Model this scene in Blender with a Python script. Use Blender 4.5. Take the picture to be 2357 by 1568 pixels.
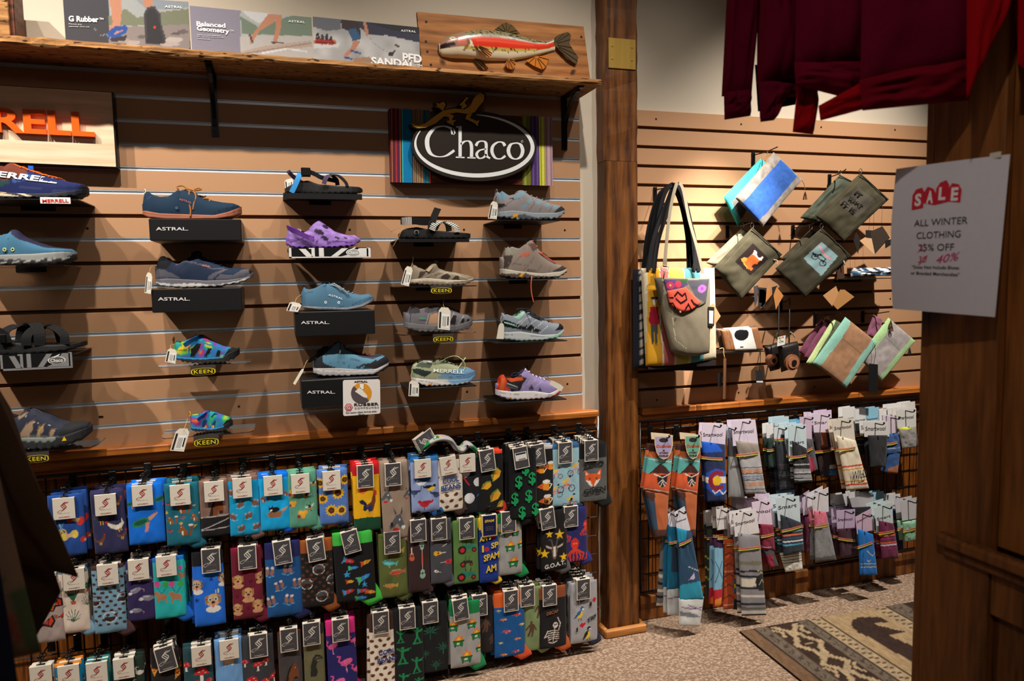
import bpy, math, random
import numpy as np
from mathutils import Vector, Matrix, Euler
for _o in list(bpy.data.objects): bpy.data.objects.remove(_o)
SC = bpy.context.scene; COL = SC.collection
random.seed(7); RNG = np.random.default_rng(7)
# ------------------------------------------------------------------ camera
W, H, FPX = 2357.0, 1568.0, 1680.0
YAW, PITCH, ROLL, CY, CZ = 0.3081, 0.0841, -0.0185, -2.6638, 1.455
_f = np.array([math.sin(YAW)*math.cos(PITCH), math.cos(YAW)*math.cos(PITCH), -math.sin(PITCH)])
_r = np.array([math.cos(YAW), -math.sin(YAW), 0.0]); _u = np.cross(_r, _f)
_r, _u = _r*math.cos(ROLL)+_u*math.sin(ROLL), -_r*math.sin(ROLL)+_u*math.cos(ROLL)
EYE = np.array([0.0, CY, CZ])
cd = bpy.data.cameras.new('camera'); cam = bpy.data.objects.new('camera', cd); COL.objects.link(cam)
cd.sensor_width = 36.0; cd.lens = 36.0*FPX/W; cd.clip_start = 0.05
cd.dof.use_dof = True; cd.dof.focus_distance = 2.75; cd.dof.aperture_fstop = 4.0
cam.matrix_world = Matrix(((_r[0], _u[0], -_f[0], EYE[0]), (_r[1], _u[1], -_f[1], EYE[1]), (_r[2], _u[2], -_f[2], EYE[2]), (0, 0, 0, 1)))
SC.camera = cam
# ------------------------------------------------------------------ light
vs = SC.view_settings; vs.view_transform = 'Standard'; vs.look = 'None'; vs.gamma = 1.0; vs.use_curve_mapping = False
vs.exposure = 0.0
wd = bpy.data.worlds.new('world'); SC.world = wd; wd.use_nodes = True
wd.node_tree.nodes['Background'].inputs[0].default_value = (0.9, 0.72, 0.55, 1); wd.node_tree.nodes['Background'].inputs[1].default_value = 0.035
def spot(name, loc, aim, power, deg, blend=0.5, size=0.03, col=(1.0, 0.91, 0.80)):
 l = bpy.data.lights.new(name, 'SPOT'); l.energy = power; l.spot_size = math.radians(deg); l.spot_blend = blend
 l.shadow_soft_size = size; l.color = col
 o = bpy.data.objects.new(name, l); COL.objects.link(o); o.location = loc
 o.rotation_euler = (Vector(aim)-Vector(loc)).to_track_quat('-Z', 'Y').to_euler()
 return o
# ceiling track spots, about a metre in front of the wall, above the frame
for _x, _ax, _az, _p in ((-1.9, -0.95, 1.75, 330), (-1.15, -0.75, 1.3, 90), (-0.45, -0.35, 1.15, 180), (0.3, 0.25, 1.1, 60), (0.95, 0.75, 1.0, 185), (1.6, 1.25, 1.0, 60)):
 spot('track_or_fill_spot', (_x, -1.36, 3.6), (_ax, 0.0, _az), _p, 60, 1.0)
spot('track_or_fill_spot', (2.05, -1.15, 3.3), (1.68, 0.0, 1.50), 1000, 18, 1.0)
spot('track_or_fill_spot', (2.45, -1.36, 3.6), (2.15, 0.0, 0.85), 520, 58, 1.0)
spot('track_or_fill_spot', (1.45, -1.2, 3.3), (1.85, -0.45, 0.0), 45, 50, 1.0)
spot('track_or_fill_spot', (-0.5, -2.9, 3.2), (1.15, -1.6, 1.35), 52, 44, 1.0)  # added fill spot behind the camera, brightens the cabinet and sale sheet
_l = bpy.data.lights.new('fill_lamp', 'POINT'); _l.energy = 9; _l.shadow_soft_size = 0.2; _l.color = (1.0, 0.9, 0.82)  # unseen point fill added above and behind the camera to lift the dark foreground
_o = bpy.data.objects.new('fill_lamp', _l); COL.objects.link(_o); _o.location = (0.1, -2.95, 2.9)
# ------------------------------------------------------------------ helpers
def ray(px, py): return _f + _r*((px-W/2)/FPX) - _u*((py-H/2)/FPX)
def at(px, py, y=0.0):
 v = ray(px, py); return EYE + v*((y-EYE[1])/v[1])
def atx(px, py, x):
 v = ray(px, py); return EYE + v*((x-EYE[0])/v[0])
def atz(px, py, z=0.0):
 v = ray(px, py); return EYE + v*((z-EYE[2])/v[2])
def atd(px, py, d): return EYE + ray(px, py)*d
def lin(c):
 c = np.asarray(c, float)/255.0
 return np.where(c <= 0.04045, c/12.92, ((c+0.055)/1.055)**2.4)
def put(o, label=None, cat=None, group=None, kind=None):
 if label: o['label'] = label
 if cat: o['category'] = cat
 if group: o['group'] = group
 if kind: o['kind'] = kind
 return o
def thing(name, loc, label, cat, group=None, rot=(0, 0, 0)):
 o = bpy.data.objects.new(name, None); COL.objects.link(o); o.location = loc; o.rotation_euler = rot
 o.empty_display_size = 0.02
 return put(o, label, cat, group)
def mesh(name, V, F, cols=None, smooth=False):
 me = bpy.data.meshes.new(name)
 V = np.asarray(V, float)
 me.from_pydata([tuple(v) for v in V], [], [tuple(f) for f in F])
 if cols is not None:
  cols = np.asarray(cols, float)
  if cols.ndim == 1: cols = np.tile(cols, (len(V), 1))
  a = me.attributes.new('Col', 'FLOAT_COLOR', 'POINT')
  a.data.foreach_set('color', np.c_[cols, np.ones(len(V))].astype(np.float32).ravel())
 if smooth: me.polygons.foreach_set('use_smooth', [True]*len(me.polygons))
 me.update(); return me
def ob(name, me, mat=None, parent=None, loc=None, rot=None, label=None):
 o = bpy.data.objects.new(name, me); COL.objects.link(o)
 if mat is not None and len(me.materials) == 0: me.materials.append(mat)
 if parent is not None: o.parent = parent
 if loc is not None: o.location = loc
 if rot is not None: o.rotation_euler = rot
 if label: o['label'] = label
 return o
def clone(o, parent=None, **kw):
 c = o.copy(); COL.objects.link(c)
 if parent is not None: c.parent = parent
 for ch in list(o.children): clone(ch, c)
 return c
class MB:
 """collects simple shapes into one mesh"""
 def __init__(s): s.V = []; s.F = []; s.C = []
 def add(s, V, F, c=None):
  n = len(s.V); s.V += [tuple(v) for v in V]; s.F += [tuple(i+n for i in f) for f in F]
  col = tuple(lin(c)) if c is not None else (0.5, 0.5, 0.5)
  s.C += [col]*len(V); return s
 def addc(s, V, F, C):
  n = len(s.V); s.V += [tuple(v) for v in V]; s.F += [tuple(i+n for i in f) for f in F]; s.C += [tuple(c) for c in C]; return s
 def box(s, x0, y0, z0, x1, y1, z1, c=None, bev=0.0):
  if bev <= 0:
   V = [(x, y, z) for x in (x0, x1) for y in (y0, y1) for z in (z0, z1)]
   return s.add(V, [(0, 1, 3, 2), (4, 6, 7, 5), (0, 4, 5, 1), (2, 3, 7, 6), (0, 2, 6, 4), (1, 5, 7, 3)], c)
  b = bev; V = []; idx = {}
  for i, (X, sx) in enumerate(((x0, 1), (x1, -1))):
   for j, (Y, sy) in enumerate(((y0, 1), (y1, -1))):
    for k, (Z, sz) in enumerate(((z0, 1), (z1, -1))):
     idx[i, j, k] = len(V)
     V += [(X, Y+sy*b, Z+sz*b), (X+sx*b, Y, Z+sz*b), (X+sx*b, Y+sy*b, Z)]
  F = []
  g = lambda i, j, k, a: idx[i, j, k]+a
  F.append([g(0, 0, 0, 0), g(0, 0, 1, 0), g(0, 1, 1, 0), g(0, 1, 0, 0)]); F.append([g(1, 0, 0, 0), g(1, 1, 0, 0), g(1, 1, 1, 0), g(1, 0, 1, 0)])
  F.append([g(0, 0, 0, 1), g(1, 0, 0, 1), g(1, 0, 1, 1), g(0, 0, 1, 1)]); F.append([g(0, 1, 0, 1), g(0, 1, 1, 1), g(1, 1, 1, 1), g(1, 1, 0, 1)])
  F.append([g(0, 0, 0, 2), g(0, 1, 0, 2), g(1, 1, 0, 2), g(1, 0, 0, 2)]); F.append([g(0, 0, 1, 2), g(1, 0, 1, 2), g(1, 1, 1, 2), g(0, 1, 1, 2)])
  for a in (0, 1):
   for c2 in (0, 1):
    F.append([g(0, a, c2, 1), g(1, a, c2, 1), g(1, a, c2, 2), g(0, a, c2, 2)])
    F.append([g(a, 0, c2, 0), g(a, 1, c2, 0), g(a, 1, c2, 2), g(a, 0, c2, 2)])
    F.append([g(a, c2, 0, 0), g(a, c2, 1, 0), g(a, c2, 1, 1), g(a, c2, 0, 1)])
  for k in idx: F.append([idx[k], idx[k]+1, idx[k]+2])
  return s.add(V, F, c)
 def tube(s, pts, r, n=6, c=None, caps=True):
  pts = [np.asarray(p, float) for p in pts]; m = len(pts); V = []; F = []
  rr = r if hasattr(r, '__len__') else [r]*m
  prev = None
  for i, p in enumerate(pts):
   d = pts[min(i+1, m-1)]-pts[max(i-1, 0)]; d = d/(np.linalg.norm(d)+1e-9)
   if prev is None:
    a = np.array([0, 0, 1.0]) if abs(d[2]) < 0.9 else np.array([1.0, 0, 0]); e1 = np.cross(d, a)
   else: e1 = prev - d*(prev@d)
   e1 = e1/(np.linalg.norm(e1)+1e-9); prev = e1; e2 = np.cross(d, e1)
   for k in range(n):
    t = 2*math.pi*k/n; V.append(p+rr[i]*(math.cos(t)*e1+math.sin(t)*e2))
  for i in range(m-1):
   for k in range(n): F.append((i*n+k, i*n+(k+1) % n, (i+1)*n+(k+1) % n, (i+1)*n+k))
  if caps: F.append(tuple(range(n))[::-1]); F.append(tuple(range((m-1)*n, m*n)))
  return s.add(V, F, c)
 def band(s, pts, width, th, side, c=None):
  """flat strap along pts; side = direction of its width"""
  pts = [np.asarray(p, float) for p in pts]; m = len(pts); V = []; F = []
  ww = width if hasattr(width, '__len__') else [width]*m
  for i, p in enumerate(pts):
   d = pts[min(i+1, m-1)]-pts[max(i-1, 0)]; d = d/(np.linalg.norm(d)+1e-9)
   sd = np.asarray(side[i] if hasattr(side[0], '__len__') else side, float); sd = sd-d*(sd@d); sd = sd/(np.linalg.norm(sd)+1e-9); n = np.cross(d, sd)
   V += [p-sd*ww[i]/2-n*th/2, p+sd*ww[i]/2-n*th/2, p+sd*ww[i]/2+n*th/2, p-sd*ww[i]/2+n*th/2]
  for i in range(m-1):
   for k in range(4): F.append((i*4+k, i*4+(k+1) % 4, i*4+4+(k+1) % 4, i*4+4+k))
  F += [(3, 2, 1, 0), (m*4-4, m*4-3, m*4-2, m*4-1)]
  return s.add(V, F, c)
 def prism(s, poly, y0, y1, c=None, plane='xz'):
  n = len(poly); mk = (lambda a, b, y: (a, y, b)) if plane == 'xz' else ((lambda a, b, y: (y, a, b)) if plane == 'yz' else (lambda a, b, y: (a, b, y)))
  V = [mk(a, b, y0) for a, b in poly]+[mk(a, b, y1) for a, b in poly]
  F = [tuple(range(n)), tuple(range(2*n-1, n-1, -1))]+[(i, (i+1) % n, n+(i+1) % n, n+i) for i in range(n)]
  return s.add(V, F, c)
 def disc(s, c0, r, h, axis='y', n=14, c=None):
  V = []; F = []
  for k in range(n):
   t = 2*math.pi*k/n; a, b = r*math.cos(t), r*math.sin(t)
   for hh in (0, h):
    V.append((c0[0]+a, c0[1]+hh, c0[2]+b) if axis == 'y' else ((c0[0]+hh, c0[1]+a, c0[2]+b) if axis == 'x' else (c0[0]+a, c0[1]+b, c0[2]+hh)))
  F = [tuple(2*k for k in range(n)), tuple(2*k+1 for k in range(n))[::-1]]+[(2*k, 2*k+1, 2*((k+1) % n)+1, 2*((k+1) % n)) for k in range(n)]
  return s.add(V, F, c)
 def me(s, name, smooth=False): return mesh(name, s.V, s.F, np.array(s.C), smooth)
 def ob(s, name, mat, parent=None, smooth=False, label=None, loc=None, rot=None):
  return ob(name, s.me(name, smooth), mat, parent, loc, rot, label)
# ------------------------------------------------------------------ painting vertex colours
def inpoly(U, V, P):
 m = np.zeros(U.shape, bool); n = len(P)
 for i in range(n):
  x1, y1 = P[i]; x2, y2 = P[(i+1) % n]
  if y1 == y2: continue
  c = ((y1 > V) != (y2 > V)) & (U < (x2-x1)*(V-y1)/(y2-y1)+x1); m ^= c
 return m
def seg(U, V, a, b):
 dx, dy = b[0]-a[0], b[1]-a[1]; L = dx*dx+dy*dy+1e-12
 t = np.clip(((U-a[0])*dx+(V-a[1])*dy)/L, 0, 1); return np.hypot(U-a[0]-t*dx, V-a[1]-t*dy)
def ell(c, cx, cy, rx, ry, rot=0.0, n=14):
 cr, sr = math.cos(rot), math.sin(rot)
 return ('p', c, [(cx+rx*math.cos(t)*cr-ry*math.sin(t)*sr, cy+rx*math.cos(t)*sr+ry*math.sin(t)*cr) for t in [2*math.pi*k/n for k in range(n)]])
def poly(c, *p): return ('p', c, [(p[i], p[i+1]) for i in range(0, len(p), 2)])
def line(c, w, *p): return ('l', c, [(p[i], p[i+1]) for i in range(0, len(p), 2)], w)
def rect(c, x0, y0, x1, y1): return ('p', c, [(x0, y0), (x1, y0), (x1, y1), (x0, y1)])
def place(M, cx, cy, s=1.0, rot=0.0, fx=1):
 cr, sr = math.cos(rot), math.sin(rot); out = []
 for L in M:
  P = [(cx+s*(fx*a*cr-b*sr), cy+s*(fx*a*sr+b*cr)) for a, b in L[2]]
  out.append((L[0], L[1], P)+((L[3]*s,) if L[0] == 'l' else ()))
 return out
def vnoise(U, V, sc, seed=0):
 r = np.random.default_rng(seed); T = r.random((64, 64)); x = U*sc; y = V*sc
 xi = np.floor(x).astype(int); yi = np.floor(y).astype(int); fx = x-xi; fy = y-yi; fx = fx*fx*(3-2*fx); fy = fy*fy*(3-2*fy)
 g = lambda a, b: T[a % 64, b % 64]
 return (g(xi, yi)*(1-fx)+g(xi+1, yi)*fx)*(1-fy)+(g(xi, yi+1)*(1-fx)+g(xi+1, yi+1)*fx)*fy
def paint(U, V, base, layers, grain=0.0):
 C = np.tile(lin(base), (U.size, 1)); U = U.ravel(); V = V.ravel()
 for L in layers:
  if L[0] == 'f': C = L[1](U, V, C); continue
  P = np.asarray(L[2]); pad = L[3] if L[0] == 'l' else 0
  bb = np.nonzero((U > P[:, 0].min()-pad) & (U < P[:, 0].max()+pad) & (V > P[:, 1].min()-pad) & (V < P[:, 1].max()+pad))[0]
  if len(bb) == 0: continue
  u, v = U[bb], V[bb]
  if L[0] == 'p': m = inpoly(u, v, L[2])
  else:
   d = np.full(u.shape, 9e9)
   for a, b in zip(L[2][:-1], L[2][1:]): d = np.minimum(d, seg(u, v, a, b))
   m = d < L[3]/2
  C[bb[m]] = lin(L[1])
 if grain: C = C*(1+grain*(RNG.random((len(C), 1))-0.5))
 return C
def gridF(nu, nv, flip=False):
 F = []
 for j in range(nv-1):
  for i in range(nu-1):
   q = (j*nu+i, j*nu+i+1, (j+1)*nu+i+1, (j+1)*nu+i); F.append(q[::-1] if flip else q)
 return F
def pillow(quad, t, nu, nv, fn=None, col=(128, 128, 128), pw=4.0, bow=(0, 0, 0, 0), wr=0.0, back=None, seed=0, drape=None):
 """cushion-like slab in the xz plane: quad = TL,TR,BR,BL as (x,z); bulges to -y and +y by t; fn(A,B)->colours"""
 Q = np.array(quad, float)
 def side(nu, nv, sg):
  a = np.linspace(0, 1, nu); b = np.linspace(0, 1, nv); A, B = np.meshgrid(a, b)
  X = (Q[0, 0]*(1-A)+Q[1, 0]*A)*(1-B)+(Q[3, 0]*(1-A)+Q[2, 0]*A)*B; Z = (Q[0, 1]*(1-A)+Q[1, 1]*A)*(1-B)+(Q[3, 1]*(1-A)+Q[2, 1]*A)*B
  sb = 4*B*(1-B); sa = 4*A*(1-A)
  X = X-bow[0]*sb*(1-A)+bow[1]*sb*A; Z = Z+bow[2]*sa*(1-B)-bow[3]*sa*B
  pr = np.clip((1-np.abs(2*A-1)**pw)*(1-np.abs(2*B-1)**(pw*1.6)), 0, 1)**0.5
  Y = sg*t*pr
  if wr: Y = Y+wr*pr*((vnoise(A, B, 3.3, seed)-0.5)+0.5*(vnoise(A+3, B, 7.7, seed+1)-0.5))
  if drape is not None: Y = Y+drape(A, B)
  return A, B, np.c_[X.ravel(), Y.ravel(), Z.ravel()]
 A, B, V1 = side(nu, nv, -1)
 C1 = fn(A, B) if fn else np.tile(lin(col), (A.size, 1))
 b2 = lin(back if back is not None else col) if (back is not None or fn is None) else C1.mean(0)
 mu, mv = max(4, nu//4), max(4, nv//4)
 _, _, V2 = side(mu, mv, 1); C2 = np.tile(b2, (mu*mv, 1))
 F = gridF(nu, nv, True)+[tuple(i+nu*nv for i in q) for q in gridF(mu, mv)]
 return np.r_[V1, V2], F, np.r_[C1, C2]
# ------------------------------------------------------------------ text
_tc = {}
def glyphs(s, bold=0.0, shear=0.0, space=1.0):
 k = (s, bold, shear, space)
 if k in _tc: return _tc[k]
 cu = bpy.data.curves.new('t', 'FONT'); cu.body = s; cu.offset = bold; cu.shear = shear; cu.space_character = space; cu.resolution_u = 3
 o = bpy.data.objects.new('t', cu); COL.objects.link(o); dg = bpy.context.evaluated_depsgraph_get()
 me = bpy.data.meshes.new_from_object(o.evaluated_get(dg)); V = np.array([v.co[:2] for v in me.vertices]).reshape(-1, 2); F = [tuple(p.vertices) for p in me.polygons]
 bpy.data.objects.remove(o); bpy.data.curves.remove(cu); bpy.data.meshes.remove(me)
 mn, mx = V.min(0), V.max(0); V = (V-mn)/(mx-mn); _tc[k] = (V, F, (mx-mn)[0]/(mx-mn)[1]); return _tc[k]
def text3(s, p0, p1, up, h, depth=0.0, **kw):
 """letters whose bottom line runs p0->p1 (3D), height h along up; returns V,F (with sides if depth)"""
 V, F, _ = glyphs(s, **kw); p0 = np.asarray(p0, float); d = np.asarray(p1, float)-p0; up = np.asarray(up, float); up = up/np.linalg.norm(up)*h
 P = p0+V[:, :1]*d+V[:, 1:]*up
 if not depth: return P, F
 n = np.cross(d, up); n = n/np.linalg.norm(n)*depth
 m = len(P); cnt = {}
 for f in F:
  for i in range(len(f)):
   e = (f[i], f[(i+1) % len(f)]); cnt[e] = 1
 S = [(a, b, b+m, a+m) for a, b in cnt if (b, a) not in cnt]
 return np.r_[P+n, P], list(F)+[tuple(i+m for i in f[::-1]) for f in F]+[q[::-1] for q in S]
# ------------------------------------------------------------------ materials
def nt(name):
 m = bpy.data.materials.new(name); m.use_nodes = True; n = m.node_tree; b = n.nodes['Principled BSDF']; return m, n, b
def inp(b, k, v):
 if k in b.inputs: b.inputs[k].default_value = v
def bumpit(n, b, scale, strength, dist=0.002, stretch=(1, 1, 1), detail=3.0):
 tc = n.nodes.new('ShaderNodeTexCoord'); mp = n.nodes.new('ShaderNodeMapping'); mp.inputs['Scale'].default_value = stretch
 ns = n.nodes.new('ShaderNodeTexNoise'); ns.inputs['Scale'].default_value = scale; ns.inputs['Detail'].default_value = detail
 bp = n.nodes.new('ShaderNodeBump'); bp.inputs['Strength'].default_value = strength; bp.inputs['Distance'].default_value = dist
 n.links.new(tc.outputs['Object'], mp.inputs[0]); n.links.new(mp.outputs[0], ns.inputs['Vector']); n.links.new(ns.outputs['Fac'], bp.inputs['Height']); n.links.new(bp.outputs[0], b.inputs['Normal'])
 return ns
def vc(name, rough=0.8, spec=0.3, noise=0.12, nscale=300.0, bump=0.25, bscale=500.0, sheen=0.0, metal=0.0):
 """material that takes its colour from the painted vertices, with fine woven variation"""
 m, n, b = nt(name); a = n.nodes.new('ShaderNodeVertexColor'); a.layer_name = 'Col'
 inp(b, 'Roughness', rough); inp(b, 'Specular IOR Level', spec); inp(b, 'Metallic', metal); inp(b, 'Sheen Weight', sheen)
 tc = n.nodes.new('ShaderNodeTexCoord'); ns = n.nodes.new('ShaderNodeTexNoise'); ns.inputs['Scale'].default_value = nscale; ns.inputs['Detail'].default_value = 2.0
 mr = n.nodes.new('ShaderNodeMapRange'); mr.inputs['To Min'].default_value = 1-noise; mr.inputs['To Max'].default_value = 1+noise
 mx = n.nodes.new('ShaderNodeVectorMath'); mx.operation = 'SCALE'
 n.links.new(tc.outputs['Object'], ns.inputs['Vector']); n.links.new(ns.outputs['Fac'], mr.inputs['Value']); n.links.new(a.outputs['Color'], mx.inputs[0]); n.links.new(mr.outputs[0], mx.inputs['Scale']); n.links.new(mx.outputs[0], b.inputs['Base Color'])
 if bump: bumpit(n, b, bscale, bump, 0.0008)
 return m
def plain(name, c, rough=0.5, spec=0.4, metal=0.0, noise=0.1, nscale=20.0, bump=0.0, bscale=200.0, stretch=(1, 1, 1)):
 m, n, b = nt(name); inp(b, 'Roughness', rough); inp(b, 'Specular IOR Level', spec); inp(b, 'Metallic', metal)
 tc = n.nodes.new('ShaderNodeTexCoord'); mp = n.nodes.new('ShaderNodeMapping'); mp.inputs['Scale'].default_value = stretch
 ns = n.nodes.new('ShaderNodeTexNoise'); ns.inputs['Scale'].default_value = nscale; ns.inputs['Detail'].default_value = 4.0
 cr = n.nodes.new('ShaderNodeValToRGB'); l = lin(c)
 cr.color_ramp.elements[0].position = 0.3; cr.color_ramp.elements[1].position = 0.7
 cr.color_ramp.elements[0].color = (*np.clip(l*(1-noise), 0, 1), 1); cr.color_ramp.elements[1].color = (*np.clip(l*(1+noise), 0, 1), 1)
 n.links.new(tc.outputs['Object'], mp.inputs[0]); n.links.new(mp.outputs[0], ns.inputs['Vector']); n.links.new(ns.outputs['Fac'], cr.inputs[0]); n.links.new(cr.outputs[0], b.inputs['Base Color'])
 if bump: bumpit(n, b, bscale, bump, 0.001, stretch)
 return m
def wood(name, c1, c2, axis='x', rings=14.0, rough=0.55, bump=0.3, spec=0.35, knots=0.0, warp=6.0, wamt=0.25, kt=0.68, ks=1.0):
 """sawn timber: stretched grain, waving rings, optional dark knots"""
 m, n, b = nt(name); inp(b, 'Roughness', rough); inp(b, 'Specular IOR Level', spec)
 st = {'x': (0.09, 1, 1), 'y': (1, 0.09, 1), 'z': (1, 1, 0.09)}[axis]
 tc = n.nodes.new('ShaderNodeTexCoord'); oi = n.nodes.new('ShaderNodeObjectInfo'); ad = n.nodes.new('ShaderNodeVectorMath'); ad.operation = 'ADD'
 sc_ = n.nodes.new('ShaderNodeVectorMath'); sc_.operation = 'SCALE'; sc_.inputs[0].default_value = (7, 5, 9)
 mp = n.nodes.new('ShaderNodeMapping'); mp.inputs['Scale'].default_value = st
 n.links.new(oi.outputs['Random'], sc_.inputs['Scale']); n.links.new(tc.outputs['Object'], ad.inputs[0]); n.links.new(sc_.outputs[0], ad.inputs[1]); n.links.new(ad.outputs[0], mp.inputs[0])
 wv = n.nodes.new('ShaderNodeTexWave'); wv.inputs['Scale'].default_value = rings; wv.inputs['Distortion'].default_value = warp; wv.inputs['Detail'].default_value = 3.0; wv.inputs['Detail Scale'].default_value = 1.3
 wv.bands_direction = {'x': 'Z', 'y': 'Z', 'z': 'X'}[axis]
 ns = n.nodes.new('ShaderNodeTexNoise'); ns.inputs['Scale'].default_value = 90.0; ns.inputs['Detail'].default_value = 6.0
 n.links.new(mp.outputs[0], wv.inputs['Vector']); n.links.new(mp.outputs[0], ns.inputs['Vector'])
 mx = n.nodes.new('ShaderNodeMath'); mx.operation = 'MULTIPLY_ADD'; mx.inputs[1].default_value = wamt
 hf = n.nodes.new('ShaderNodeMath'); hf.operation = 'MULTIPLY'; hf.inputs[1].default_value = 1-wamt
 n.links.new(ns.outputs['Fac'], hf.inputs[0]); n.links.new(wv.outputs['Fac'], mx.inputs[0]); n.links.new(hf.outputs[0], mx.inputs[2])
 cr = n.nodes.new('ShaderNodeValToRGB'); cr.color_ramp.elements[0].color = (*lin(c1), 1); cr.color_ramp.elements[1].color = (*lin(c2), 1)
 cr.color_ramp.elements[0].position = 0.28; cr.color_ramp.elements[1].position = 0.7
 n.links.new(mx.outputs[0], cr.inputs[0]); out = cr.outputs[0]
 if knots:
  vo = n.nodes.new('ShaderNodeTexNoise'); vo.inputs['Scale'].default_value = knots; vo.inputs['Detail'].default_value = 2.0
  k2 = n.nodes.new('ShaderNodeValToRGB'); k2.color_ramp.elements[0].position = kt; k2.color_ramp.elements[1].position = kt+0.06
  m2 = n.nodes.new('ShaderNodeMixRGB'); m2.inputs[2].default_value = (*(lin(c1)*0.25), 1)
  km = n.nodes.new('ShaderNodeMapping'); km.inputs['Scale'].default_value = (ks, 1, 1); n.links.new(tc.outputs['Object'], km.inputs[0]); n.links.new(km.outputs[0], vo.inputs['Vector']); n.links.new(vo.outputs['Fac'], k2.inputs[0]); n.links.new(k2.outputs[0], m2.inputs[0]); n.links.new(out, m2.inputs[1]); out = m2.outputs[0]
 n.links.new(out, b.inputs['Base Color'])
 bp = n.nodes.new('ShaderNodeBump'); bp.inputs['Strength'].default_value = bump; bp.inputs['Distance'].default_value = 0.0015
 n.links.new(mx.outputs[0], bp.inputs['Height']); n.links.new(bp.outputs[0], b.inputs['Normal'])
 return m
def carpet_mat():
 m, n, b = nt('carpet'); inp(b, 'Roughness', 1.0); inp(b, 'Specular IOR Level', 0.05)
 tc = n.nodes.new('ShaderNodeTexCoord'); v = n.nodes.new('ShaderNodeTexVoronoi'); v.inputs['Scale'].default_value = 170.0; n2 = n.nodes.new('ShaderNodeTexNoise'); n2.inputs['Scale'].default_value = 70.0; n2.inputs['Detail'].default_value = 5.0
 mp = n.nodes.new('ShaderNodeMapping'); mp.inputs['Scale'].default_value = (0.6, 1, 1)
 n.links.new(tc.outputs['Object'], mp.inputs[0]); n.links.new(mp.outputs[0], v.inputs['Vector']); n.links.new(tc.outputs['Object'], n2.inputs['Vector'])
 a = n.nodes.new('ShaderNodeMath'); a.operation = 'MULTIPLY_ADD'; a.inputs[1].default_value = -0.55; n.links.new(v.outputs['Distance'], a.inputs[0]); n.links.new(n2.outputs['Fac'], a.inputs[2])
 cr = n.nodes.new('ShaderNodeValToRGB'); cr.color_ramp.elements[0].position = 0.1; cr.color_ramp.elements[1].position = 0.5
 cr.color_ramp.elements[0].color = (*lin((136, 112, 94)), 1); cr.color_ramp.elements[1].color = (*lin((196, 172, 150)), 1)
 n.links.new(a.outputs[0], cr.inputs[0]); n.links.new(cr.outputs[0], b.inputs['Base Color'])
 bp = n.nodes.new('ShaderNodeBump'); bp.inputs['Strength'].default_value = 0.6; bp.inputs['Distance'].default_value = 0.004; n.links.new(a.outputs[0], bp.inputs['Height']); n.links.new(bp.outputs[0], b.inputs['Normal'])
 return m
MT = {}
MT['knit'] = vc('sock_knit', 0.95, 0.12, 0.14, 420, 0.35, 700, 0.15)
MT['canvas'] = vc('canvas', 0.9, 0.15, 0.16, 260, 0.35, 420)
MT['felt'] = vc('felt', 1.0, 0.08, 0.2, 160, 0.4, 260, 0.2)
MT['leather'] = vc('leather', 0.45, 0.4, 0.12, 200, 0.3, 300)
MT['shoe'] = vc('shoe_upper', 0.8, 0.2, 0.14, 600, 0.35, 900)
MT['foam'] = vc('shoe_sole', 0.6, 0.3, 0.06, 150, 0.15, 250)
MT['gloss'] = vc('painted_gloss', 0.25, 0.5, 0.05, 100, 0.0)
MT['print'] = vc('printed_paper', 0.55, 0.3, 0.03, 100, 0.0)
MT['lace'] = vc('lace_cord', 0.9, 0.1, 0.15, 900, 0.3, 900)
MT['rugpile'] = vc('rug_pile', 1.0, 0.05, 0.3, 130, 0.6, 220)
MT['fleece'] = vc('fleece', 1.0, 0.03, 0.12, 200, 0.4, 300, 0.0)
MT['plaster'] = plain('plaster_paint', (206, 194, 176), 0.85, 0.2, 0, 0.03, 3.0, 0.08, 160)
MT['mdf'] = plain('tan_slat_board', (180, 137, 102), 0.6, 0.3, 0, 0.05, 2.5, 0.03, 120, (0.5, 1, 1))
MT['alu'] = plain('brushed_aluminium', (214, 222, 230), 0.35, 0.7, 0.15, 0.06, 8.0, 0.0)
MT['blackmetal'] = plain('black_metal', (18, 18, 20), 0.35, 0.5, 0.3, 0.1, 30)
MT['blackplastic'] = plain('black_plastic', (14, 14, 15), 0.3, 0.5, 0, 0.1, 30)
MT['blackcard'] = plain('black_coated_steel', (20, 20, 22), 0.42, 0.45, 0, 0.08, 12)
MT['chrome'] = plain('chrome', (200, 200, 205), 0.12, 0.5, 1.0, 0.02, 5)
MT['brass'] = plain('brushed_brass', (206, 168, 84), 0.32, 0.5, 0.45, 0.1, 60, 0.05, 300, (1, 1, 0.05))
MT['shelfwood'] = wood('rough_shelf_board', (104, 68, 38), (184, 136, 86), 'x', 9, 0.85, 1.0, 0.15, 95.0, 6.0, 0.15, 0.60, 0.3)
MT['postwood'] = wood('post_timber', (62, 30, 8), (130, 78, 30), 'z', 7, 0.5, 0.5, 0.4, 0, 9.0)
MT['trimwood'] = wood('stained_trim', (146, 80, 26), (214, 130, 56), 'x', 10, 0.35, 0.12, 0.5)
MT['basewood'] = wood('pale_moulding', (150, 92, 40), (204, 138, 72), 'x', 8, 0.5, 0.2, 0.35)
MT['wains'] = wood('stained_planks', (74, 37, 9), (158, 90, 28), 'z', 5, 0.45, 0.15, 0.45, 7.0, 4.0, 0.1)
MT['darkwood'] = wood('dark_cabinet', (80, 44, 16), (146, 88, 38), 'z', 6, 0.55, 0.25, 0.3, 3.0)
MT['paleply'] = wood('pale_birch', (214, 180, 146), (236, 208, 178), 'x', 8, 0.55, 0.05, 0.3)
MT['plaquewood'] = wood('plaque_board', (116, 70, 32), (176, 116, 60), 'x', 8, 0.6, 0.3, 0.3, 12.0)
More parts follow.
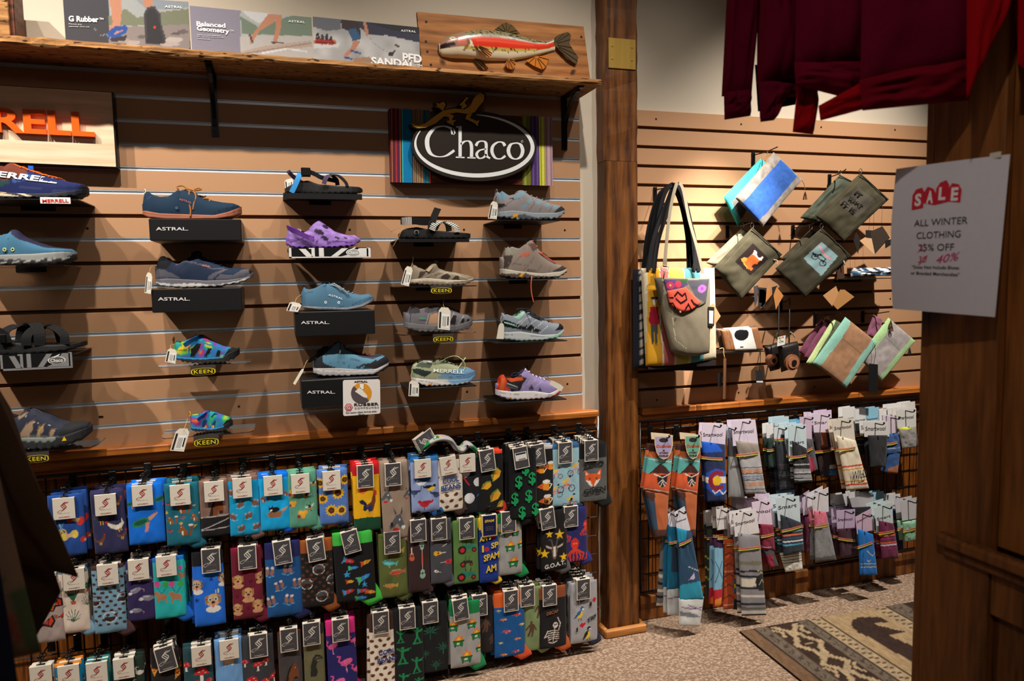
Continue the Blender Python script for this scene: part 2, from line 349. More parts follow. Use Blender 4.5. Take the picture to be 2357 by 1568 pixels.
MT['rosewood'] = wood('dark_reddish_board', (50, 22, 12), (110, 54, 28), 'x', 9, 0.5, 0.2, 0.3)
MT['carpet'] = carpet_mat()
def acrylic():
 m, n, b = nt('clear_acrylic'); inp(b, 'Roughness', 0.08); inp(b, 'IOR', 1.49); inp(b, 'Transmission Weight', 1.0); inp(b, 'Base Color', (0.86, 0.84, 0.80, 1)); return m
MT['acrylic'] = acrylic()
# ================================================================== the room
S = 0.0762                                   # slat pitch
ZA = CZ+0.3795                               # groove centre, slat line 0 of the left slat wall
xr_sw = at(1337, 560)[0]; x_left = -1.75
trimz = at(1340, 944, -0.01)[2]              # top of chair rail, left wall
def struct(name, me, mat, loc=None): return put(ob(name, me, mat, loc=loc), kind='structure')
struct('wall_back', MB().box(x_left-0.6, 0.016, 0.0, at(1440, 700)[0], 0.12, 3.0).me('wall_back'), MT['plaster'])
struct('floor', mesh('floor', [(-3, 0.05, 0), (4, 0.05, 0), (4, -4.5, 0), (-3, -4.5, 0)], [(3, 2, 1, 0)]), MT['carpet'])
# ---- slat walls: each board, each metal insert and each visible screw is a part
def slat_wall(name, x0, x1, yf, zc, kmin, kmax, metal, ztop, zbot, screws=()):
 root = put(bpy.data.objects.new(name, None), kind='structure'); COL.objects.link(root); root.location = (x0, yf, 0)
 L = x1-x0; g = 0.0062
 MB().box(0, 0.011, zbot, L, 0.0155, ztop).ob('backing_board', MT['mdfdark'], root)
 edges = [ztop]+[zc-k*S for k in range(kmin, kmax+1)]+[zbot]; cache = {}
 for i in range(len(edges)-1):
  a = edges[i]-(g if i else 0); b = edges[i+1]+(g if i < len(edges)-2 else 0)
  h = round(a-b, 4)
  if h not in cache: cache[h] = MB().box(0, 0, -h, L, 0.0108, 0, bev=0.0008).me('slat')
  ob('slat', cache[h], MT['mdf'], root, (0, 0, a))
 ins = MB().box(0, 0.0045, -g+0.0002, L, 0.0075, g-0.0002).box(0, 0.0004, g-0.0018, L, 0.0045, g-0.0002).box(0, 0.0004, -g+0.0002, L, 0.0045, -g+0.0018).me('metal_insert')
 for k in metal: ob('metal_insert', ins, MT['alu'], root, (0, 0, zc-k*S))
 sm = MB().disc((0, -0.0006, 0), 0.0042, 0.001, 'y', 12).disc((0, -0.001, 0), 0.002, 0.0006, 'y', 8).me('screw')
 for (px, py) in screws:
  p = at(px, py, yf); ob('screw', sm, MT['screw'], root, (p[0]-x0, 0, p[2]))
 return root
MT['mdfdark'] = plain('slat_groove_board', (96, 66, 44), 0.8, 0.1, 0, 0.05, 5)
MT['screw'] = plain('dark_screw', (60, 46, 34), 0.4, 0.5, 0.6, 0.1, 30)
slat_wall('wall_slat_left', x_left, xr_sw, 0.0, ZA, -4, 11, [-4, -3, -2, -1, 0, 1, 3, 5, 7, 8, 10, 11], at(700, 170)[2]+0.02, trimz-0.004,
          [(201, 526), (230, 960), (235, 960), (805, 529), (1068, 529), (1300, 530), (1306, 884), (1075, 902), (550, 936)])
ZB = CZ+0.5985; YB = 0.03
xl_b, xr_b = at(1466, 500, YB)[0], 3.2
trimzb = at(1800, 916, 0.0)[2]
struct('wall_right_backing', MB().box(xl_b-0.02, 0.046, 0, 3.9, 0.2, 3.0).me('wall_right_backing'), MT['plaster'])
slat_wall('wall_slat_right', xl_b, xr_b, YB, ZB, 0, 14, [], at(1800, 272, YB)[2], trimzb-0.004,
          [(1510, 274), (1706, 286), (1890, 293), (2060, 299), (1700, 904), (1875, 891), (2055, 497), (2049, 688), (1512, 921)])
# ---- chair rails
def rail(name, x0, x1, y, zt, cuts):
 r = put(bpy.data.objects.new(name, None), kind='structure'); COL.objects.link(r); r.location = (x0, y, zt)
 xs = [0]+[c-x0 for c in cuts]+[x1-x0]
 for a, b in zip(xs[:-1], xs[1:]):
  MB().box(a+0.0006, -0.045, -0.026, b-0.0006, 0.012, 0, bev=0.004).ob('rail_cap', MT['trimwood'], r)
 MB().box(0, -0.026, -0.06, x1-x0, 0.012, -0.0262, bev=0.004).ob('rail_moulding', MT['trimwood'], r)
 MB().box(0, -0.014, -0.092, x1-x0, 0.012, -0.0602, bev=0.003).ob('rail_fascia', MT['trimwood'], r)
rail('trim_1', x_left, at(1376, 950, -0.03)[0], 0.0, trimz, [at(880, 990, -0.04)[0]])
rail('trim_2', xl_b, 3.2, YB, trimzb, [at(1600, 943, 0)[0]])
# ---- wainscot of upright planks
def wainscot(name, x0, x1, y, zt, w=0.082):
 r = put(bpy.data.objects.new(name, None), kind='structure'); COL.objects.link(r); r.location = (x0, y, 0)
 n = int((x1-x0)/w)+1; w = (x1-x0)/n
 me = MB().box(0.001, 0, 0.10, w-0.001, 0.014, zt, bev=0.003).me('plank')
 bead = MB().box(0, -0.001, 0.10, 0.006, 0.010, zt, bev=0.0015).me('bead')
 for i in range(n): ob('plank', me, MT['wains'], r, (i*w, 0, 0))
 for i in range(n): ob('bead', bead, MT['wains'], r, (i*w+w*0.5-0.003, 0, 0))
 return r
wainscot('wall_wainscot_left', x_left, at(1376, 1100)[0], 0.001, trimz-0.09)
wainscot('wall_wainscot_right', xl_b, 3.2, YB+0.001, trimzb-0.09)
struct('baseboard_left', MB().box(x_left, -0.012, 0, at(1376, 1200)[0], 0.012, 0.105, bev=0.004).me('baseboard_left'), MT['darkwood'])
struct('baseboard_right', MB().box(xl_b, YB-0.014, 0, 3.2, YB+0.012, 0.105, bev=0.004).me('baseboard_right'), MT['darkwood'])
# ---- timber post between the two walls
xp0, xp1 = at(1389, 60, -0.055)[0], at(1470, 700, -0.055)[0]
post = thing('timber_post', ((xp0+xp1)/2, 0, 0), 'rough-sawn brown timber post between the shoe wall and the bag wall', 'post')
hw = (xp1-xp0)/2
def rough_box(x0, x1, y0, y1, z0, z1, amp=0.0025, seed=1):
 n = 26; r = np.random.default_rng(seed); V = []; F = []
 for k in range(n):
  z = z0+(z1-z0)*k/(n-1); c = 0.006
  j = (r.random(8)-0.5)*2*amp
  V += [(x0+j[0], y0+c, z), (x0+c, y0+j[1], z), (x1-c, y0+j[2], z), (x1+j[3], y0+c, z), (x1+j[3], y1, z), (x0+j[0], y1, z)]
 for k in range(n-1):
  for i in range(6): F.append((k*6+i, k*6+(i+1) % 6, k*6+6+(i+1) % 6, k*6+6+i))
 F += [tuple(range(6))[::-1], tuple(range((n-1)*6, n*6))]
 return V, F
zj = at(1430, 371, -0.055)[2]
for nm, a, b, sd in (('lower_length', 0.03, zj-0.0008, 3), ('upper_length', zj+0.0008, 3.0, 5)):
 V, F = rough_box(-hw, hw, -0.055, 0.045, a, b, 0.002, sd); ob(nm, mesh(nm, V, F, None, True), MT['postwood'], post).data.polygons.foreach_set('use_smooth', [False]*len(F))
MB().box(-hw-0.022, -0.078, 0, hw+0.022, -0.056, 0.034, bev=0.005).box(-hw-0.022, -0.056, 0, -hw-0.001, 0.02, 0.034, bev=0.005).box(hw+0.001, -0.056, 0, hw+0.022, 0.02, 0.034, bev=0.005).ob('base_moulding', MT['basewood'], post, label='chamfered wood moulding around the foot of the post')
pl = at(1432, 124, -0.058); bp_ = thing('brass_plate', (pl[0], -0.0552, pl[2]), 'square brushed brass cover plate screwed to the timber post', 'plate')
c0, c1 = at(1401, 86, -0.058), at(1464, 161, -0.058)
hx, hz = (c1[0]-c0[0])/2, (c0[2]-c1[2])/2
MB().box(-hx, -0.004, -hz, hx, 0, hz, bev=0.0015).ob('plate', MT['brass'], bp_)
sm = MB().disc((0, -0.0022, 0), 0.004, 0.0022, 'y', 14).me('screw')
for sx in (-1, 1):
 for sz in (-1, 1): ob('screw', sm, MT['brass'], bp_, (sx*hx*0.72, -0.0038, sz*hz*0.42+0.004))
# ---- rough shelf with iron brackets
sf = -0.20; zs1 = at(1372, 181, sf)[2]; zs0 = at(1372, 194, sf)[2]; xs1 = at(1385, 188, sf)[0]
shelf = thing('wall_shelf', (0, 0, zs0), 'long rough-sawn wall shelf with weathered front edge on black brackets', 'shelf')
n = 90; V = []; F = []; rg = np.random.default_rng(4)
for i in range(n):
 x = x_left+(xs1-x_left)*i/(n-1); left = max(0.0, (0.35-x)/2.0)
 w1 = (rg.random()-0.5)*0.004*(1+3*left); w2 = (rg.random()-0.5)*0.006*(1+3*left); th = zs1-zs0+0.006*left*2
 V += [(x, 0.014, 0), (x, sf+0.004+w1*0.6, 0.0+w2*0.4), (x, sf+w1, 0.006), (x, sf+0.002+w2, th-0.006), (x, sf+0.006+w2, th), (x, 0.014, th)]
for i in range(n-1):
 for k in range(6): F.append((i*6+k, i*6+(k+1) % 6, i*6+6+(k+1) % 6, i*6+6+k))
F += [tuple(range(6)), tuple(range((n-1)*6, n*6))[::-1]]
ob('board', mesh('board', V, F), MT['shelfwood'], shelf)
for px, tp in ((492, 0), (1300, 1)):
 x = at(px, 240, -0.012)[0]; m = MB()
 m.box(x-0.011, -0.006, -0.20, x+0.011, 0, 0.0); m.box(x-0.011, -0.17, -0.006, x+0.011, 0, -0.0005)
 arc = [(x, -0.008-0.15*(1-math.cos(t)), -0.165+0.155*math.sin(t)) for t in np.linspace(0.0, 1.5, 12)]
 m.band(arc, 0.012, 0.007, (1, 0, 0))
 for zz in (-0.05, -0.12, -0.18): m.disc((x, -0.0085, zz), 0.004, 0.003, 'y', 8)
 m.ob('bracket', MT['blackmetal'], shelf, label='black iron shelf bracket')
# ================================================================== shoes
CR = {'a4': (0, 360, 3.8016), 'a5': (0, 680, 3.8016), 'a6': (600, 360, 3.0218), 'a7': (600, 620, 3.0218), 'f': (0, 0, 1.0)}
YS = -0.14                                    # centre plane of the displayed shoes
def cpx(c, x, y): o = CR[c]; return o[0]+x/o[2], o[1]+y/o[2]
def cat_(c, x, y, yy): return at(*cpx(c, x, y), yy)
def prs(s): return [tuple(float(v) for v in p.split(',')) for p in s.split()]
class Shoe:
 def __init__(s, name, label, crop, bot, solet, top, opening, base, solec, layers=(), slayers=(), width=0.36, group='shoes on the slat wall', lug=0.0, inner=(30, 28, 28), yc=YS, upper=True, mat='shoe', smat='foam', open_d=0.6):
  s.c = crop; s.yc = yc; s.yp = yc-0.03
  B, T, Sx = (np.array([cat_(crop, x, y, s.yp)[[0, 2]] for x, y in prs(q)]) for q in (bot, top, solet))
  x0 = min(B[0, 0], T[0, 0], Sx[0, 0]); x1 = max(B[-1, 0], T[-1, 0], Sx[-1, 0]); L = x1-x0
  z0 = B[:, 1].min(); s.o = np.array([(x0+x1)/2, yc, z0])
  s.root = thing(name, s.o, label, 'sandal' if 'sandal' in name else ('clog' if 'clog' in name else ('boot' if 'boot' in name else 'shoe')), group)
  N = 120; th = np.linspace(0, math.pi, N); xs = x0+L*(0.35*np.linspace(0, 1, N)+0.65*(1-np.cos(th))/2)
  def sm(P, k=5):
   z = np.interp(xs, P[:, 0], P[:, 1])
   if k: zz = np.pad(z, k, 'edge'); ker = np.hanning(2*k+3)[1:-1]; z = np.convolve(zz, ker/ker.sum(), 'valid')
   return z
  zb, zt, zs = sm(B, 3), sm(T, 2), sm(Sx, 3); zs = np.maximum(zs, zb+0.004); zt = np.maximum(zt, zs+0.003)
  q = (xs-x0)/L
  kp = np.array([[0, .0], [.006, .22], [.02, .42], [.05, .62], [.1, .74], [.2, .76], [.38, .74], [.55, .88], [.68, .98], [.76, 1.0], [.84, .93], [.91, .76], [.96, .54], [.985, .34], [.996, .17], [1, 0]])
  w = np.interp(q, kp[:, 0], kp[:, 1])*width*L/2; s.w = w; s.xs = xs; s.zs = zs; s.zt = zt; s.zb = zb; s.L = L; s.x0 = x0; s.q = q
  # ---- sole
  lv = np.array([0, .08, .2, .35, .5, .65, .8, .92, 1.0]); bul = np.array([.93, .985, 1.0, 1.0, .99, .985, .98, .97, .95]); V = []; nl = len(lv)
  zl = zb.copy()
  if lug: zl = zb+lug*(np.sin(q*2*math.pi*13) > 0.1)*(q > .03)*(q < .97)
  for i in range(N):
   hgt = zs[i]-zl[i]
   ring = [(-w[i]*bul[k], zl[i]+hgt*lv[k]) for k in range(nl)]
   ring = ring+[(-w[i]*.4, zs[i]), (w[i]*.4, zs[i])]+[(-a, z) for a, z in ring[::-1]]+[(w[i]*.4, zl[i]), (-w[i]*.4, zl[i])]
   V += [(xs[i], a, z) for a, z in ring]
  M = 2*nl+4; V = np.array(V); F = [(i*M+k, (i+1)*M+k, (i+1)*M+(k+1) % M, i*M+(k+1) % M) for i in range(N-1) for k in range(M)]
  C = paint(V[:, 0], V[:, 2], solec, s.lay(slayers))*.8
  s.sole = ob('sole', mesh('sole', V-np.array([s.o[0], 0, s.o[2]]), F, C, True), MT[smat], s.root)
  # ---- upper
  if not upper: return
  K = 57; t = np.linspace(0, 1, K); oa, ob_ = cat_(crop, opening[0], 300, s.yp)[0], cat_(crop, opening[1], 300, s.yp)[0]; s.oa, s.obx = oa, ob_
  o = np.clip((xs-oa)/(0.03*L), 0, 1)*np.clip((ob_-xs)/(0.03*L), 0, 1); s.o_ = o
  P = np.zeros((N, K, 3)); ins = np.zeros((N, K), bool)
  for i in range(N):
   h = zt[i]-zs[i]+0.002; wi = w[i]*0.95
   a = math.pi*t; c = np.cos(a); yc_ = -wi*np.sign(c)*np.abs(c)**0.72; zc_ = h*np.sin(a)**0.62
   tl = np.minimum(t, 1-t); sgn = np.where(t < 0.5, -1, 1)
   tau = np.clip(tl/0.34, 0, 1); yo = wi*(1+0.05*np.sin(math.pi*tau)-0.26*tau**2); zo = h*tau
   ti = np.clip((tl-0.34)/0.16, 0, 1); yo = np.where(tl > 0.34, wi*0.74*(1-ti)*0.92, yo); zo = np.where(tl > 0.34, h-h*open_d*np.sin(ti*math.pi/2), zo)
   yy = (1-o[i])*yc_+o[i]*sgn*yo; zz = (1-o[i])*zc_+o[i]*zo
   P[i, :, 0] = xs[i]; P[i, :, 1] = yy; P[i, :, 2] = zs[i]-0.002+zz; ins[i] = (tl > 0.355) & (o[i] > 0.5)
  s.P = P; s.K = K
  V = P.reshape(-1, 3); C = paint(V[:, 0], V[:, 2], base, s.lay(layers))*.66; C[ins.ravel()] = lin(inner)
  F = [(i*K+k, (i+1)*K+k, (i+1)*K+k+1, i*K+k+1) for i in range(N-1) for k in range(K-1)]
  s.upper = ob('upper', mesh('upper', V-np.array([s.o[0], 0, s.o[2]]), F, C, True), MT[mat], s.root)
 def p(s, x, y, yy=None): return cat_(s.c, x, y, s.yp if yy is None else yy)
 def loc(s, x, y, yy):
  """crop pixel + lateral offset (m, minus = towards the room) -> local coordinates"""
  q = cat_(s.c, x, y, s.yc+yy); return np.array([q[0]-s.o[0], yy, q[2]-s.o[2]])
 def lay(s, layers):
  out = []; k = 1.0/(CR[s.c][2]*690.0)
  for L in layers:
   if L[0] == 'f': out.append(L); continue
   P = [tuple(s.p(x, y)[[0, 2]]) for x, y in L[2]]
   out.append((L[0], L[1], P)+((L[3]*k,) if L[0] == 'l' else ()))
  return out
 def side_y(s, x, z):
  i = int(np.clip(np.searchsorted(s.xs, x), 1, len(s.xs)-2)); w = s.w[i]
  if z <= s.zs[i] or not hasattr(s, 'P'): return -w
  col = s.P[i, :s.K//2]; col = col[:int(col[:, 2].argmax())+1]; return float(np.interp(z, col[:, 2], col[:, 1]))
 def text(s, string, x0, y0, x1, y1, h, color, bold=0.0, shear=0.0, name='lettering', space=1.0):
  V, F, _ = glyphs(string, bold, shear, space); k = CR[s.c][2]*690.0
  a, b = s.p(x0, y0), s.p(x1, y1); hh = h/k; out = []
  for u, v in V:
   x = a[0]+(b[0]-a[0])*u; z = a[2]+(b[2]-a[2])*u+hh*v
   out.append((x-s.o[0], s.side_y(x, z)-0.0028, z-s.o[2]))
  return ob(name, mesh(name, out, F, lin(color)), MT['print'], s.root)
 def cross_laces(s, n, f0, f1, c, r=0.0022, w=0.30):
  """lace bars over the throat between length fractions f0..f1"""
  m = MB()
  for j in range(n):
   f = f0+(f1-f0)*j/max(1, n-1); i = int(np.searchsorted(s.q, f)); i2 = min(len(s.q)-1, int(np.searchsorted(s.q, f+0.03)))
   ks = np.linspace(0.5-w/2, 0.5+w/2, 9)*(s.K-1); pts = []
   for k in ks:
    k0 = int(k); fr = (k-(ks[0]))/(ks[-1]-ks[0]); ii = int(round(i+(i2-i)*fr)); p = s.P[ii, k0].copy(); p[2] = max(p[2], s.P[ii, s.K//2, 2]*0+p[2])
    pts.append((p[0]-s.o[0], p[1]*1.02, p[2]-s.o[2]+0.002))
   m.tube(pts, r, 5, c)
  m.ob('laces', MT['lace'], s.root, True)
 def cord(s, name, c, r, *pl, mat='lace'):
  m = MB()
  for pts in pl:
   pp = [s.loc(*p) for p in pts]; m.tube(smooth_path(pp), r, 6, c)
  return m.ob(name, MT[mat], s.root, True)
 def strap(s, name, c, width, pts, th=0.0022, mat='canvas', side=(1, 0, 0)):
  pp = smooth_path([s.loc(*p) for p in pts], 5); m = MB(); m.band(pp, width, th, side, c); return m.ob(name, MT[mat], s.root)
 def loop(s, name, c, x, y, h, r=0.0016):
  return s.cord(name, c, r, [(x, y, 0.006), (x-6, y-h*0.6, 0.005), (x, y-h, 0.0), (x+6, y-h*0.6, -0.005), (x, y, -0.006)])
 def tag(s, quad, yy=-0.062, string=None, c=(232, 226, 212), bars=True):
  if yy < -.04: yy = -.069
  Q = np.array([s.loc(x, y, yy)[[0, 2]] for x, y in quad]); return price_tag(s.root, Q, yy, [s.loc(*p) for p in string] if string else None, c, bars)
def smooth_path(P, k=4):
 P = np.array(P, float)
 if len(P) < 3: return list(P)
 out = []
 for i in range(len(P)-1):
  p0, p1, p2, p3 = P[max(i-1, 0)], P[i], P[i+1], P[min(i+2, len(P)-1)]
  for t in np.linspace(0, 1, k, endpoint=False):
   out.append(0.5*((2*p1)+(-p0+p2)*t+(2*p0-5*p1+4*p2-p3)*t*t+(-p0+3*p1-3*p2+p3)*t**3))
 out.append(P[-1]); return out
def price_tag(root, Q, yy, string=None, c=(232, 226, 212), bars=True, name='price_tag'):
 """small card with clipped top corners; Q = TL,TR,BR,BL in local xz"""
 Q = np.asarray(Q, float); f = lambda a, b: (Q[0]*(1-a)+Q[1]*a)*(1-b)+(Q[3]*(1-a)+Q[2]*a)*b
 out = [tuple(f(a, b)) for a, b in ((0, .16), (.22, 0), (.78, 0), (1, .16), (1, 1), (0, 1))]
 m = MB().prism(out, yy, yy+0.0008, c)
 o = m.ob(name, MT['print'], root)
 if bars:
  m = MB()
  def bar(a0, b0, a1, b1, cc): m.add([(*f(a0, b0)[:1], yy-0.0004, f(a0, b0)[1]), (f(a1, b0)[0], yy-0.0004, f(a1, b0)[1]), (f(a1, b1)[0], yy-0.0004, f(a1, b1)[1]), (f(a0, b1)[0], yy-0.0004, f(a0, b1)[1])], [(0, 1, 2, 3)], cc)
  bar(.08, .22, .22, .95, (30, 30, 34)); bar(.3, .3, .92, .92, (244, 244, 240))
  for k in range(5): bar(.36+.07*k, .4, .39+.07*k, .86, (90, 90, 90))
  bar(.76, .4, .86, .8, (60, 60, 60))
  m.ob('price_sticker', MT['print'], o)
 if string: MB().tube(smooth_path(string), 0.0007, 5, (196, 168, 128)).ob('string', MT['lace'], root)
 return o
def flat_text(root, name, string, p0, p1, h, color, org, depth=0.0006, mat='print', **kw):
 V, F = text3(string, p0, p1, (0, 0, 1), h, depth, **kw); return ob(name, mesh(name, V-np.asarray(org), F, lin(color)), MT[mat], root)
# ---- box risers, shelves and labels under the shoes
def riser(crop, x0, x1, y0, y1, label, txt, tx0, tx1, ty, th, yf=-0.205):
 a, b = cat_(crop, x0, y0, yf), cat_(crop, x1, y1, yf); r = thing('box_riser', ((a[0]+b[0])/2, yf, b[2]), label, 'riser', 'black box risers on the slat wall'); hw = (b[0]-a[0])/2
 MB().box(-hw, 0, 0, hw, -yf-0.0005, a[2]-b[2], bev=0.0025).ob('box', MT['blackcard'], r)
 p0, p1 = cat_(crop, tx0, ty, yf-0.0008), cat_(crop, tx1, ty, yf-0.0008); flat_text(r, 'lettering', txt, p0, p1, th/(CR[crop][2]*690), (215, 215, 218), r.location, bold=0.012)
 return r
LB = 'black box riser lettered in white under the '
riser('a4', 1300, 2118, 560, 752, LB+'navy shoe with gum sole', 'ASTRAL.', 1366, 1648, 664, 26)
riser('a4', 1320, 2122, 1160, 1345, LB+'navy and grey trainer', 'ASTRAL.', 1382, 1662, 1260, 26)
riser('a7', 236, 797, 290, 440, LB+'blue shoe with grey laces', 'ASTRAL.', 280, 478, 372, 20)
riser('a7', 279, 833, 760, 920, LB+'blue trail shoe with red laces', 'ASTRAL.', 322, 518, 850, 20)
def thin_shelf(crop, x0, y0, x1, y1, label, mat='blackcard', th=0.003, yf=-0.2, droop=0.0, wedge=None, rounded=False):
 a, b = cat_(crop, x0, y0, yf), cat_(crop, x1, y1, yf); zc = (a[2]+b[2])/2; hw = (b[0]-a[0])/2
 r = thing('shoe_shelf', ((a[0]+b[0])/2, 0, zc), label, 'shelf', 'small shoe shelves on the slat wall')
 m = MB(); dz = droop
 if rounded:
  n = 10; pl = [(-hw+0.02+0.02*math.cos(t), yf+0.05+0.05*math.sin(t)) for t in np.linspace(math.pi, 1.5*math.pi, n)]+[(hw-0.02+0.02*math.cos(t), yf+0.05+0.05*math.sin(t)) for t in np.linspace(1.5*math.pi, 2*math.pi, n)]+[(hw, -0.06), (-hw, -0.06)]
  m.prism(pl, -th, 0, (200, 200, 200), 'xy')
 else: m.box(-hw, yf, -th, hw, -0.001, 0)
 m.ob('plate', MT[mat], r)
 m = MB().box(-hw*0.3, -0.062 if rounded else -0.004, -th-0.014, hw*0.3, -0.0005, -th-0.0002)
 m.ob('back_flange', MT['blackmetal'], r)
 if wedge:
  p = cat_(crop, x0, wedge, yf); h = zc-p[2]; MB().box(-hw, yf, -h, hw, yf+0.003, -th, bev=0.0006).ob('front_lip', MT[mat], r)
 return r
def keen(r, crop, x0, x1, y0, y1, yf=-0.2):
 """small hanging label on the shelf edge: dark plate, yellow outlined badge"""
 o = np.array(r.location); a, b = cat_(crop, x0, y0, yf-0.002), cat_(crop, x1, y1, yf-0.002); w, h = (b[0]-a[0])/2, (a[2]-b[2])/2; c = np.array([(a[0]+b[0])/2, yf-0.003, (a[2]+b[2])/2])-o
 lp = MB().box(c[0]-w, c[1], c[2]-h*0.4, c[0]+w, c[1]+0.0015, c[2]+h, (70, 66, 62)).ob('label_plate', MT['gloss'], r)
 def pill(k): return [(c[0]+k*w*1.0*x, c[2]-h*0.15+k*h*0.9*z) for x, z in ((-.86, .55), (-.5, .68), (0, .74), (.5, .68), (.86, .55), (1, .3), (1, -.3), (.86, -.55), (.5, -.68), (0, -.74), (-.5, -.68), (-.86, -.55), (-1, -.3), (-1, .3))]
 m = MB().prism(pill(1.04), c[1]-0.0012, c[1], (40, 38, 34)).prism(pill(.98), c[1]-0.0016, c[1]-0.0012, (214, 190, 26)).prism(pill(.88), c[1]-0.0020, c[1]-0.0016, (40, 38, 34)); m.ob('badge', MT['gloss'], lp)
 V, F = text3('KEEN', (c[0]-w*.74, c[1]-0.0024, c[2]-h*.46), (c[0]+w*.74, c[1]-0.0024, c[2]-h*.46), (0, 0, 1), h*.66, 0.0003, bold=0.01, space=1.1); ob('lettering', mesh('lettering', V, F, lin((224, 200, 30))), MT['print'], lp)
def chaco_strip(r, crop, x0, x1, y0, y1, c, yf=-0.2):
 o = np.array(r.location); a, b = cat_(crop, x0, y0, yf-0.002), cat_(crop, x1, y1, yf-0.002); xa, xb, z1, z0 = a[0]-o[0], b[0]-o[0], a[2]-o[2], b[2]-o[2]; y = yf-0.003; w = xb-xa; h = z1-z0
 lp = MB().box(xa, y, z0, xb, y+0.0015, z1, (24, 24, 25)).ob('label_plate', MT['gloss'], r); m = MB()
 f = lambda u, v: (xa+u*w, z0+v*h)
 for q in ([(0, 0), (1, 0), (1, .12), (0, .12)], [(.0, 0), (.03, 0), (.03, 1), (0, 1)], [(.12, .9), (.2, .9), (.29, .1), (.21, .1)], [(.24, .9), (.27, .9), (.27, .1), (.31, .1), (.31, 1), (.24, 1)], [(.36, 1), (.42, 1), (.42, .1), (.36, .1)], [(.5, .1), (.58, .1), (.72, .95), (.64, .95)], [(.62, .1), (.97, .1), (.97, .95), (.86, .95), (.78, .5), (.72, .3)], [(.95, .1), (1, .1), (1, 1), (.95, 1)]):
  m.prism([f(*p) for p in q], y-0.0008, y, c)
 m.ob('pattern', MT['gloss'], lp); cx, cz = f(.78, .52); R = 0.02
 def el(k): return [(cx+R*k*math.cos(t), cz+R*.5*k*math.sin(t)) for t in np.linspace(0, 2*math.pi, 20, endpoint=False)]
 MB().prism(el(1.15), y-0.0012, y-0.0008, (232, 232, 230)).prism(el(1.02), y-0.0016, y-0.0012, tuple(int(v*.75) for v in c)).prism([(cx-R*.8, cz+R*.45), (cx-R*.2, cz+R*.62), (cx+R*.5, cz+R*.95), (cx+R*.3, cz+R*.65), (cx-R*.2, cz+R*.42)], y-0.0018, y-0.0012, (232, 232, 230)).ob('badge', MT['gloss'], lp)
 V, F = text3('Chaco', (cx-R*.8, y-0.002, cz-R*.26), (cx+R*.8, y-0.002, cz-R*.26), (0, 0, 1), R*.52, 0.0002, bold=0.01); ob('lettering', mesh('lettering', V, F, lin((240, 240, 238))), MT['print'], lp)
LS = 'slim shelf holding the '
r = thin_shelf('a4', -420, 380, 690, 395, LS+'navy trail runner with orange laces'); 
a, b = cat_('a4', 352, 388, -0.203), cat_('a4', 620, 434, -0.203); o_ = np.array(r.location)
lp = MB().box(a[0]-o_[0], -0.2035, b[2]-o_[2], b[0]-o_[0], -0.2015, a[2]-o_[2]+0.004, (236, 234, 232)).ob('label_plate', MT['gloss'], r)
p0, p1 = cat_('a4', 372, 424, -0.2042), cat_('a4', 602, 421, -0.2042); flat_text(lp, 'lettering', 'MERRELL', p0, p1, 0.0095, (205, 40, 40), r.location, 0.0003, bold=0.02)
thin_shelf('a4', -420, 962, 560, 955, LS+'light blue boat shoe', 'acrylic')
r = thin_shelf('a5', -330, 535, 660, 500, LS+'black strappy sandal with wide straps', 'blackcard'); chaco_strip(r, 'a5', 0, 638, 512, 622, (128, 128, 130))
r = thin_shelf('a5', -250, 1375, 830, 1300, LS+'navy closed-toe sandal', 'acrylic', rounded=True); keen(r, 'a5', 205, 432, 1350, 1436)
r = thin_shelf('a5', 1365, 605, 2195, 592, LS+'larger tie-dye sandal', 'acrylic', rounded=True); keen(r, 'a5', 1665, 1890, 605, 690)
r = thin_shelf('a5', 1395, 1225, 2225, 1190, LS+'small tie-dye sandal', 'acrylic', rounded=True); keen(r, 'a5', 1692, 1918, 1218, 1308)
thin_shelf('a6', 157, 262, 705, 262, LS+'sandal with blue buckle strap', wedge=298)
r = thin_shelf('a6', 190, 640, 770, 643, LS+'purple clog'); chaco_strip(r, 'a6', 195, 766, 645, 710, (214, 214, 214))
thin_shelf('a6', 962, 578, 1452, 578, LS+'sandal with zigzag straps', wedge=602)
r = thin_shelf('a6', 960, 906, 1502, 906, LS+'beige sandal'); keen(r, 'a6', 1182, 1330, 900, 964)
r = thin_shelf('a7', 975, 440, 1515, 435, LS+'grey sandal with large price tag', 'acrylic', rounded=True); keen(r, 'a7', 1197, 1340, 444, 504)
thin_shelf('a7', 1030, 822, 1502, 808, LS+'green and blue running shoe')
thin_shelf('a6', 1655, 447, 2085, 449, LS+'grey hiking shoe with pale blue mesh')
thin_shelf('a6', 1682, 857, 2135, 853, LS+'mid-height hiking boot')
thin_shelf('a7', 1650, 505, 2132, 490, LS+'grey running shoe with white lines')
thin_shelf('a7', 1652, 915, 2128, 898, LS+'lilac and red running shoe')
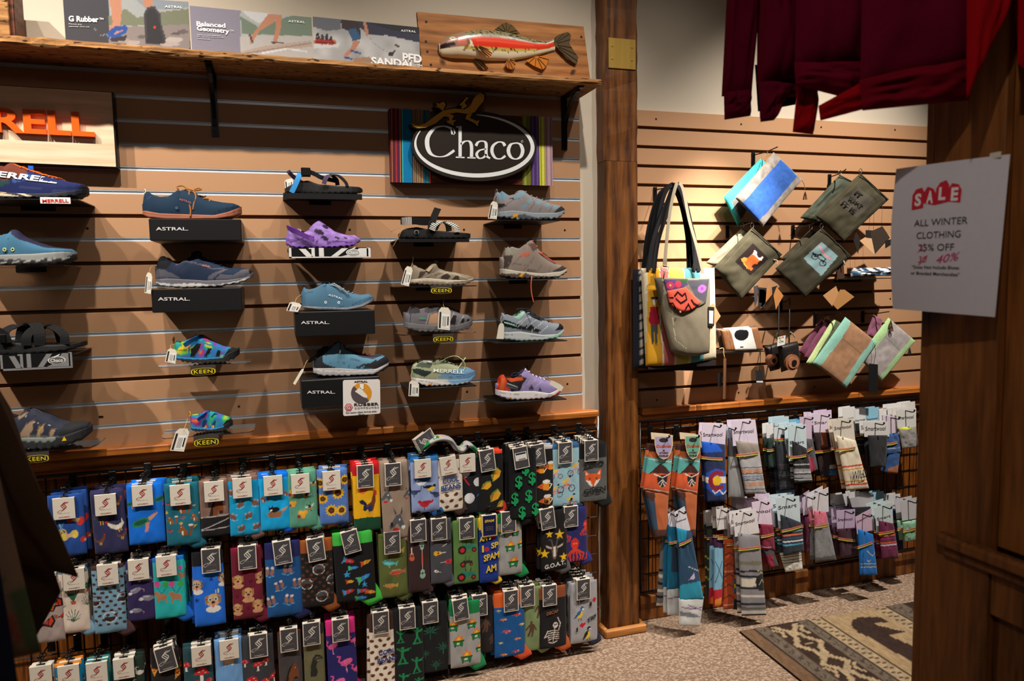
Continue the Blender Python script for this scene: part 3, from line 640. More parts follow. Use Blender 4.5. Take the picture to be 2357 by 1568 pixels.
# ---- the shoes themselves (outlines in picture pixels, turned into metres on the shoe's own plane)
P = poly; Ln = line
s = Shoe('trail_shoe', 'navy and rust trail runner with orange laces and white lettering', 'a4', '-290,370 0,374 280,373 560,370 700,350 755,322', '-290,285 0,312 200,330 450,330 650,305 755,275', '-290,60 -260,20 -200,60 -100,85 0,85 60,48 95,44 130,66 200,95 300,130 400,165 500,190 600,218 700,233 740,250 758,285', (-250, 50), (34, 46, 104), (26, 28, 44),
  [P((128, 62, 46), -290, 20, 60, 30, 200, 95, 240, 140, 140, 200, 60, 205, -290, 240), P((38, 84, 78), -290, 235, 60, 210, 110, 225, 40, 262, -290, 300), P((62, 104, 176), 120, 205, 240, 150, 300, 180, 200, 220, 120, 235), Ln((60, 70, 120), 8, 60, 262, 500, 306, 700, 290), P((24, 28, 52), 700, 233, 758, 250, 758, 330, 690, 320)],
  [P((222, 208, 178), -290, 255, 20, 262, 290, 352, 200, 358, -290, 340)]+[Ln((36, 34, 40), 7, -250, 270+14*k, 10, 276+14*k, 240, 358) for k in range(4)]+[P((226, 170, 40), -30, 325, 15, 322, 10, 350, -30, 350)], lug=0.003)
s.text('MERRELL', -150, 165, 515, 246, 46, (236, 236, 236), 0.03, 0.15)
s.cross_laces(6, .44, .74, (238, 104, 40)); s.cord('lace_cord', (240, 108, 42), 0.0022, [(120, 70, -0.015), (205, 100, -0.02), (300, 135, -0.022), (400, 165, -0.025), (500, 186, -0.02)])
MB().box(*(s.loc(250, 112, -0.02)-[0, .003, 0]), *(s.loc(292, 84, -0.02)+[0, .003, 0]), (40, 100, 210)).ob('pull_tab', MT['canvas'], s.root)
s = Shoe('boat_shoe', 'light blue low boat shoe with navy vamp and pale grey sole', 'a4', '-350,952 0,952 300,952 480,950 580,930 650,890', '-350,860 0,862 300,856 560,836 650,842', '-350,760 -330,700 -250,740 -100,730 0,692 60,672 78,632 140,640 200,700 300,745 450,790 600,805 640,832 652,850', (-320, 40), (74, 128, 162), (150, 152, 150),
  [P((48, 46, 76), 60, 620, 140, 620, 300, 735, 600, 800, 600, 812, 400, 800, 180, 730, 110, 690)], [P((44, 44, 46), -350, 905, 300, 905, 560, 890, 655, 850, 655, 960, -350, 960)]+[Ln((170, 172, 172), 9, 10+108*k, 942-k*7, 70+108*k, 925-k*8) for k in range(-3, 6)], lug=0.002)
for ex in (40, 111): s.cord('eyelet', (206, 208, 140), 0.0016, [(ex+13*math.cos(t), 817+13*math.sin(t), -0.0415) for t in np.linspace(0, 6.3, 9)], mat='gloss')
s.cord('laces', (40, 42, 56), 0.002, [(70, 725, -0.035), (110, 700, -0.02), (150, 698, -0.015)], [(120, 760, -0.036), (150, 715, -0.022), (200, 712, -0.014)], [(140, 700, -0.02), (150, 660, -0.01)])
# black wide-strap sandal
def footbed(name, label, crop, bot, top, width=0.37, c=(30, 30, 31), group='sandals on the slat wall', layers=()):
 return Shoe(name, label, crop, bot, top, ' '.join('%g,%g' % (x, y-4) for x, y in prs(top)), (0, 0), c, c, (), layers, width, group, upper=False, lug=0.002)
s = footbed('strap_sandal', 'black sandal with wide crossed black webbing straps', 'a5', '-260,522 0,522 200,518 400,502 600,482 735,440', '-260,370 -100,380 0,402 100,412 300,430 500,432 640,420 742,402')
K0 = (26, 26, 27)
s.strap('strap', K0, 0.030, [(60, 420, -0.046), (30, 330, -0.045), (90, 285, -0.02), (180, 262, 0.0), (250, 300, 0.03), (250, 420, 0.045)])
s.strap('strap', K0, 0.030, [(345, 440, -0.050), (345, 340, -0.048), (320, 270, -0.02), (280, 246, 0.01), (200, 300, 0.04), (180, 420, 0.046)])
s.strap('strap', K0, 0.026, [(230, 440, -0.05), (235, 360, -0.047), (300, 290, -0.025), (400, 262, 0.0), (500, 300, 0.03), (540, 420, 0.046)])
s.strap('strap', K0, 0.024, [(565, 425, -0.050), (560, 350, -0.046), (490, 290, -0.02), (400, 266, 0.005), (330, 320, 0.04), (320, 420, 0.046)])
s.strap('heel_strap', K0, 0.028, [(40, 360, -0.046), (-60, 300, -0.042), (-200, 280, -0.02), (-230, 280, 0.02), (-60, 300, 0.042)], side=(0, 0, 1))
MB().box(*(s.loc(-10, 420, -0.052)), *(s.loc(52, 340, -0.046)), (20, 20, 21), bev=0.0015).ob('buckle', MT['blackplastic'], s.root)
s = Shoe('closed_toe_sandal', 'navy closed-toe sandal with tan cut-outs and yellow triangle badge', 'a5', '-120,1340 150,1342 400,1340 600,1305 740,1255 790,1200', '-120,1250 150,1245 400,1240 560,1225 700,1180 790,1150', '-120,1060 -60,1020 50,1060 130,1080 200,1020 235,1000 300,1008 360,1040 430,1064 500,1108 600,1130 700,1118 755,1124 788,1165', (-90, 200), (52, 58, 76), (42, 44, 48),
  [P((184, 154, 126), 180, 1215, 240, 1120, 300, 1095, 290, 1180, 250, 1235, 190, 1235), P((184, 154, 126), 320, 1225, 350, 1150, 395, 1125, 385, 1190, 345, 1235), P((184, 154, 126), 440, 1222, 460, 1170, 495, 1165, 480, 1215), P((184, 154, 126), 150, 1070, 235, 1020, 240, 1035, 170, 1085),
   Ln((120, 92, 80), 6, 170, 1220, 235, 1115, 310, 1085), Ln((120, 92, 80), 6, 310, 1235, 345, 1140, 405, 1115), Ln((120, 92, 80), 6, 430, 1232, 455, 1160, 505, 1160), Ln((220, 220, 222), 5, 228, 1060, 238, 1080), Ln((220, 220, 222), 5, 306, 1108, 340, 1118), Ln((220, 220, 222), 5, 418, 1120, 450, 1136), Ln((226, 186, 30), 7, 342, 1200, 380, 1145), P((46, 48, 52), 560, 1130, 790, 1110, 800, 1230, 500, 1260, 520, 1230), Ln((132, 138, 132), 16, 150, 1240, 400, 1244, 520, 1232)],
  [P((132, 138, 134), -120, 1245, 400, 1240, 500, 1230, 500, 1262, 400, 1275, -120, 1280)]+[Ln((26, 27, 30), 5, 250+k*75, 1290, 265+k*75, 1335) for k in range(6)], lug=0.003)
MB().prism([tuple(s.loc(x, y, 0)[[0, 2]]) for x, y in ((580, 1247), (622, 1242), (600, 1208))], s.side_y(*(s.p(600, 1235)[[0, 2]]))-0.002, s.side_y(*(s.p(600, 1235)[[0, 2]])), (240, 196, 30)).ob('triangle_badge', MT['gloss'], s.root)
s.cord('elastic_lace', (70, 64, 66), 0.002, [(250, 1005, 0.0), (320, 1000, -0.012), (380, 1050, -0.018)], [(300, 1050, -0.03), (360, 1060, -0.02), (440, 1075, -0.015)], [(380, 1075, -0.03), (450, 1090, -0.02), (520, 1120, -0.014)])
# navy shoe, gum sole
s = Shoe('canvas_shoe', 'navy canvas shoe with gum sole and tan laces', 'a4', '1235,502 1300,536 1450,552 1900,552 2040,530 2112,495', '1232,470 1400,500 1880,520 2000,490 2110,440', '1238,410 1250,320 1278,295 1330,332 1400,354 1480,346 1560,288 1600,282 1680,302 1760,345 1850,380 1950,398 2040,405 2092,425 2112,455', (1268, 1585), (30, 58, 84), (172, 104, 78),
  [Ln((58, 78, 98), 5, 1245, 400, 1330, 345, 1480, 358, 1570, 300), Ln((18, 38, 58), 5, 1880, 500, 1960, 470, 2090, 430)], [Ln((140, 80, 58), 5, 1240, 490, 1420, 520, 1900, 535, 2110, 470)])
TN = (158, 102, 52)
s.cord('laces', TN, 0.0026, [(1600, 300, -0.012), (1640, 285, -0.02), (1700, 300, -0.022), (1760, 290, -0.012), (1735, 278, -0.01), (1680, 300, -0.022)], [(1660, 300, -0.024), (1650, 380, -0.034), (1668, 470, -0.041), (1665, 530, -0.044)], [(1690, 305, -0.024), (1715, 350, -0.032), (1695, 420, -0.040), (1690, 470, -0.042)], [(1560, 290, 0.0), (1550, 265, 0.004), (1600, 258, 0.004), (1640, 285, -0.005)], [(1740, 340, -0.03), (1780, 352, -0.018), (1800, 348, 0.0)], [(1780, 372, -0.034), (1815, 372, -0.02), (1835, 378, 0.0)], [(1822, 400, -0.034), (1838, 385, -0.028), (1820, 365, -0.02)])
s.text('ASTRAL', 1570, 384, 1680, 420, 17, (172, 92, 74), 0, 0.2); s.cord('eyelet', (90, 120, 140), 0.001, [(1546+9*math.cos(t), 453+9*math.sin(t), -0.0415) for t in np.linspace(0, 6.3, 9)], mat='gloss'); s.loop('heel_loop', (200, 196, 180), 1268, 335, 45)
s = Shoe('trainer', 'navy and grey low trainer with black laces and white midsole stripe', 'a4', '1350,1105 1420,1142 1600,1155 1900,1142 2100,1110 2180,1075 2220,1042', '1350,1075 1500,1068 1800,1088 2000,1082 2150,1058 2218,1005', '1362,960 1372,900 1400,870 1450,872 1500,920 1560,945 1620,905 1690,860 1735,838 1762,885 1900,940 2000,975 2100,975 2170,985 2212,1012', (1400, 1630), (34, 50, 78), (104, 102, 112),
  [P((98, 98, 110), 1350, 1060, 1365, 990, 1430, 985, 1520, 1030, 1580, 1065), P((98, 98, 110), 1800, 1085, 1850, 1030, 1960, 985, 2000, 985, 1900, 1040, 1850, 1085), P((98, 98, 110), 1870, 1080, 1940, 1030, 2040, 1040, 2120, 990, 2215, 980, 2230, 1060), P((22, 22, 26), 2175, 980, 2230, 1000, 2230, 1060, 2185, 1050), P((24, 26, 32), 1350, 960, 1380, 870, 1450, 860, 1510, 925, 1460, 985, 1370, 985), Ln((98, 98, 110), 9, 1540, 950, 1610, 915, 1700, 930, 1760, 950), Ln((98, 98, 110), 9, 1760, 945, 1860, 985, 1960, 980), Ln((20, 34, 58), 5, 1580, 1060, 1560, 1000, 1640, 930)],
  [P((206, 206, 204), 1340, 1095, 1480, 1118, 1700, 1112, 1900, 1125, 2080, 1092, 2190, 1050, 2190, 1075, 2080, 1112, 1900, 1140, 1480, 1142, 1340, 1110), P((24, 24, 26), 1340, 1125, 1480, 1142, 1900, 1142, 2100, 1112, 2230, 1045, 2230, 1100, 1900, 1180, 1340, 1180)], lug=0.0025)
s.cross_laces(6, .34, .66, (22, 22, 24), 0.0026); s.cord('lace_bow', (24, 24, 26), 0.0028, [(1700, 870, -0.01), (1680, 850, -0.02), (1740, 835, -0.02), (1760, 860, -0.01), (1700, 872, -0.015)]); s.text('ASTRAL', 1770, 962, 1840, 972, 15, (190, 110, 80), 0, 0.2)
s.tag([(1283, 1010), (1335, 1030), (1320, 1205), (1265, 1195)], -0.05, [(1370, 980, -0.03), (1320, 970, -0.045), (1310, 1025, -0.05)])
# tie-dye sandals
def tiedye(U, V, C):
 t = (U*31+V*12+1.5*vnoise(U, V, 60, 3))*1.0; k = vnoise(U, V, 45, 5)+0.5*vnoise(U, V, 90, 6)
 cols = [lin(c) for c in ((214, 48, 110), (235, 120, 40), (236, 222, 60), (60, 190, 90), (34, 130, 200), (120, 70, 170))]
 ph = (k*5.5) % 6; i = np.floor(ph).astype(int) % 6; f = (ph-np.floor(ph))[:, None]; A = np.array(cols); return A[i]*(1-f)+A[(i+1) % 6]*f
BL = (28, 128, 190)
def tie(label, bot, sol, top, op, L, scale, cap, **kw):
 s = Shoe('sport_sandal', label, 'a5', bot, sol, top, op, BL, (26, 26, 28), [('f', tiedye)]+L+[P((30, 30, 32), *cap)], kw.pop('sl', []), lug=0.003*scale, **kw); return s
s = tie('larger tie-dye kids sandal with black toe cap and blue straps', '1530,560 1600,585 1700,597 1950,592 2060,555 2095,515', '1525,538 1750,556 1950,540 2010,500 2092,470', '1508,450 1530,400 1580,412 1650,385 1700,352 1780,352 1850,400 1950,448 2020,464 2080,474 2094,500', (1560, 1690),
  [P((14, 16, 20), 1665, 540, 1670, 470, 1720, 425, 1760, 420, 1740, 480, 1690, 545), P((14, 16, 20), 1780, 540, 1820, 465, 1855, 460, 1830, 520, 1800, 548), P((14, 16, 20), 1890, 530, 1890, 480, 1930, 480, 1925, 530), P(BL, 1640, 445, 1760, 350, 1790, 360, 1690, 440), Ln(BL, 12, 1650, 545, 1655, 460, 1720, 415, 1800, 425, 1950, 470), Ln(BL, 10, 1695, 550, 1770, 460), Ln(BL, 10, 1800, 548, 1880, 470), Ln(BL, 10, 1870, 545, 1905, 470, 1960, 490), Ln(BL, 14, 1500, 545, 1750, 556, 1950, 540)], 1, (1950, 545, 2000, 470, 2100, 440, 2110, 560), sl=[Ln(BL, 14, 1500, 545, 1750, 556, 1950, 540)])
s.strap('ankle_strap', (24, 86, 140), 0.014, [(1610, 440, -0.036), (1680, 395, -0.030), (1750, 362, -0.015), (1775, 365, 0.01)], side=(0.5, 0, 1)); s.loop('heel_loop', (120, 84, 40), 1520, 420, 55, 0.0022); s.text('KEEN', 1560, 478, 1622, 474, 14, (240, 200, 40), 0.02)
s.tag([(1470, 460), (1550, 478), (1535, 600), (1443, 580)], -0.052, [(1530, 430, -0.01), (1490, 440, -0.035), (1500, 470, -0.05)])
s = tie('small tie-dye toddler sandal with black toe cap and white hang tag', '1660,1180 1700,1200 1850,1202 1950,1195 2030,1150', '1658,1160 1850,1172 1930,1158 1975,1130 2032,1110', '1662,1075 1672,1058 1730,1052 1800,1018 1850,1030 1900,1042 1950,1062 2000,1080 2030,1105', (1690, 1790),
  [P((20, 60, 90), 1760, 1160, 1770, 1110, 1800, 1090, 1810, 1110, 1785, 1165), P((20, 60, 90), 1850, 1150, 1870, 1095, 1890, 1100, 1880, 1150), Ln(BL, 12, 1660, 1070, 1740, 1060, 1800, 1030), Ln(BL, 10, 1755, 1170, 1770, 1100, 1830, 1060), Ln(BL, 10, 1830, 1170, 1880, 1080, 1940, 1090), Ln(BL, 10, 1660, 1165, 1850, 1176, 1950, 1150)], 0.6, (1930, 1160, 1980, 1100, 2040, 1080, 2050, 1170), width=0.4, sl=[Ln(BL, 12, 1640, 1165, 1850, 1176, 1950, 1150)])
s.strap('ankle_strap', (20, 76, 150), 0.011, [(1730, 1095, -0.026), (1770, 1060, -0.022), (1820, 1025, -0.01), (1840, 1030, 0.01)], side=(0.5, 0, 1)); s.loop('heel_loop', (196, 140, 50), 1660, 1065, 45, 0.0018)
s.cord('toggle_cord', (30, 110, 190), 0.0018, [(1850, 1060, -0.02), (1880, 1030, -0.015), (1910, 1050, -0.012), (1935, 1065, -0.008)])
s.tag([(1545, 1165), (1665, 1168), (1610, 1368), (1487, 1360)], -0.075, [(1640, 1080, -0.01), (1630, 1120, -0.05), (1602, 1190, -0.075)])
# buckle-strap sandal
s = footbed('strap_sandal', 'black sandal with bright blue buckle strap and thin patterned straps', 'a6', '168,246 300,262 450,264 650,264 712,242', '172,218 250,180 330,168 400,195 550,210 690,213 716,226')
PT = (70, 58, 84)
s.strap('buckle_strap', (52, 132, 196), 0.016, [(215, 252, -0.052), (240, 200, -0.05), (262, 150, -0.046), (275, 115, -0.036)], side=(0.9, 0, 0.4)); s.strap('strap', PT, 0.013, [(300, 190, 0.03), (250, 160, 0.0), (205, 120, -0.03), (190, 100, -0.035)], side=(0.5, 0, 1)); s.strap('strap', (30, 30, 36), 0.014, [(320, 100, -0.03), (380, 125, -0.025), (430, 150, -0.02), (520, 170, 0.02)], side=(0.3, 0, 1)); s.strap('toe_strap', PT, 0.014, [(440, 192, -0.05), (455, 150, -0.045), (490, 130, -0.02), (525, 160, 0.02), (535, 200, 0.04)]); s.strap('toe_strap', (26, 26, 30), 0.010, [(480, 126, -0.01), (540, 135, -0.03), (590, 180, -0.042), (602, 210, -0.046)])
MB().box(*s.loc(282, 140, -0.046), *s.loc(345, 82, -0.034), (24, 26, 30), bev=0.002).box(*s.loc(296, 130, -0.049), *s.loc(338, 120, -0.046), (60, 120, 190)).ob('buckle', MT['blackplastic'], s.root)
s.tag([(165, 165), (225, 150), (225, 215), (172, 225)], 0.03)
# purple clog
s = Shoe('foam_clog', 'marbled purple foam clog with round vents and dark heel strap', 'a6', '180,612 230,636 500,636 640,626 700,588', '180,600 230,618 500,618 640,606 700,575', '174,560 195,505 230,498 270,540 320,522 370,462 405,434 450,470 520,520 600,545 660,545 697,572', (205, 330), (164, 126, 212), (112, 68, 160),
  [('f', lambda U, V, C: C*(0.62+0.75*vnoise(U+1.3*V, V*2.2, 70, 9))[:, None])]+[P((40, 22, 60), *[v for t in np.linspace(0, 6.2, 12) for v in (cx+rx*math.cos(t)-ry*.35*math.sin(t), cy+ry*math.sin(t)+rx*.4*math.cos(t))]) for cx, cy, rx, ry in ((405, 527, 34, 17), (445, 570, 26, 12), (450, 490, 22, 14), (530, 568, 20, 7), (590, 570, 15, 5))]+[Ln((104, 60, 150), 9, 200, 600, 330, 560, 420, 610, 520, 590, 680, 610), Ln((130, 84, 180), 7, 190, 585, 260, 570, 330, 600, 470, 620)], width=0.40, inner=(80, 48, 112), mat='foam', lug=0.003)
s.strap('heel_strap', (92, 46, 130), 0.016, [(370, 575, -0.052), (320, 560, -0.05), (250, 525, -0.044), (200, 500, -0.02), (195, 500, 0.02), (300, 540, 0.046)], side=(-0.3, 0, 1), mat='foam', th=0.004); MB().disc(s.loc(352, 573, -0.056), 0.008, 0.003, 'y', 14, (110, 64, 150)).ob('strap_rivet', MT['foam'], s.root)
s.tag([(248, 500), (285, 505), (270, 575), (236, 570)], 0.0)
# blue canvas shoe
s = Shoe('canvas_shoe', 'dusty blue canvas shoe with grey laces and white side lettering', 'a7', '295,266 400,282 600,284 700,266 797,218', '288,254 450,264 600,266 690,246 797,196', '290,160 300,118 335,142 380,132 425,106 465,92 505,86 545,116 620,160 700,178 760,172 797,196', (318, 470), (86, 130, 160), (108, 114, 126), [Ln((64, 100, 128), 4, 300, 170, 380, 150, 460, 110), Ln((64, 100, 128), 4, 620, 255, 700, 215, 790, 190)], [Ln((150, 152, 158), 4, 290, 262, 600, 272, 700, 252, 796, 205)], inner=(40, 44, 50))
s.cross_laces(6, .38, .68, (128, 136, 144), 0.0024); s.cord('lace_ends', (128, 136, 144), 0.0024, [(480, 110, -0.02), (530, 120, -0.03), (565, 150, -0.036)], [(500, 95, -0.015), (560, 130, -0.03), (615, 180, -0.04)]); s.text('ASTRAL', 470, 182, 570, 212, 13, (226, 230, 232), 0, 0.15)
for ex, ey in ((452, 230), (543, 232)): s.cord('eyelet', (225, 225, 225), 0.0013, [(ex+7*math.cos(t), ey+7*math.sin(t), -0.0435) for t in np.linspace(0, 6.3, 9)], mat='gloss')
s.loop('heel_loop', (40, 44, 52), 300, 150, 35); s.tag([(205, 222), (290, 242), (258, 298), (178, 288)], -0.06, [(285, 175, 0), (250, 200, -0.05), (240, 235, -0.06)])
# blue trail shoe with red laces
s = Shoe('trail_shoe', 'light blue trail shoe with black overlays and dark red laces', 'a7', '368,726 430,746 600,746 780,736 880,696 900,664', '370,690 500,686 700,696 800,690 897,650', '382,640 395,570 440,546 500,540 545,502 600,550 700,590 760,605 850,600 890,618 900,645', (410, 548), (104, 156, 186), (178, 174, 176),
  [P((44, 44, 50), 370, 620, 400, 620, 450, 660, 540, 690, 370, 700), P((40, 44, 52), 370, 640, 385, 560, 450, 540, 500, 545, 430, 600, 430, 640), P((46, 44, 50), 690, 695, 740, 660, 800, 640, 850, 615, 905, 600, 905, 660, 800, 696), Ln((46, 44, 50), 14, 650, 692, 720, 660, 760, 660, 800, 635), Ln((70, 118, 150), 5, 480, 650, 560, 640, 640, 690), P((70, 76, 92), 560, 545, 640, 560, 770, 605, 850, 600, 780, 625, 690, 610)],
  [P((40, 40, 44), 360, 722, 430, 738, 600, 736, 780, 725, 905, 655, 905, 760, 360, 760), Ln((220, 218, 216), 7, 370, 700, 560, 712, 780, 704, 890, 664)], lug=0.003, inner=(60, 56, 54))
s.cross_laces(6, .40, .72, (150, 44, 58), 0.0026); s.cord('lace_ends', (96, 92, 92), 0.0022, [(540, 500, 0.0), (555, 540, -0.03), (550, 590, -0.04)], [(460, 560, 0.0), (450, 600, -0.03), (480, 560, -0.02), (520, 510, 0.0)]); s.text('ASTRAL', 622, 622, 690, 636, 10, (60, 66, 76), 0, 0.1)
s.cord('heel_loop', (22, 22, 24), 0.003, [(385, 600, 0), (345, 625, 0), (335, 645, 0), (380, 622, 0)]); s.tag([(285, 690), (305, 697), (240, 805), (225, 795)], -0.06, [(340, 630, 0.0), (320, 640, -0.04), (295, 700, -0.06)], bars=False)
# zigzag sandal
s = footbed('strap_sandal', 'black sandal with black and white zigzag straps and upright velcro tab', 'a6', '970,566 1100,576 1300,576 1450,573 1470,562', '965,542 1010,502 1085,492 1200,515 1350,530 1472,536')
s.strap('heel_strap', (24, 24, 25), 0.024, [(1190, 455, -0.03), (1120, 455, -0.042), (1050, 445, -0.042), (985, 450, -0.015), (985, 450, 0.015), (1080, 450, 0.04)], side=(0, 0, 1)); s.strap('velcro_strap', (24, 24, 25), 0.024, [(1185, 510, -0.045), (1192, 460, -0.038), (1215, 400, -0.015), (1232, 362, 0.0)], side=(1, 0, 0.2))
for pts in ([(1190, 515, -0.050), (1210, 475, -0.045), (1260, 452, -0.02), (1300, 470, 0.02), (1310, 520, 0.04)], [(1370, 528, -0.050), (1355, 490, -0.044), (1300, 462, -0.02), (1240, 460, 0.01), (1210, 510, 0.04)]):
 pp = smooth_path([s.loc(*q) for q in pts], 9); m = MB()
 for i in range(len(pp)-1): m.band([pp[i], pp[i+1]], 0.021, 0.0024, (1, 0, 0), (226, 224, 218) if i % 2 else (22, 22, 23))
 m.ob('zigzag_strap', MT['canvas'], s.root)
pp = smooth_path([s.loc(*q) for q in ((1052, 448, -0.0435), (1030, 448, -0.043), (1005, 450, -0.036), (985, 452, -0.018), (983, 452, 0.012))], 5); m = MB()
for i in range(len(pp)-1): m.band([pp[i], pp[i+1]], 0.025, 0.0030, (0, 0, 1), (226, 224, 218) if i % 2 else (22, 22, 23))
m.ob('zigzag_strap', MT['canvas'], s.root)
q = s.loc(1085, 528, -0.0395); MB().disc(q, 0.0075, 0.0008, 'y', 18, (205, 205, 205)).disc(q-[0, .0006, 0], 0.0066, 0.0006, 'y', 18, (26, 26, 27)).ob('round_logo', MT['gloss'], s.root); s.cord('string', (170, 140, 100), 0.0008, [(985, 480, -0.03), (950, 500, -0.04), (905, 525, -0.03)], [(990, 490, -0.03), (960, 560, -0.05), (915, 635, -0.05)])
# beige sandal
s = Shoe('closed_toe_sandal', 'beige closed-toe sandal with crossing straps', 'a6', '1045,884 1150,898 1300,900 1420,894 1495,862', '1048,858 1150,846 1300,860 1430,862 1494,842', '1050,775 1068,742 1110,775 1155,795 1195,740 1228,732 1240,775 1300,798 1380,810 1450,826 1492,842', (1085, 1170), (158, 144, 124), (206, 196, 176),
  [P((70, 58, 48), 1095, 850, 1110, 800, 1150, 800, 1190, 770, 1120, 840), P((64, 54, 46), 1250, 850, 1260, 825, 1300, 815, 1320, 835, 1300, 855), P((64, 54, 46), 1330, 855, 1350, 830, 1375, 830, 1380, 858), P((140, 124, 104), 1110, 845, 1170, 800, 1230, 745, 1240, 775, 1180, 840), Ln((186, 174, 154), 8, 1130, 845, 1240, 800, 1330, 815, 1450, 850), Ln((190, 178, 158), 8, 1220, 845, 1320, 795, 1390, 830), Ln((120, 104, 88), 5, 1150, 845, 1250, 815)], [P((140, 124, 106), 1040, 875, 1150, 868, 1300, 878, 1500, 855, 1500, 905, 1040, 905)], lug=0.0022, inner=(96, 84, 70))
s.strap('ankle_strap', (150, 136, 116), 0.014, [(1160, 800, -0.03), (1190, 765, -0.02), (1222, 728, 0.0)], side=(1, 0, 0.4)); s.tag([(1010, 760), (1062, 775), (1030, 905), (975, 890)], -0.058, [(1060, 700, 0.02), (1055, 745, -0.02), (1040, 775, -0.058)])
# grey sandal with the big tag
s = Shoe('closed_toe_sandal', 'grey closed-toe sandal with dark cut-outs and a large price tag', 'a7', '1005,408 1100,433 1350,436 1450,416 1487,374', '1003,372 1150,386 1350,390 1482,352', '1030,300 1050,262 1070,255 1110,277 1170,262 1230,250 1300,272 1400,310 1450,318 1484,345', (1065, 1180), (124, 122, 128), (112, 110, 114),
  [P((204, 160, 126), 1165, 378, 1180, 320, 1225, 300, 1240, 330, 1235, 380), P((36, 34, 36), 1310, 380, 1330, 320, 1360, 320, 1350, 380), P((36, 34, 36), 1385, 380, 1390, 345, 1415, 340, 1410, 378), P((36, 34, 36), 1430, 365, 1435, 345, 1452, 345, 1448, 362), P((66, 64, 72), 1030, 310, 1060, 250, 1110, 270, 1110, 305), Ln((176, 174, 178), 6, 1150, 380, 1170, 310, 1230, 290), Ln((176, 174, 178), 6, 1290, 385, 1345, 300), Ln((176, 174, 178), 6, 1360, 385, 1410, 325), Ln((84, 82, 90), 6, 1040, 365, 1045, 300)], [Ln((84, 82, 86), 8, 1005, 410, 1350, 425, 1487, 380)], lug=0.0025, inner=(196, 156, 128))
s.text('KEEN', 1100, 348, 1148, 350, 12, (40, 160, 130), 0.02, 0.2); s.tag([(1240, 262), (1322, 268), (1316, 424), (1232, 415)], -0.060, [(1280, 200, 0.0), (1270, 240, -0.04), (1282, 275, -0.06)]); s.cord('elastic_lace', (40, 40, 46), 0.002, [(1050, 250, 0.0), (1090, 222, 0.0)], [(1240, 230, 0.0), (1300, 260, -0.015), (1380, 295, -0.01)])
# green / blue runner
s = Shoe('running_shoe', 'pale green and sky blue running shoe with loose green laces', 'a7', '1062,782 1150,816 1350,808 1450,788 1507,748', '1060,758 1200,768 1350,768 1450,758 1505,728', '1058,700 1070,670 1100,648 1140,640 1200,652 1240,626 1300,640 1400,682 1460,690 1500,712', (1085, 1215), (182, 190, 156), (196, 198, 198),
  [P((120, 168, 212), 1210, 770, 1260, 730, 1330, 700, 1400, 690, 1510, 690, 1510, 770), P((44, 60, 56), 1060, 700, 1090, 690, 1195, 715, 1140, 750, 1070, 725), P((96, 106, 92), 1080, 680, 1110, 645, 1200, 655, 1180, 690), Ln((90, 132, 176), 6, 1220, 765, 1400, 740, 1500, 715)], [P((120, 166, 208), 1290, 768, 1510, 725, 1510, 765, 1330, 795), P((232, 228, 226), 1055, 755, 1200, 768, 1330, 795, 1180, 812, 1060, 785), Ln((180, 160, 160), 4, 1065, 770, 1250, 800), P((226, 150, 40), 1165, 800, 1195, 795, 1190, 812, 1160, 815)], lug=0.0025, inner=(70, 66, 60))
s.text('MERRELL', 1200, 716, 1410, 724, 26, (226, 232, 226), 0.01, 0.1); s.cross_laces(6, .42, .72, (52, 62, 56), 0.0024); s.cord('lace_loop', (186, 206, 160), 0.0022, [(1250, 650, -0.02), (1300, 615, -0.03), (1360, 605, -0.035), (1410, 640, -0.035), (1420, 690, -0.03), (1380, 725, -0.035), (1370, 700, -0.03), (1425, 615, -0.03)])
_b = s.loc(1165, 655, 0.0); V, F, C = pillow([(-.018, .012), (.018, .012), (.016, -.014), (-.016, -.014)], 0.014, 8, 8, None, (228, 226, 226)); ob('stuffing_paper', mesh('stuffing_paper', V, F, C, True), MT['print'], s.root, _b)
s.tag([(1035, 770), (1102, 785), (1100, 885), (1028, 882)], -0.055, [(1062, 690, 0.0), (1045, 740, -0.04), (1055, 780, -0.055)])
# grey hiking shoe
s = Shoe('hiking_shoe', 'grey suede hiking shoe with pale blue mesh and charcoal toe cap', 'a6', '1648,425 1750,442 1900,446 2050,442 2133,388', '1640,388 1750,376 1900,396 2050,396 2132,368', '1638,310 1648,248 1680,238 1730,272 1770,262 1810,230 1840,230 1880,265 1960,295 2030,325 2090,335 2128,360', (1668, 1795), (164, 156, 158), (150, 162, 172),
  [P((134, 172, 194), 1650, 300, 1660, 240, 1700, 245, 1730, 275, 1700, 300), P((134, 172, 194), 1740, 300, 1780, 262, 1830, 240, 1850, 260, 1800, 290)]+[P((140, 176, 196), x, y, x+34, y-16, x+56, y-6, x+30, y+18) for x, y in ((1840, 310), (1900, 322), (1955, 340), (2010, 358), (1800, 350))]+[P((64, 60, 62), 2020, 400, 2060, 365, 2100, 340, 2140, 350, 2140, 390), P((48, 46, 48), 1640, 330, 1690, 330, 1710, 345, 1660, 362, 1640, 360), P((40, 40, 42), 1728, 288, 1766, 290, 1764, 298, 1730, 297), Ln((128, 120, 122), 5, 1660, 370, 1760, 300, 1830, 290), Ln((128, 120, 122), 5, 1850, 390, 1900, 330, 1890, 290), Ln((128, 120, 122), 5, 1920, 395, 1950, 350), Ln((128, 120, 122), 5, 1990, 395, 2020, 350)],
  [P((84, 86, 90), 1640, 415, 1760, 418, 1830, 402, 1900, 425, 2060, 428, 2140, 380, 2140, 460, 1640, 460), P((236, 168, 30), 1740, 432, 1758, 402, 1790, 398, 1780, 420)]+[P((200, 220, 234), x, 440, x+12, 426, x+26, 440) for x in (1660, 1770, 1910, 1990, 2075)], lug=0.0035)
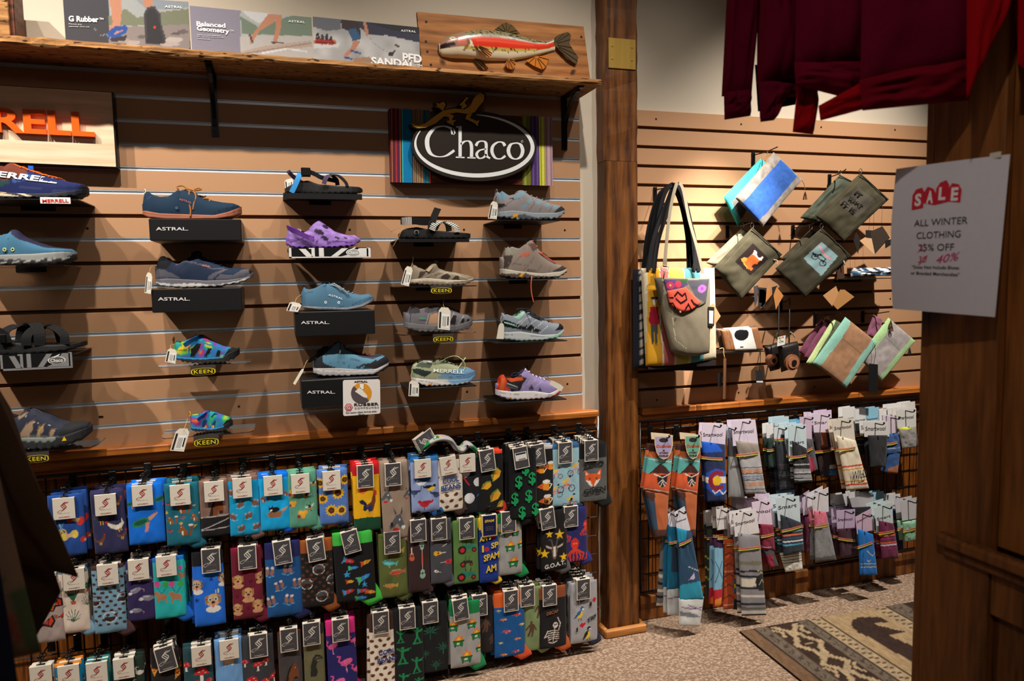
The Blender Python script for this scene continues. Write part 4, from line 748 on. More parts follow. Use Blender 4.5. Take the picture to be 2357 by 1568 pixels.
s.cross_laces(5, .42, .72, (140, 150, 158), 0.0024); s.loop('heel_loop', (96, 100, 96), 1640, 285, 55, 0.0024); s.tag([(1605, 308), (1652, 322), (1642, 438), (1580, 432)], -0.056, [(1650, 260, 0), (1625, 290, -0.04), (1622, 325, -0.056)])
# hiking boot
s = Shoe('hiking_boot', 'mid-height taupe hiking boot with coral laces', 'a6', '1680,832 1760,852 1900,853 2050,850 2147,804', '1685,782 1800,800 1950,816 2080,802 2147,776', '1700,700 1708,655 1735,622 1800,642 1850,604 1888,557 1912,592 1942,642 1990,700 2060,745 2110,757 2146,788', (1730, 1850), (172, 156, 146), (214, 206, 190),
  [P((84, 72, 68), 1695, 780, 1700, 690, 1730, 690, 1760, 670, 1740, 740, 1720, 770), P((84, 74, 70), 2010, 805, 2060, 780, 2110, 755, 2150, 765, 2150, 800), P((168, 164, 148), 1705, 680, 1730, 620, 1800, 640, 1760, 690), P((238, 118, 86), 1800, 690, 1850, 665, 1880, 670, 1830, 700), P((120, 92, 84), 1865, 610, 1905, 600, 1935, 640, 1890, 660)]+[Ln((140, 124, 114), 5, *q) for q in ((1740, 770, 1800, 700, 1870, 690), (1830, 790, 1890, 720, 1900, 690), (1920, 805, 1950, 750), (1990, 810, 2010, 765), (1720, 740, 1860, 760))],
  [P((96, 82, 74), 1675, 815, 1760, 818, 1840, 812, 1900, 832, 2060, 835, 2150, 790, 2150, 870, 1675, 870), P((236, 168, 40), 1790, 840, 1808, 815, 1835, 815, 1815, 838)], lug=0.0035, inner=(66, 58, 54))
s.cross_laces(6, .46, .80, (236, 112, 80), 0.0026); s.cord('lace_ends', (226, 108, 84), 0.0022, [(1900, 640, -0.02), (1930, 665, -0.03), (1970, 690, -0.034), (2050, 742, -0.036)], [(1885, 836, -0.055), (1884, 850, -0.066), (1880, 900, -0.067), (1885, 960, -0.067), (1900, 1020, -0.067)]); s.text('MERRELL', 1852, 792, 1922, 800, 10, (60, 50, 46), 0.01)
s.loop('heel_loop', (200, 176, 140), 1700, 680, 45, 0.002)
# grey runner
s = Shoe('running_shoe', 'pale grey running shoe with white lines, black side panel and mint lining', 'a7', '1690,486 1800,502 1950,496 2060,476 2127,434', '1685,440 1800,432 1950,456 2060,450 2124,410', '1688,340 1690,302 1740,322 1780,330 1830,287 1900,300 1960,345 2040,375 2100,380 2126,408', (1705, 1815), (160, 170, 186), (206, 212, 216),
  [P((26, 28, 32), 1690, 370, 1700, 350, 1780, 380, 1830, 395, 1950, 420, 1940, 435, 1810, 420, 1690, 400), P((30, 32, 36), 2040, 425, 2070, 400, 2090, 375, 2120, 380, 2110, 420), P((30, 32, 36), 1820, 400, 1880, 380, 1900, 400, 1860, 415), P((180, 236, 208), 1760, 335, 1830, 290, 1850, 300, 1800, 345), P((40, 44, 52), 1850, 310, 1900, 300, 1960, 345, 1930, 350)]+[Ln((232, 236, 240), 5, *q) for q in ((1790, 400, 1850, 340, 1890, 330), (1850, 405, 1900, 360, 1930, 345), (1880, 430, 1930, 390, 1960, 365), (1940, 440, 1990, 395), (1780, 380, 1830, 345))],
  [P((150, 206, 186), 1690, 478, 1800, 492, 1950, 488, 2127, 430, 2127, 510, 1690, 510), Ln((150, 160, 166), 4, 1700, 455, 1820, 462, 2000, 470)], lug=0.002, inner=(150, 206, 184))
s.text('MERRELL', 1698, 376, 1782, 400, 13, (170, 236, 210), 0.02, 0.1); s.cross_laces(6, .38, .72, (44, 48, 56), 0.0024); s.cord('lace_bow', (52, 56, 66), 0.0022, [(1800, 300, -0.015), (1780, 280, -0.02), (1830, 275, -0.015), (1880, 285, -0.01), (1840, 295, -0.02)], [(1880, 330, -0.025), (1920, 340, -0.03), (1960, 352, -0.03)]); s.tag([(1658, 375), (1695, 378), (1690, 486), (1640, 484)], -0.05, [(1690, 310, 0), (1670, 340, -0.03), (1678, 380, -0.05)], bars=False)
# lilac / red runner
s = Shoe('running_shoe', 'lilac and fiery red running shoe with white sole and white hang tag', 'a7', '1650,880 1720,910 1850,910 2000,896 2090,862 2112,832', '1652,842 1750,850 1900,846 2000,860 2108,818', '1668,800 1678,752 1700,737 1760,762 1810,732 1855,692 1905,742 1970,766 2050,790 2096,802 2112,824', (1700, 1820), (170, 154, 210), (238, 234, 236),
  [P((226, 72, 38), 1650, 850, 1670, 740, 1710, 735, 1740, 770, 1730, 850), P((40, 36, 40), 1700, 740, 1810, 735, 1850, 760, 1820, 800, 1800, 845, 1740, 850, 1720, 800), P((86, 88, 96), 1705, 795, 1790, 815, 1785, 840, 1705, 820), P((232, 110, 50), 1665, 840, 1680, 760, 1700, 760, 1690, 840), P((232, 92, 52), 1710, 760, 1820, 750, 1830, 770, 1740, 785), P((72, 62, 90), 1850, 845, 1880, 800, 1900, 840), P((72, 62, 90), 1920, 848, 1935, 815, 1955, 850)]+[Ln((206, 194, 236), 5, *q) for q in ((1820, 830, 1880, 770), (1860, 800, 1910, 770), (1900, 820, 1950, 780))],
  [P((226, 70, 40), 1800, 905, 2000, 888, 2112, 825, 2112, 920, 1800, 920), P((150, 130, 200), 1650, 880, 1760, 905, 1760, 920, 1650, 920), P((236, 156, 40), 1710, 905, 1740, 885, 1745, 905), Ln((180, 172, 180), 4, 1660, 860, 1800, 872, 1950, 872)], lug=0.003, inner=(40, 30, 30))
s.cross_laces(6, .42, .70, (214, 204, 238), 0.0026); s.cord('lace_bow', (40, 44, 62), 0.0024, [(1800, 735, -0.015), (1770, 720, -0.02), (1740, 745, -0.025), (1800, 730, -0.02), (1855, 675, 0.0)]); s.text('MERRELL', 1715, 798, 1785, 822, 9, (200, 204, 210), 0.01, 0.1)
s.tag([(2020, 768), (2110, 815), (2090, 850), (2010, 800)], -0.055, [(1975, 745, -0.02), (1990, 760, -0.04), (2030, 785, -0.055)], bars=False)
# seat every shelf and riser just under its shoe
_sh = [o for o in COL.objects if o.parent is None and o.get('category') in ('shoe', 'sandal', 'clog', 'boot')]
for o in [o for o in COL.objects if o.parent is None and o.name.startswith(('shoe_shelf', 'box_riser'))]:
 top = o.location.z+(max(v.co.z for c in o.children if c.name.startswith('box') for v in c.data.vertices) if o.name.startswith('box') else 0)
 c = [q for q in _sh if abs(q.location.x-o.location.x) < .13 and -.02 < q.location.z-top < .045 or abs(q.location.x-o.location.x) < .13 and abs(q.location.z-top) < .02]
 if c: q = min(c, key=lambda k: abs(k.location.z-top)); o.location.z += q.location.z-.0006-top
# ================================================================== signs, posters and the mounted trout
CR.update({'b1': (0, 0, 2.946), 'b2': (700, 0, 2.946), 'm1': (0, 180, 6.533)})
def conv(crop, y, layers, k=None):
 k = k or 1.0/(CR[crop][2]*650.0); out = []
 for L in layers:
  if L[0] == 'f': out.append(L); continue
  out.append((L[0], L[1], [tuple(cat_(crop, a, b, y)[[0, 2]]) for a, b in L[2]])+((L[3]*k,) if L[0] == 'l' else ()))
 return out
def panel(root, name, crop, quad, y, base, layers, nu, nv, th=0.004, mat='print', edge=(230, 228, 224), grain=0.0):
 """flat board on the plane y whose front face is painted; quad TL,TR,BR,BL in crop pixels"""
 o = np.array(root.location); Q = np.array([cat_(crop, a, b, y)[[0, 2]] for a, b in quad])
 A, B = np.meshgrid(np.linspace(0, 1, nu), np.linspace(0, 1, nv)); A = A.ravel()[:, None]; B = B.ravel()[:, None]
 XZ = (Q[0]*(1-A)+Q[1]*A)*(1-B)+(Q[3]*(1-A)+Q[2]*A)*B
 C = paint(XZ[:, 0], XZ[:, 1], base, conv(crop, y, layers), grain)
 m = MB(); m.addc(np.c_[XZ[:, 0]-o[0], np.full(len(XZ), y-o[1]), XZ[:, 1]-o[2]], gridF(nu, nv, True), C)
 V = [(q[0]-o[0], yy-o[1], q[1]-o[2]) for yy in (y, y+th) for q in Q]; m.add(V, [(0, 1, 5, 4), (1, 2, 6, 5), (2, 3, 7, 6), (3, 0, 4, 7), (4, 5, 6, 7)], edge)
 return m.ob(name, MT[mat], root)
def ptext(root, crop, s, x0, y0, x1, y1, h, y, c, depth=0.0005, mat='print', name='lettering', **kw):
 p0, p1 = cat_(crop, x0, y0, y), cat_(crop, x1, y1, y); hh = h/(CR[crop][2]*640.0)
 V, F = text3(s, p0, p1, (0, 0, 1), hh, depth, **kw); return ob(name, mesh(name, V-np.array(root.location), F, lin(c)), MT[mat], root)
zst = zs1                                     # shelf top
def poster(label, crop, quad, base, layers, y=-0.12, nu=110, nv=46):
 Q = [cat_(crop, a, b, y) for a, b in quad]; cx = (Q[0][0]+Q[1][0])/2; r = thing('photo_board', (cx, y, zst), label, 'poster', 'photo boards leaning on the wall shelf')
 # lower edge stands on the shelf
 def pix(p):
  d = np.asarray(p)-EYE; k = d@_f; px, py = W/2+FPX*(d@_r)/k, H/2-FPX*(d@_u)/k; c = CR[crop]; return ((px-c[0])*c[2], (py-c[1])*c[2])
 bl, br = pix((Q[0][0], y, zst)), pix((Q[1][0], y, zst))
 panel(r, 'board', crop, [quad[0], quad[1], br, bl], y, base, list(layers)+[('f', lambda U, V, C: C*.72)], nu, nv, 0.005, 'print', (206, 204, 200), 0.05); return r
SK = (206, 142, 112)
r = poster('dark grey photo board with blue sandal and dark shoe sole', 'b1', [(424, -44), (1276, 12), (0, 0), (0, 0)], (64, 62, 70),
  [rect((176, 180, 180), 738, -60, 1290, 330), P((128, 132, 108), 738, 110, 850, 60, 930, 120, 1100, 80, 1290, 60, 1290, 170, 738, 175), P((150, 160, 170), 860, -60, 1290, -60, 1290, 50, 1000, 70), P((150, 138, 136), 738, 185, 1290, 165, 1290, 330, 738, 330)]+
  [ell(c, x, yy, a, b) for c, x, yy, a, b in (((186, 172, 168), 900, 290, 50, 18), ((110, 98, 96), 960, 250, 30, 12), ((196, 184, 180), 1180, 270, 60, 20), ((112, 100, 98), 1240, 215, 40, 14), ((176, 160, 156), 840, 275, 40, 14), ((100, 88, 88), 1190, 230, 30, 10), ((190, 176, 172), 1150, 300, 70, 14))]+
  [P(SK, 738, -40, 822, -40, 826, 70, 816, 170, 852, 212, 800, 244, 745, 232, 742, 190, 765, 150), P(SK, 945, -40, 1042, -40, 1034, 46, 985, 52), P((66, 62, 68), 975, 92, 1000, 46, 1050, 44, 1086, 92, 1100, 190, 1126, 262, 1118, 300, 984, 300, 982, 190), P((44, 42, 48), 990, 100, 1010, 60, 1045, 58, 1072, 100, 1088, 190, 1108, 262, 1104, 292, 996, 292, 996, 190), ell((214, 70, 40), 1047, 184, 10, 9), Ln((36, 82, 168), 26, 742, 230, 790, 192, 850, 190), Ln((36, 82, 168), 18, 742, 250, 800, 240, 850, 215), P((60, 50, 52), 742, 262, 860, 240, 850, 275, 760, 285), Ln((150, 150, 156), 2.5, 640, 192, 665, 225, 690, 245, 715, 228, 735, 245, 760, 258)])
ptext(r, 'b1', 'G Rubber', 467, 146, 670, 152, 32, -0.1215, (240, 240, 242), bold=0.035); ptext(r, 'b1', 'TM', 674, 134, 702, 136, 11, -0.1215, (240, 240, 242), bold=0.02)
ptext(r, 'b1', 'Premium grip,', 467, 168, 556, 172, 8, -0.1215, (220, 220, 224)); ptext(r, 'b1', 'especially when wet', 467, 184, 608, 188, 8, -0.1215, (220, 220, 224)); ptext(r, 'b1', 'ASTRAL', 1118, 52, 1238, 57, 13, -0.1215, (240, 240, 240), bold=0.02, space=1.15)
r = poster('lilac-grey photo board with bare legs walking on a log', 'b1', [(1286, 38), (2112, 118), (0, 0), (0, 0)], (150, 146, 164),
  [rect((186, 192, 190), 1630, 0, 2200, 460), P((122, 140, 122), 1630, 110, 1700, 150, 1760, 190, 1900, 130, 2000, 100, 2200, 90, 2200, 250, 1640, 230), P((222, 224, 228), 1630, 60, 1850, 80, 1760, 160, 1690, 120), P((202, 198, 196), 1630, 240, 2200, 245, 2200, 460, 1630, 460), P((196, 176, 164), 1630, 350, 1800, 310, 2110, 275, 2115, 315, 1900, 345, 1640, 372), P(SK, 1820, 92, 1880, 100, 1860, 150, 1760, 210, 1715, 280, 1700, 300, 1690, 260, 1770, 160), P(SK, 1870, 100, 1912, 104, 1905, 190, 1878, 290, 1850, 290, 1870, 190), Ln((84, 70, 72), 12, 1695, 240, 1715, 290), Ln((84, 70, 72), 10, 1845, 288, 1920, 292), Ln((236, 238, 240), 10, 1780, 360, 1950, 330, 2080, 350), Ln((160, 140, 130), 7, 1660, 362, 1900, 325, 2110, 292)])
ptext(r, 'b1', 'Balanced', 1333, 176, 1530, 190, 27, -0.1215, (240, 240, 244), bold=0.035); ptext(r, 'b1', 'Geometry', 1336, 216, 1556, 238, 35, -0.1215, (240, 240, 244), bold=0.035); ptext(r, 'b1', 'TM', 1560, 214, 1584, 216, 10, -0.1215, (240, 240, 242))
for i, wd_ in enumerate(((1338, 1495), (1338, 1515), (1338, 1425))): ptext(r, 'b1', ('Heel to toe balance', 'lets the foot move freely', 'and naturally')[i], wd_[0], 240+i*13, wd_[1], 246+i*13, 7, -0.1215, (214, 212, 222))
ptext(r, 'b1', 'ASTRAL', 1955, 150, 2068, 158, 13, -0.1215, (236, 238, 238), bold=0.02, space=1.15)
r = poster('whitewater photo board with red raft and large white sandal lettering', 'b2', [(58, 112), (780, 186), (0, 0), (0, 0)], (206, 206, 208),
  [('f', lambda U, V, C: C*(0.62+0.55*vnoise(U, V, 28, 12)[:, None])), P((108, 110, 120), 58, 112, 250, 130, 250, 200, 150, 210, 58, 180), P((178, 46, 36), 62, 282, 80, 258, 130, 270, 200, 266, 222, 280, 214, 300, 150, 306, 100, 306, 76, 300), Ln((120, 28, 24), 5, 70, 286, 140, 290, 216, 286), P((40, 42, 60), 78, 268, 84, 226, 98, 222, 108, 262), P((72, 60, 40), 110, 270, 116, 236, 130, 234, 138, 270), P((36, 50, 70), 142, 272, 146, 232, 160, 230, 166, 270), P((60, 40, 44), 170, 272, 176, 242, 190, 244, 196, 272), Ln((206, 196, 120), 3, 96, 240, 60, 300), Ln((206, 196, 120), 3, 184, 250, 226, 306), P((230, 230, 232), 56, 300, 90, 292, 120, 304, 160, 298, 200, 306, 236, 290, 236, 320, 56, 330), P((52, 54, 76), 250, 130, 790, 186, 790, 290, 700, 270, 560, 240, 440, 235, 380, 190, 250, 160), P((34, 34, 44), 420, 150, 790, 186, 790, 230, 600, 205), P((58, 46, 50), 250, 130, 372, 145, 385, 250, 330, 275, 300, 210, 252, 190), P((56, 96, 140), 300, 200, 350, 190, 388, 262, 330, 282), P(SK, 332, 275, 384, 275, 350, 330, 300, 380, 276, 396, 270, 370, 320, 320), P(SK, 398, 148, 420, 148, 438, 225, 430, 248, 420, 240), Ln((52, 84, 150), 12, 322, 345, 380, 362), Ln((52, 84, 150), 12, 275, 388, 322, 400), Ln((150, 146, 144), 3, 438, 245, 470, 290, 520, 330, 570, 350), P((96, 70, 56), 615, 295, 650, 310, 640, 325, 612, 308), P((52, 50, 56), 572, 355, 600, 350, 625, 335, 600, 380, 575, 382), P((176, 140, 112), 330, 395, 440, 385, 480, 420, 340, 430)])
ptext(r, 'b2', 'PFD', 668, 416, 798, 430, 54, -0.1215, (240, 240, 240), bold=0.04); ptext(r, 'b2', 'SANDAL', 456, 440, 752, 462, 50, -0.1215, (240, 240, 240), bold=0.04); ptext(r, 'b2', 'TM', 764, 452, 800, 456, 16, -0.1215, (240, 240, 240), bold=0.02); ptext(r, 'b2', 'ASTRAL', 656, 214, 758, 221, 13, -0.1215, (240, 240, 240), bold=0.02, space=1.15)
# wooden block at the far left of the shelf
r = thing('wood_block', ((cat_('f', -30, 30, -0.13))[0], -0.13, zst), 'dark weathered wood block at the left end of the wall shelf', 'block'); h_ = cat_('f', 10, -40, -0.13)[2]-zst; xb_ = cat_('f', 22, 30, -0.13)[0]-r.location[0]
MB().box(-0.06, -0.008, 0.002, xb_, 0.0, h_, bev=0.002).ob('front_slab', MT['shelfwood'], r); MB().box(-0.06, 0.0002, 0.002, xb_+0.012, 0.09, h_, bev=0.002).ob('block', MT['rosewood'], r)
# ---- mounted trout
YQ = -0.10
pq = [(765, 80), (1895, 180), (1945, 535), (805, 475)]; c_ = cat_('b2', 1350, 300, YQ)
plq = thing('trout_plaque', (c_[0], YQ, zst), 'carved rainbow trout with red stripe mounted on a brown board', 'plaque')
Q = np.array([cat_('b2', a, b, YQ)[[0, 2]] for a, b in pq]); Q[2][1] = zst+0.001; Q[3][1] = zst+0.001; Q -= np.array([c_[0], zst])
MB().prism([tuple(q) for q in Q], 0.0, 0.018).ob('board', MT['plaquewood'], plq)
m = MB()
for x, y in ((828, 148), (826, 282), (860, 440), (1880, 250), (836, 350)): q = cat_('b2', x, y, YQ); m.disc((q[0]-c_[0], -0.0006, q[2]-zst), 0.0045, 0.001, 'y', 10, (20, 12, 8))
put(m.ob('knot_holes', MT['print'], plq), kind='stuff')
def T(*pl): return np.array([cat_('b2', a, b, YQ-0.02)[[0, 2]]-np.array([c_[0], zst]) for a, b in pl])
ft = T((918, 290), (935, 262), (970, 240), (1030, 220), (1100, 203), (1200, 193), (1300, 196), (1400, 212), (1500, 240), (1580, 262), (1650, 270), (1710, 250)); fb = T((918, 345), (940, 372), (1000, 384), (1100, 388), (1250, 402), (1400, 404), (1500, 388), (1600, 366), (1700, 336), (1745, 330))
xs_ = np.linspace(ft[0, 0], ft[-1, 0], 100); zt_ = np.interp(xs_, ft[:, 0], ft[:, 1]); zb_ = np.interp(xs_, fb[:, 0], fb[:, 1]); V = []; nk = 28
u_ = np.linspace(0, 1, 100); th_ = 0.030*np.minimum(1, np.sqrt(u_*6+0.12))*(1-0.72*u_**1.6)
for i in range(100):
 for k in range(nk):
  a = math.pi*k/(nk-1); V.append((xs_[i], -0.001-th_[i]*math.sin(a)**0.8, (zt_[i]+zb_[i])/2+(zt_[i]-zb_[i])/2*math.cos(a)))
V = np.array(V); zz = np.interp(V[:, 0], xs_, zt_), np.interp(V[:, 0], xs_, zb_); hN = (zz[0]-V[:, 2])/(zz[0]-zz[1]); uN = (V[:, 0]-xs_[0])/(xs_[-1]-xs_[0])
C = paint(uN, hN, (222, 208, 178), [rect((126, 118, 84), 0, -.1, 1.1, .36), rect((188, 166, 84), .2, .60, 1.1, .72), P((206, 52, 30), .24, .28, .6, .27, 1.0, .30, 1.0, .66, .6, .62, .28, .60), P((226, 78, 44), .3, .36, .8, .36, .8, .44, .3, .42), P((150, 110, 92), 0, .1, .2, .1, .26, .3, .22, .65, .1, .6, 0, .5), P((196, 104, 84), .14, .34, .22, .34, .22, .58, .15, .56), P((40, 20, 18), 0, .30, .12, .42, .13, .55, 0, .66), Ln((120, 84, 60), .02, .2, .75, .24, .5, .22, .3), ell((236, 230, 200), .105, .2, .02, .07), ell((14, 12, 10), .105, .2, .010, .035)])
sp = RNG.random((150, 2))
for a, b in sp: 
 uu = .22+a*.76; vv = .04+b*.3 if b < .7 else .62+(b-.7)*.5; d = np.hypot((uN-uu)*3.2, (hN-vv)*1.0); C[d < 0.022] = lin((40, 36, 28))
ob('fish_body', mesh('fish_body', V, gridF(nk, 100), C, True), MT['gloss'], plq)
def fin(name, pl, c, y=-0.006, rays=5, c2=(60, 44, 26)):
 q = T(*pl); o = MB().prism([tuple(v) for v in q], y-0.004, y, c).ob(name, MT['gloss'], plq); a = q[0]; m = MB()
 for k in range(rays):
  f = (k+.5)/rays*(len(q)-2)+1; i = int(f); e = q[i]*(1-f+i)+q[min(i+1, len(q)-1)]*(f-i); m.band([(a[0]*.8+e[0]*.2, y-0.0046, a[1]*.8+e[1]*.2), (e[0], y-0.0046, e[1])], 0.0018, 0.0012, (1, 0, .3), c2)
 put(m.ob('fin_rays', MT['gloss'], o), kind='stuff')
fin('dorsal_fin', [(1380, 215), (1298, 192), (1340, 160), (1375, 145), (1420, 165), (1470, 222)], (92, 74, 40)); fin('tail_fin', [(1700, 295), (1705, 250), (1735, 228), (1795, 210), (1818, 232), (1806, 290), (1840, 345), (1868, 385), (1850, 428), (1790, 395), (1735, 332)], (84, 70, 50), rays=9)
fin('anal_fin', [(1580, 375), (1510, 405), (1560, 440), (1625, 468), (1650, 440), (1672, 372)], (186, 112, 40)); fin('pelvic_fin', [(1390, 395), (1365, 430), (1385, 460), (1420, 470), (1440, 430), (1430, 400)], (170, 100, 40), -0.01); fin('pectoral_fin', [(1160, 315), (1210, 370), (1250, 400), (1268, 375), (1230, 335)], (196, 120, 60), -0.034); fin('belly_fin', [(1150, 385), (1180, 430), (1225, 470), (1240, 440), (1210, 400)], (120, 84, 50), -0.004)
# ---- orange-lettered sign at the left
YM = -0.045; c_ = at(60, 300, YM); r = thing('wood_sign', (c_[0], YM, c_[2]), 'pale birch sign with raised orange letters above the left shoes', 'sign')
Q = np.array([at(a, b, YM)[[0, 2]]-c_[[0, 2]] for a, b in ((-250, 181), (256, 213), (267, 384), (-250, 362))])
MB().prism([tuple(q) for q in Q], 0.0, 0.006).ob('face_board', MT['paleply'], r); MB().prism([tuple(q+np.array([dx, dz])) for q, dx, dz in zip(Q, (-.002, .004, .004, -.002), (.003, .003, -.003, -.003))], 0.006, 0.044).ob('backing', MT['blackcard'], r)
ptext(r, 'f', 'MERRELL', -238, 294, 220, 317, 47, YM-0.001, (236, 96, 26), 0.014, 'gloss', 'raised_letters', bold=0.03, space=1.0)
# ---- webbing sign with oval and gecko
YC_ = -0.035; c_ = cat_('b2', 1130, 1000, YC_); r = thing('webbing_sign', (c_[0], YC_, c_[2]), 'dark oval sign with gecko on a board wrapped in coloured webbing strips', 'sign')
def G(x, y, yy=YC_): return cat_('b2', x, y, yy)[[0, 2]]-c_[[0, 2]]
MB().prism([tuple(G(*p)) for p in ((575, 738), (1682, 798), (1680, 1258), (592, 1234))], 0.0, 0.034).ob('board', MT['rosewood'], r)
tp = lambda x: 738+(x-575)*60/1107; bt = lambda x: 1234+(x-592)*24/1088
def strip(x0, x1, c, extra=()):
 o = MB().prism([tuple(G(*p)) for p in ((x0, tp(x0)-3), (x1, tp(x1)-3), (x1+6, bt(x1)+3), (x0+6, bt(x0)+3))], -0.0022, 0.0, c).ob('webbing_strip', MT['canvas'], r)
 if extra:
  m = MB()
  for a, b, cc in extra: m.prism([tuple(G(*p)) for p in ((a, tp(a)-3), (b, tp(b)-3), (b+6, bt(b)+3), (a+6, bt(a)+3))], -0.0028, -0.0022, cc)
  put(m.ob('woven_lines', MT['canvas'], o), kind='stuff')
strip(580, 656, (110, 40, 44), [(590, 594, (170, 120, 90)), (604, 608, (40, 40, 60)), (618, 622, (190, 60, 70)), (632, 637, (60, 40, 90)), (646, 650, (180, 140, 100))]); strip(660, 728, (18, 116, 168), [(660, 666, (60, 190, 180))])
strip(734, 802, (150, 124, 92), [(742, 746, (90, 60, 40)), (754, 758, (60, 50, 40)), (768, 772, (110, 80, 60)), (784, 788, (70, 50, 40))]); strip(804, 846, (40, 110, 120), [(812, 820, (70, 60, 150)), (828, 834, (40, 140, 70))]); strip(847, 852, (226, 40, 60))
strip(1474, 1530, (110, 116, 44), [(1486, 1500, (150, 156, 70))]); strip(1534, 1588, (84, 62, 118), [(1546, 1550, (120, 100, 160)), (1560, 1564, (60, 44, 90)), (1574, 1578, (120, 100, 160))]); strip(1590, 1626, (196, 198, 70), [(1600, 1604, (120, 130, 40)), (1612, 1616, (230, 230, 110))]); strip(1628, 1680, (176, 146, 156), [(1636, 1639, (110, 70, 90)), (1652, 1656, (206, 176, 186)), (1668, 1671, (110, 70, 90))])
def oval(cx, cy, rx, ry, n=48): return [tuple(G(cx+rx*math.cos(t), cy+ry*math.sin(t)+(rx*math.cos(t))*0.03)) for t in np.linspace(0, 2*math.pi, n, endpoint=False)]
ov = MB().prism(oval(1140, 1000, 420, 236), -0.030, -0.0022, (46, 40, 36)).ob('oval_plate', MT['gloss'], r)
m = MB(); n_ = 60; ang = np.linspace(math.radians(-88), math.radians(206), n_); o1 = [G(1140+404*math.cos(t), 1000+212*math.sin(t)+12*math.cos(t)) for t in ang]; wd_ = 30*np.sin(np.linspace(0.03, math.pi-0.05, n_))**0.6
o2 = [G(1140+(404-w)*math.cos(t), 1000+(212-w*.95)*math.sin(t)+12*math.cos(t)) for t, w in zip(ang, wd_)]
V = [(p[0], -0.0308, p[1]) for q in zip(o1, o2) for p in q]; m.add(V, [(2*i, 2*i+1, 2*i+3, 2*i+2) for i in range(n_-1)], (222, 226, 228)); m.ob('crescent', MT['print'], ov)
def pen(m, pts, wmin, wmax, y, c):
 """broad-nib stroke: thick where it runs upright, thin where it runs level"""
 pts = [np.array(p, float) for p in pts]; P2 = smooth_path([np.array([p[0], 0, p[1]]) for p in pts], 7) if len(pts) > 2 else [np.array([p[0], 0, p[1]]) for p in pts]; P2 = [np.array([p[0], p[2]]) for p in P2]; V = []
 for i, p in enumerate(P2):
  d = P2[min(i+1, len(P2)-1)]-P2[max(i-1, 0)]; d = d/(np.linalg.norm(d)+1e-9); w = wmin+(wmax-wmin)*abs(d[1])**1.5; n = np.array([-d[1], d[0]])
  for sgn in (-1, 1): q = G(*(p+n*sgn*w/2)); V.append((q[0], y, q[1]))
 m.add(V, [(2*i, 2*i+1, 2*i+3, 2*i+2) for i in range(len(P2)-1)], c)
m = MB(); cw = (224, 228, 230); Y_ = -0.0312
pen(m, [(1000, 920), (985, 885), (930, 868), (870, 885), (828, 940), (824, 1000), (845, 1050), (890, 1072), (950, 1066), (1005, 1030)], 7, 30, Y_, cw); pen(m, [(992, 880), (1002, 925)], 8, 8, Y_, cw)
pen(m, [(1044, 870), (1044, 1076)], 20, 22, Y_, cw); pen(m, [(1018, 874), (1050, 868)], 8, 8, Y_, cw); pen(m, [(1015, 1076), (1074, 1078)], 9, 9, Y_, cw); pen(m, [(1050, 990), (1075, 970), (1105, 970), (1120, 1000), (1120, 1078)], 8, 22, Y_, cw); pen(m, [(1092, 1079), (1148, 1081)], 9, 9, Y_, cw)
pen(m, [(1150, 1000), (1165, 975), (1195, 968), (1218, 985), (1220, 1060), (1245, 1084)], 8, 20, Y_, cw); pen(m, [(1218, 1020), (1175, 1030), (1155, 1055), (1170, 1082), (1200, 1078), (1220, 1056)], 8, 18, Y_, cw)
pen(m, [(1345, 1000), (1330, 978), (1298, 975), (1265, 1000), (1258, 1040), (1280, 1080), (1318, 1086), (1348, 1066)], 8, 22, Y_, cw); pen(m, [(1425, 980), (1385, 990), (1368, 1032), (1385, 1075), (1420, 1088), (1452, 1070), (1464, 1030), (1450, 992), (1425, 980)], 8, 24, Y_, cw)
pen(m, [(1453, 970), (1460, 962), (1467, 970), (1460, 977), (1453, 970)], 2, 2, Y_, cw); m.ob('lettering', MT['print'], ov)
GB = [(716, 852), (760, 868), (810, 850), (870, 805), (930, 765), (1000, 752), (1070, 758), (1110, 735), (1130, 690), (1155, 655), (1185, 645), (1204, 660), (1200, 700), (1170, 735), (1140, 775), (1100, 790), (1020, 778), (950, 790), (880, 850), (810, 880), (760, 884), (726, 872)]
GL = [[(925, 770), (945, 725), (930, 705), (900, 720), (878, 712), (890, 735), (872, 738), (905, 748)], [(1060, 755), (1088, 735), (1070, 712), (1098, 680), (1085, 675), (1060, 705), (1035, 728), (1060, 735), (1045, 745)], [(960, 785), (1000, 800), (985, 830), (1015, 830), (995, 848), (1000, 866), (965, 850), (948, 838), (970, 830), (965, 808), (930, 805)], [(1090, 790), (1125, 780), (1105, 815), (1150, 835), (1172, 830), (1162, 850), (1160, 872), (1140, 850), (1075, 820)]]
m1, m2 = MB(), MB()
def grow(pl, k): c = np.mean(pl, 0); return [tuple(c+(np.array(p)-c)*(1+k/(np.linalg.norm(np.array(p)-c)+1e-6))) for p in pl]
for pl in [GB]+GL: m1.prism([tuple(G(*p)) for p in grow(pl, 12)], -0.036, -0.0023, (24, 22, 22)); m2.prism([tuple(G(*p)) for p in pl], -0.0375, -0.0361, (206, 150, 40))
put(m1.ob('gecko_outline', MT['gloss'], r), kind='stuff'); put(m2.ob('gecko', MT['print'], r, label='golden gecko silhouette'), kind='stuff')
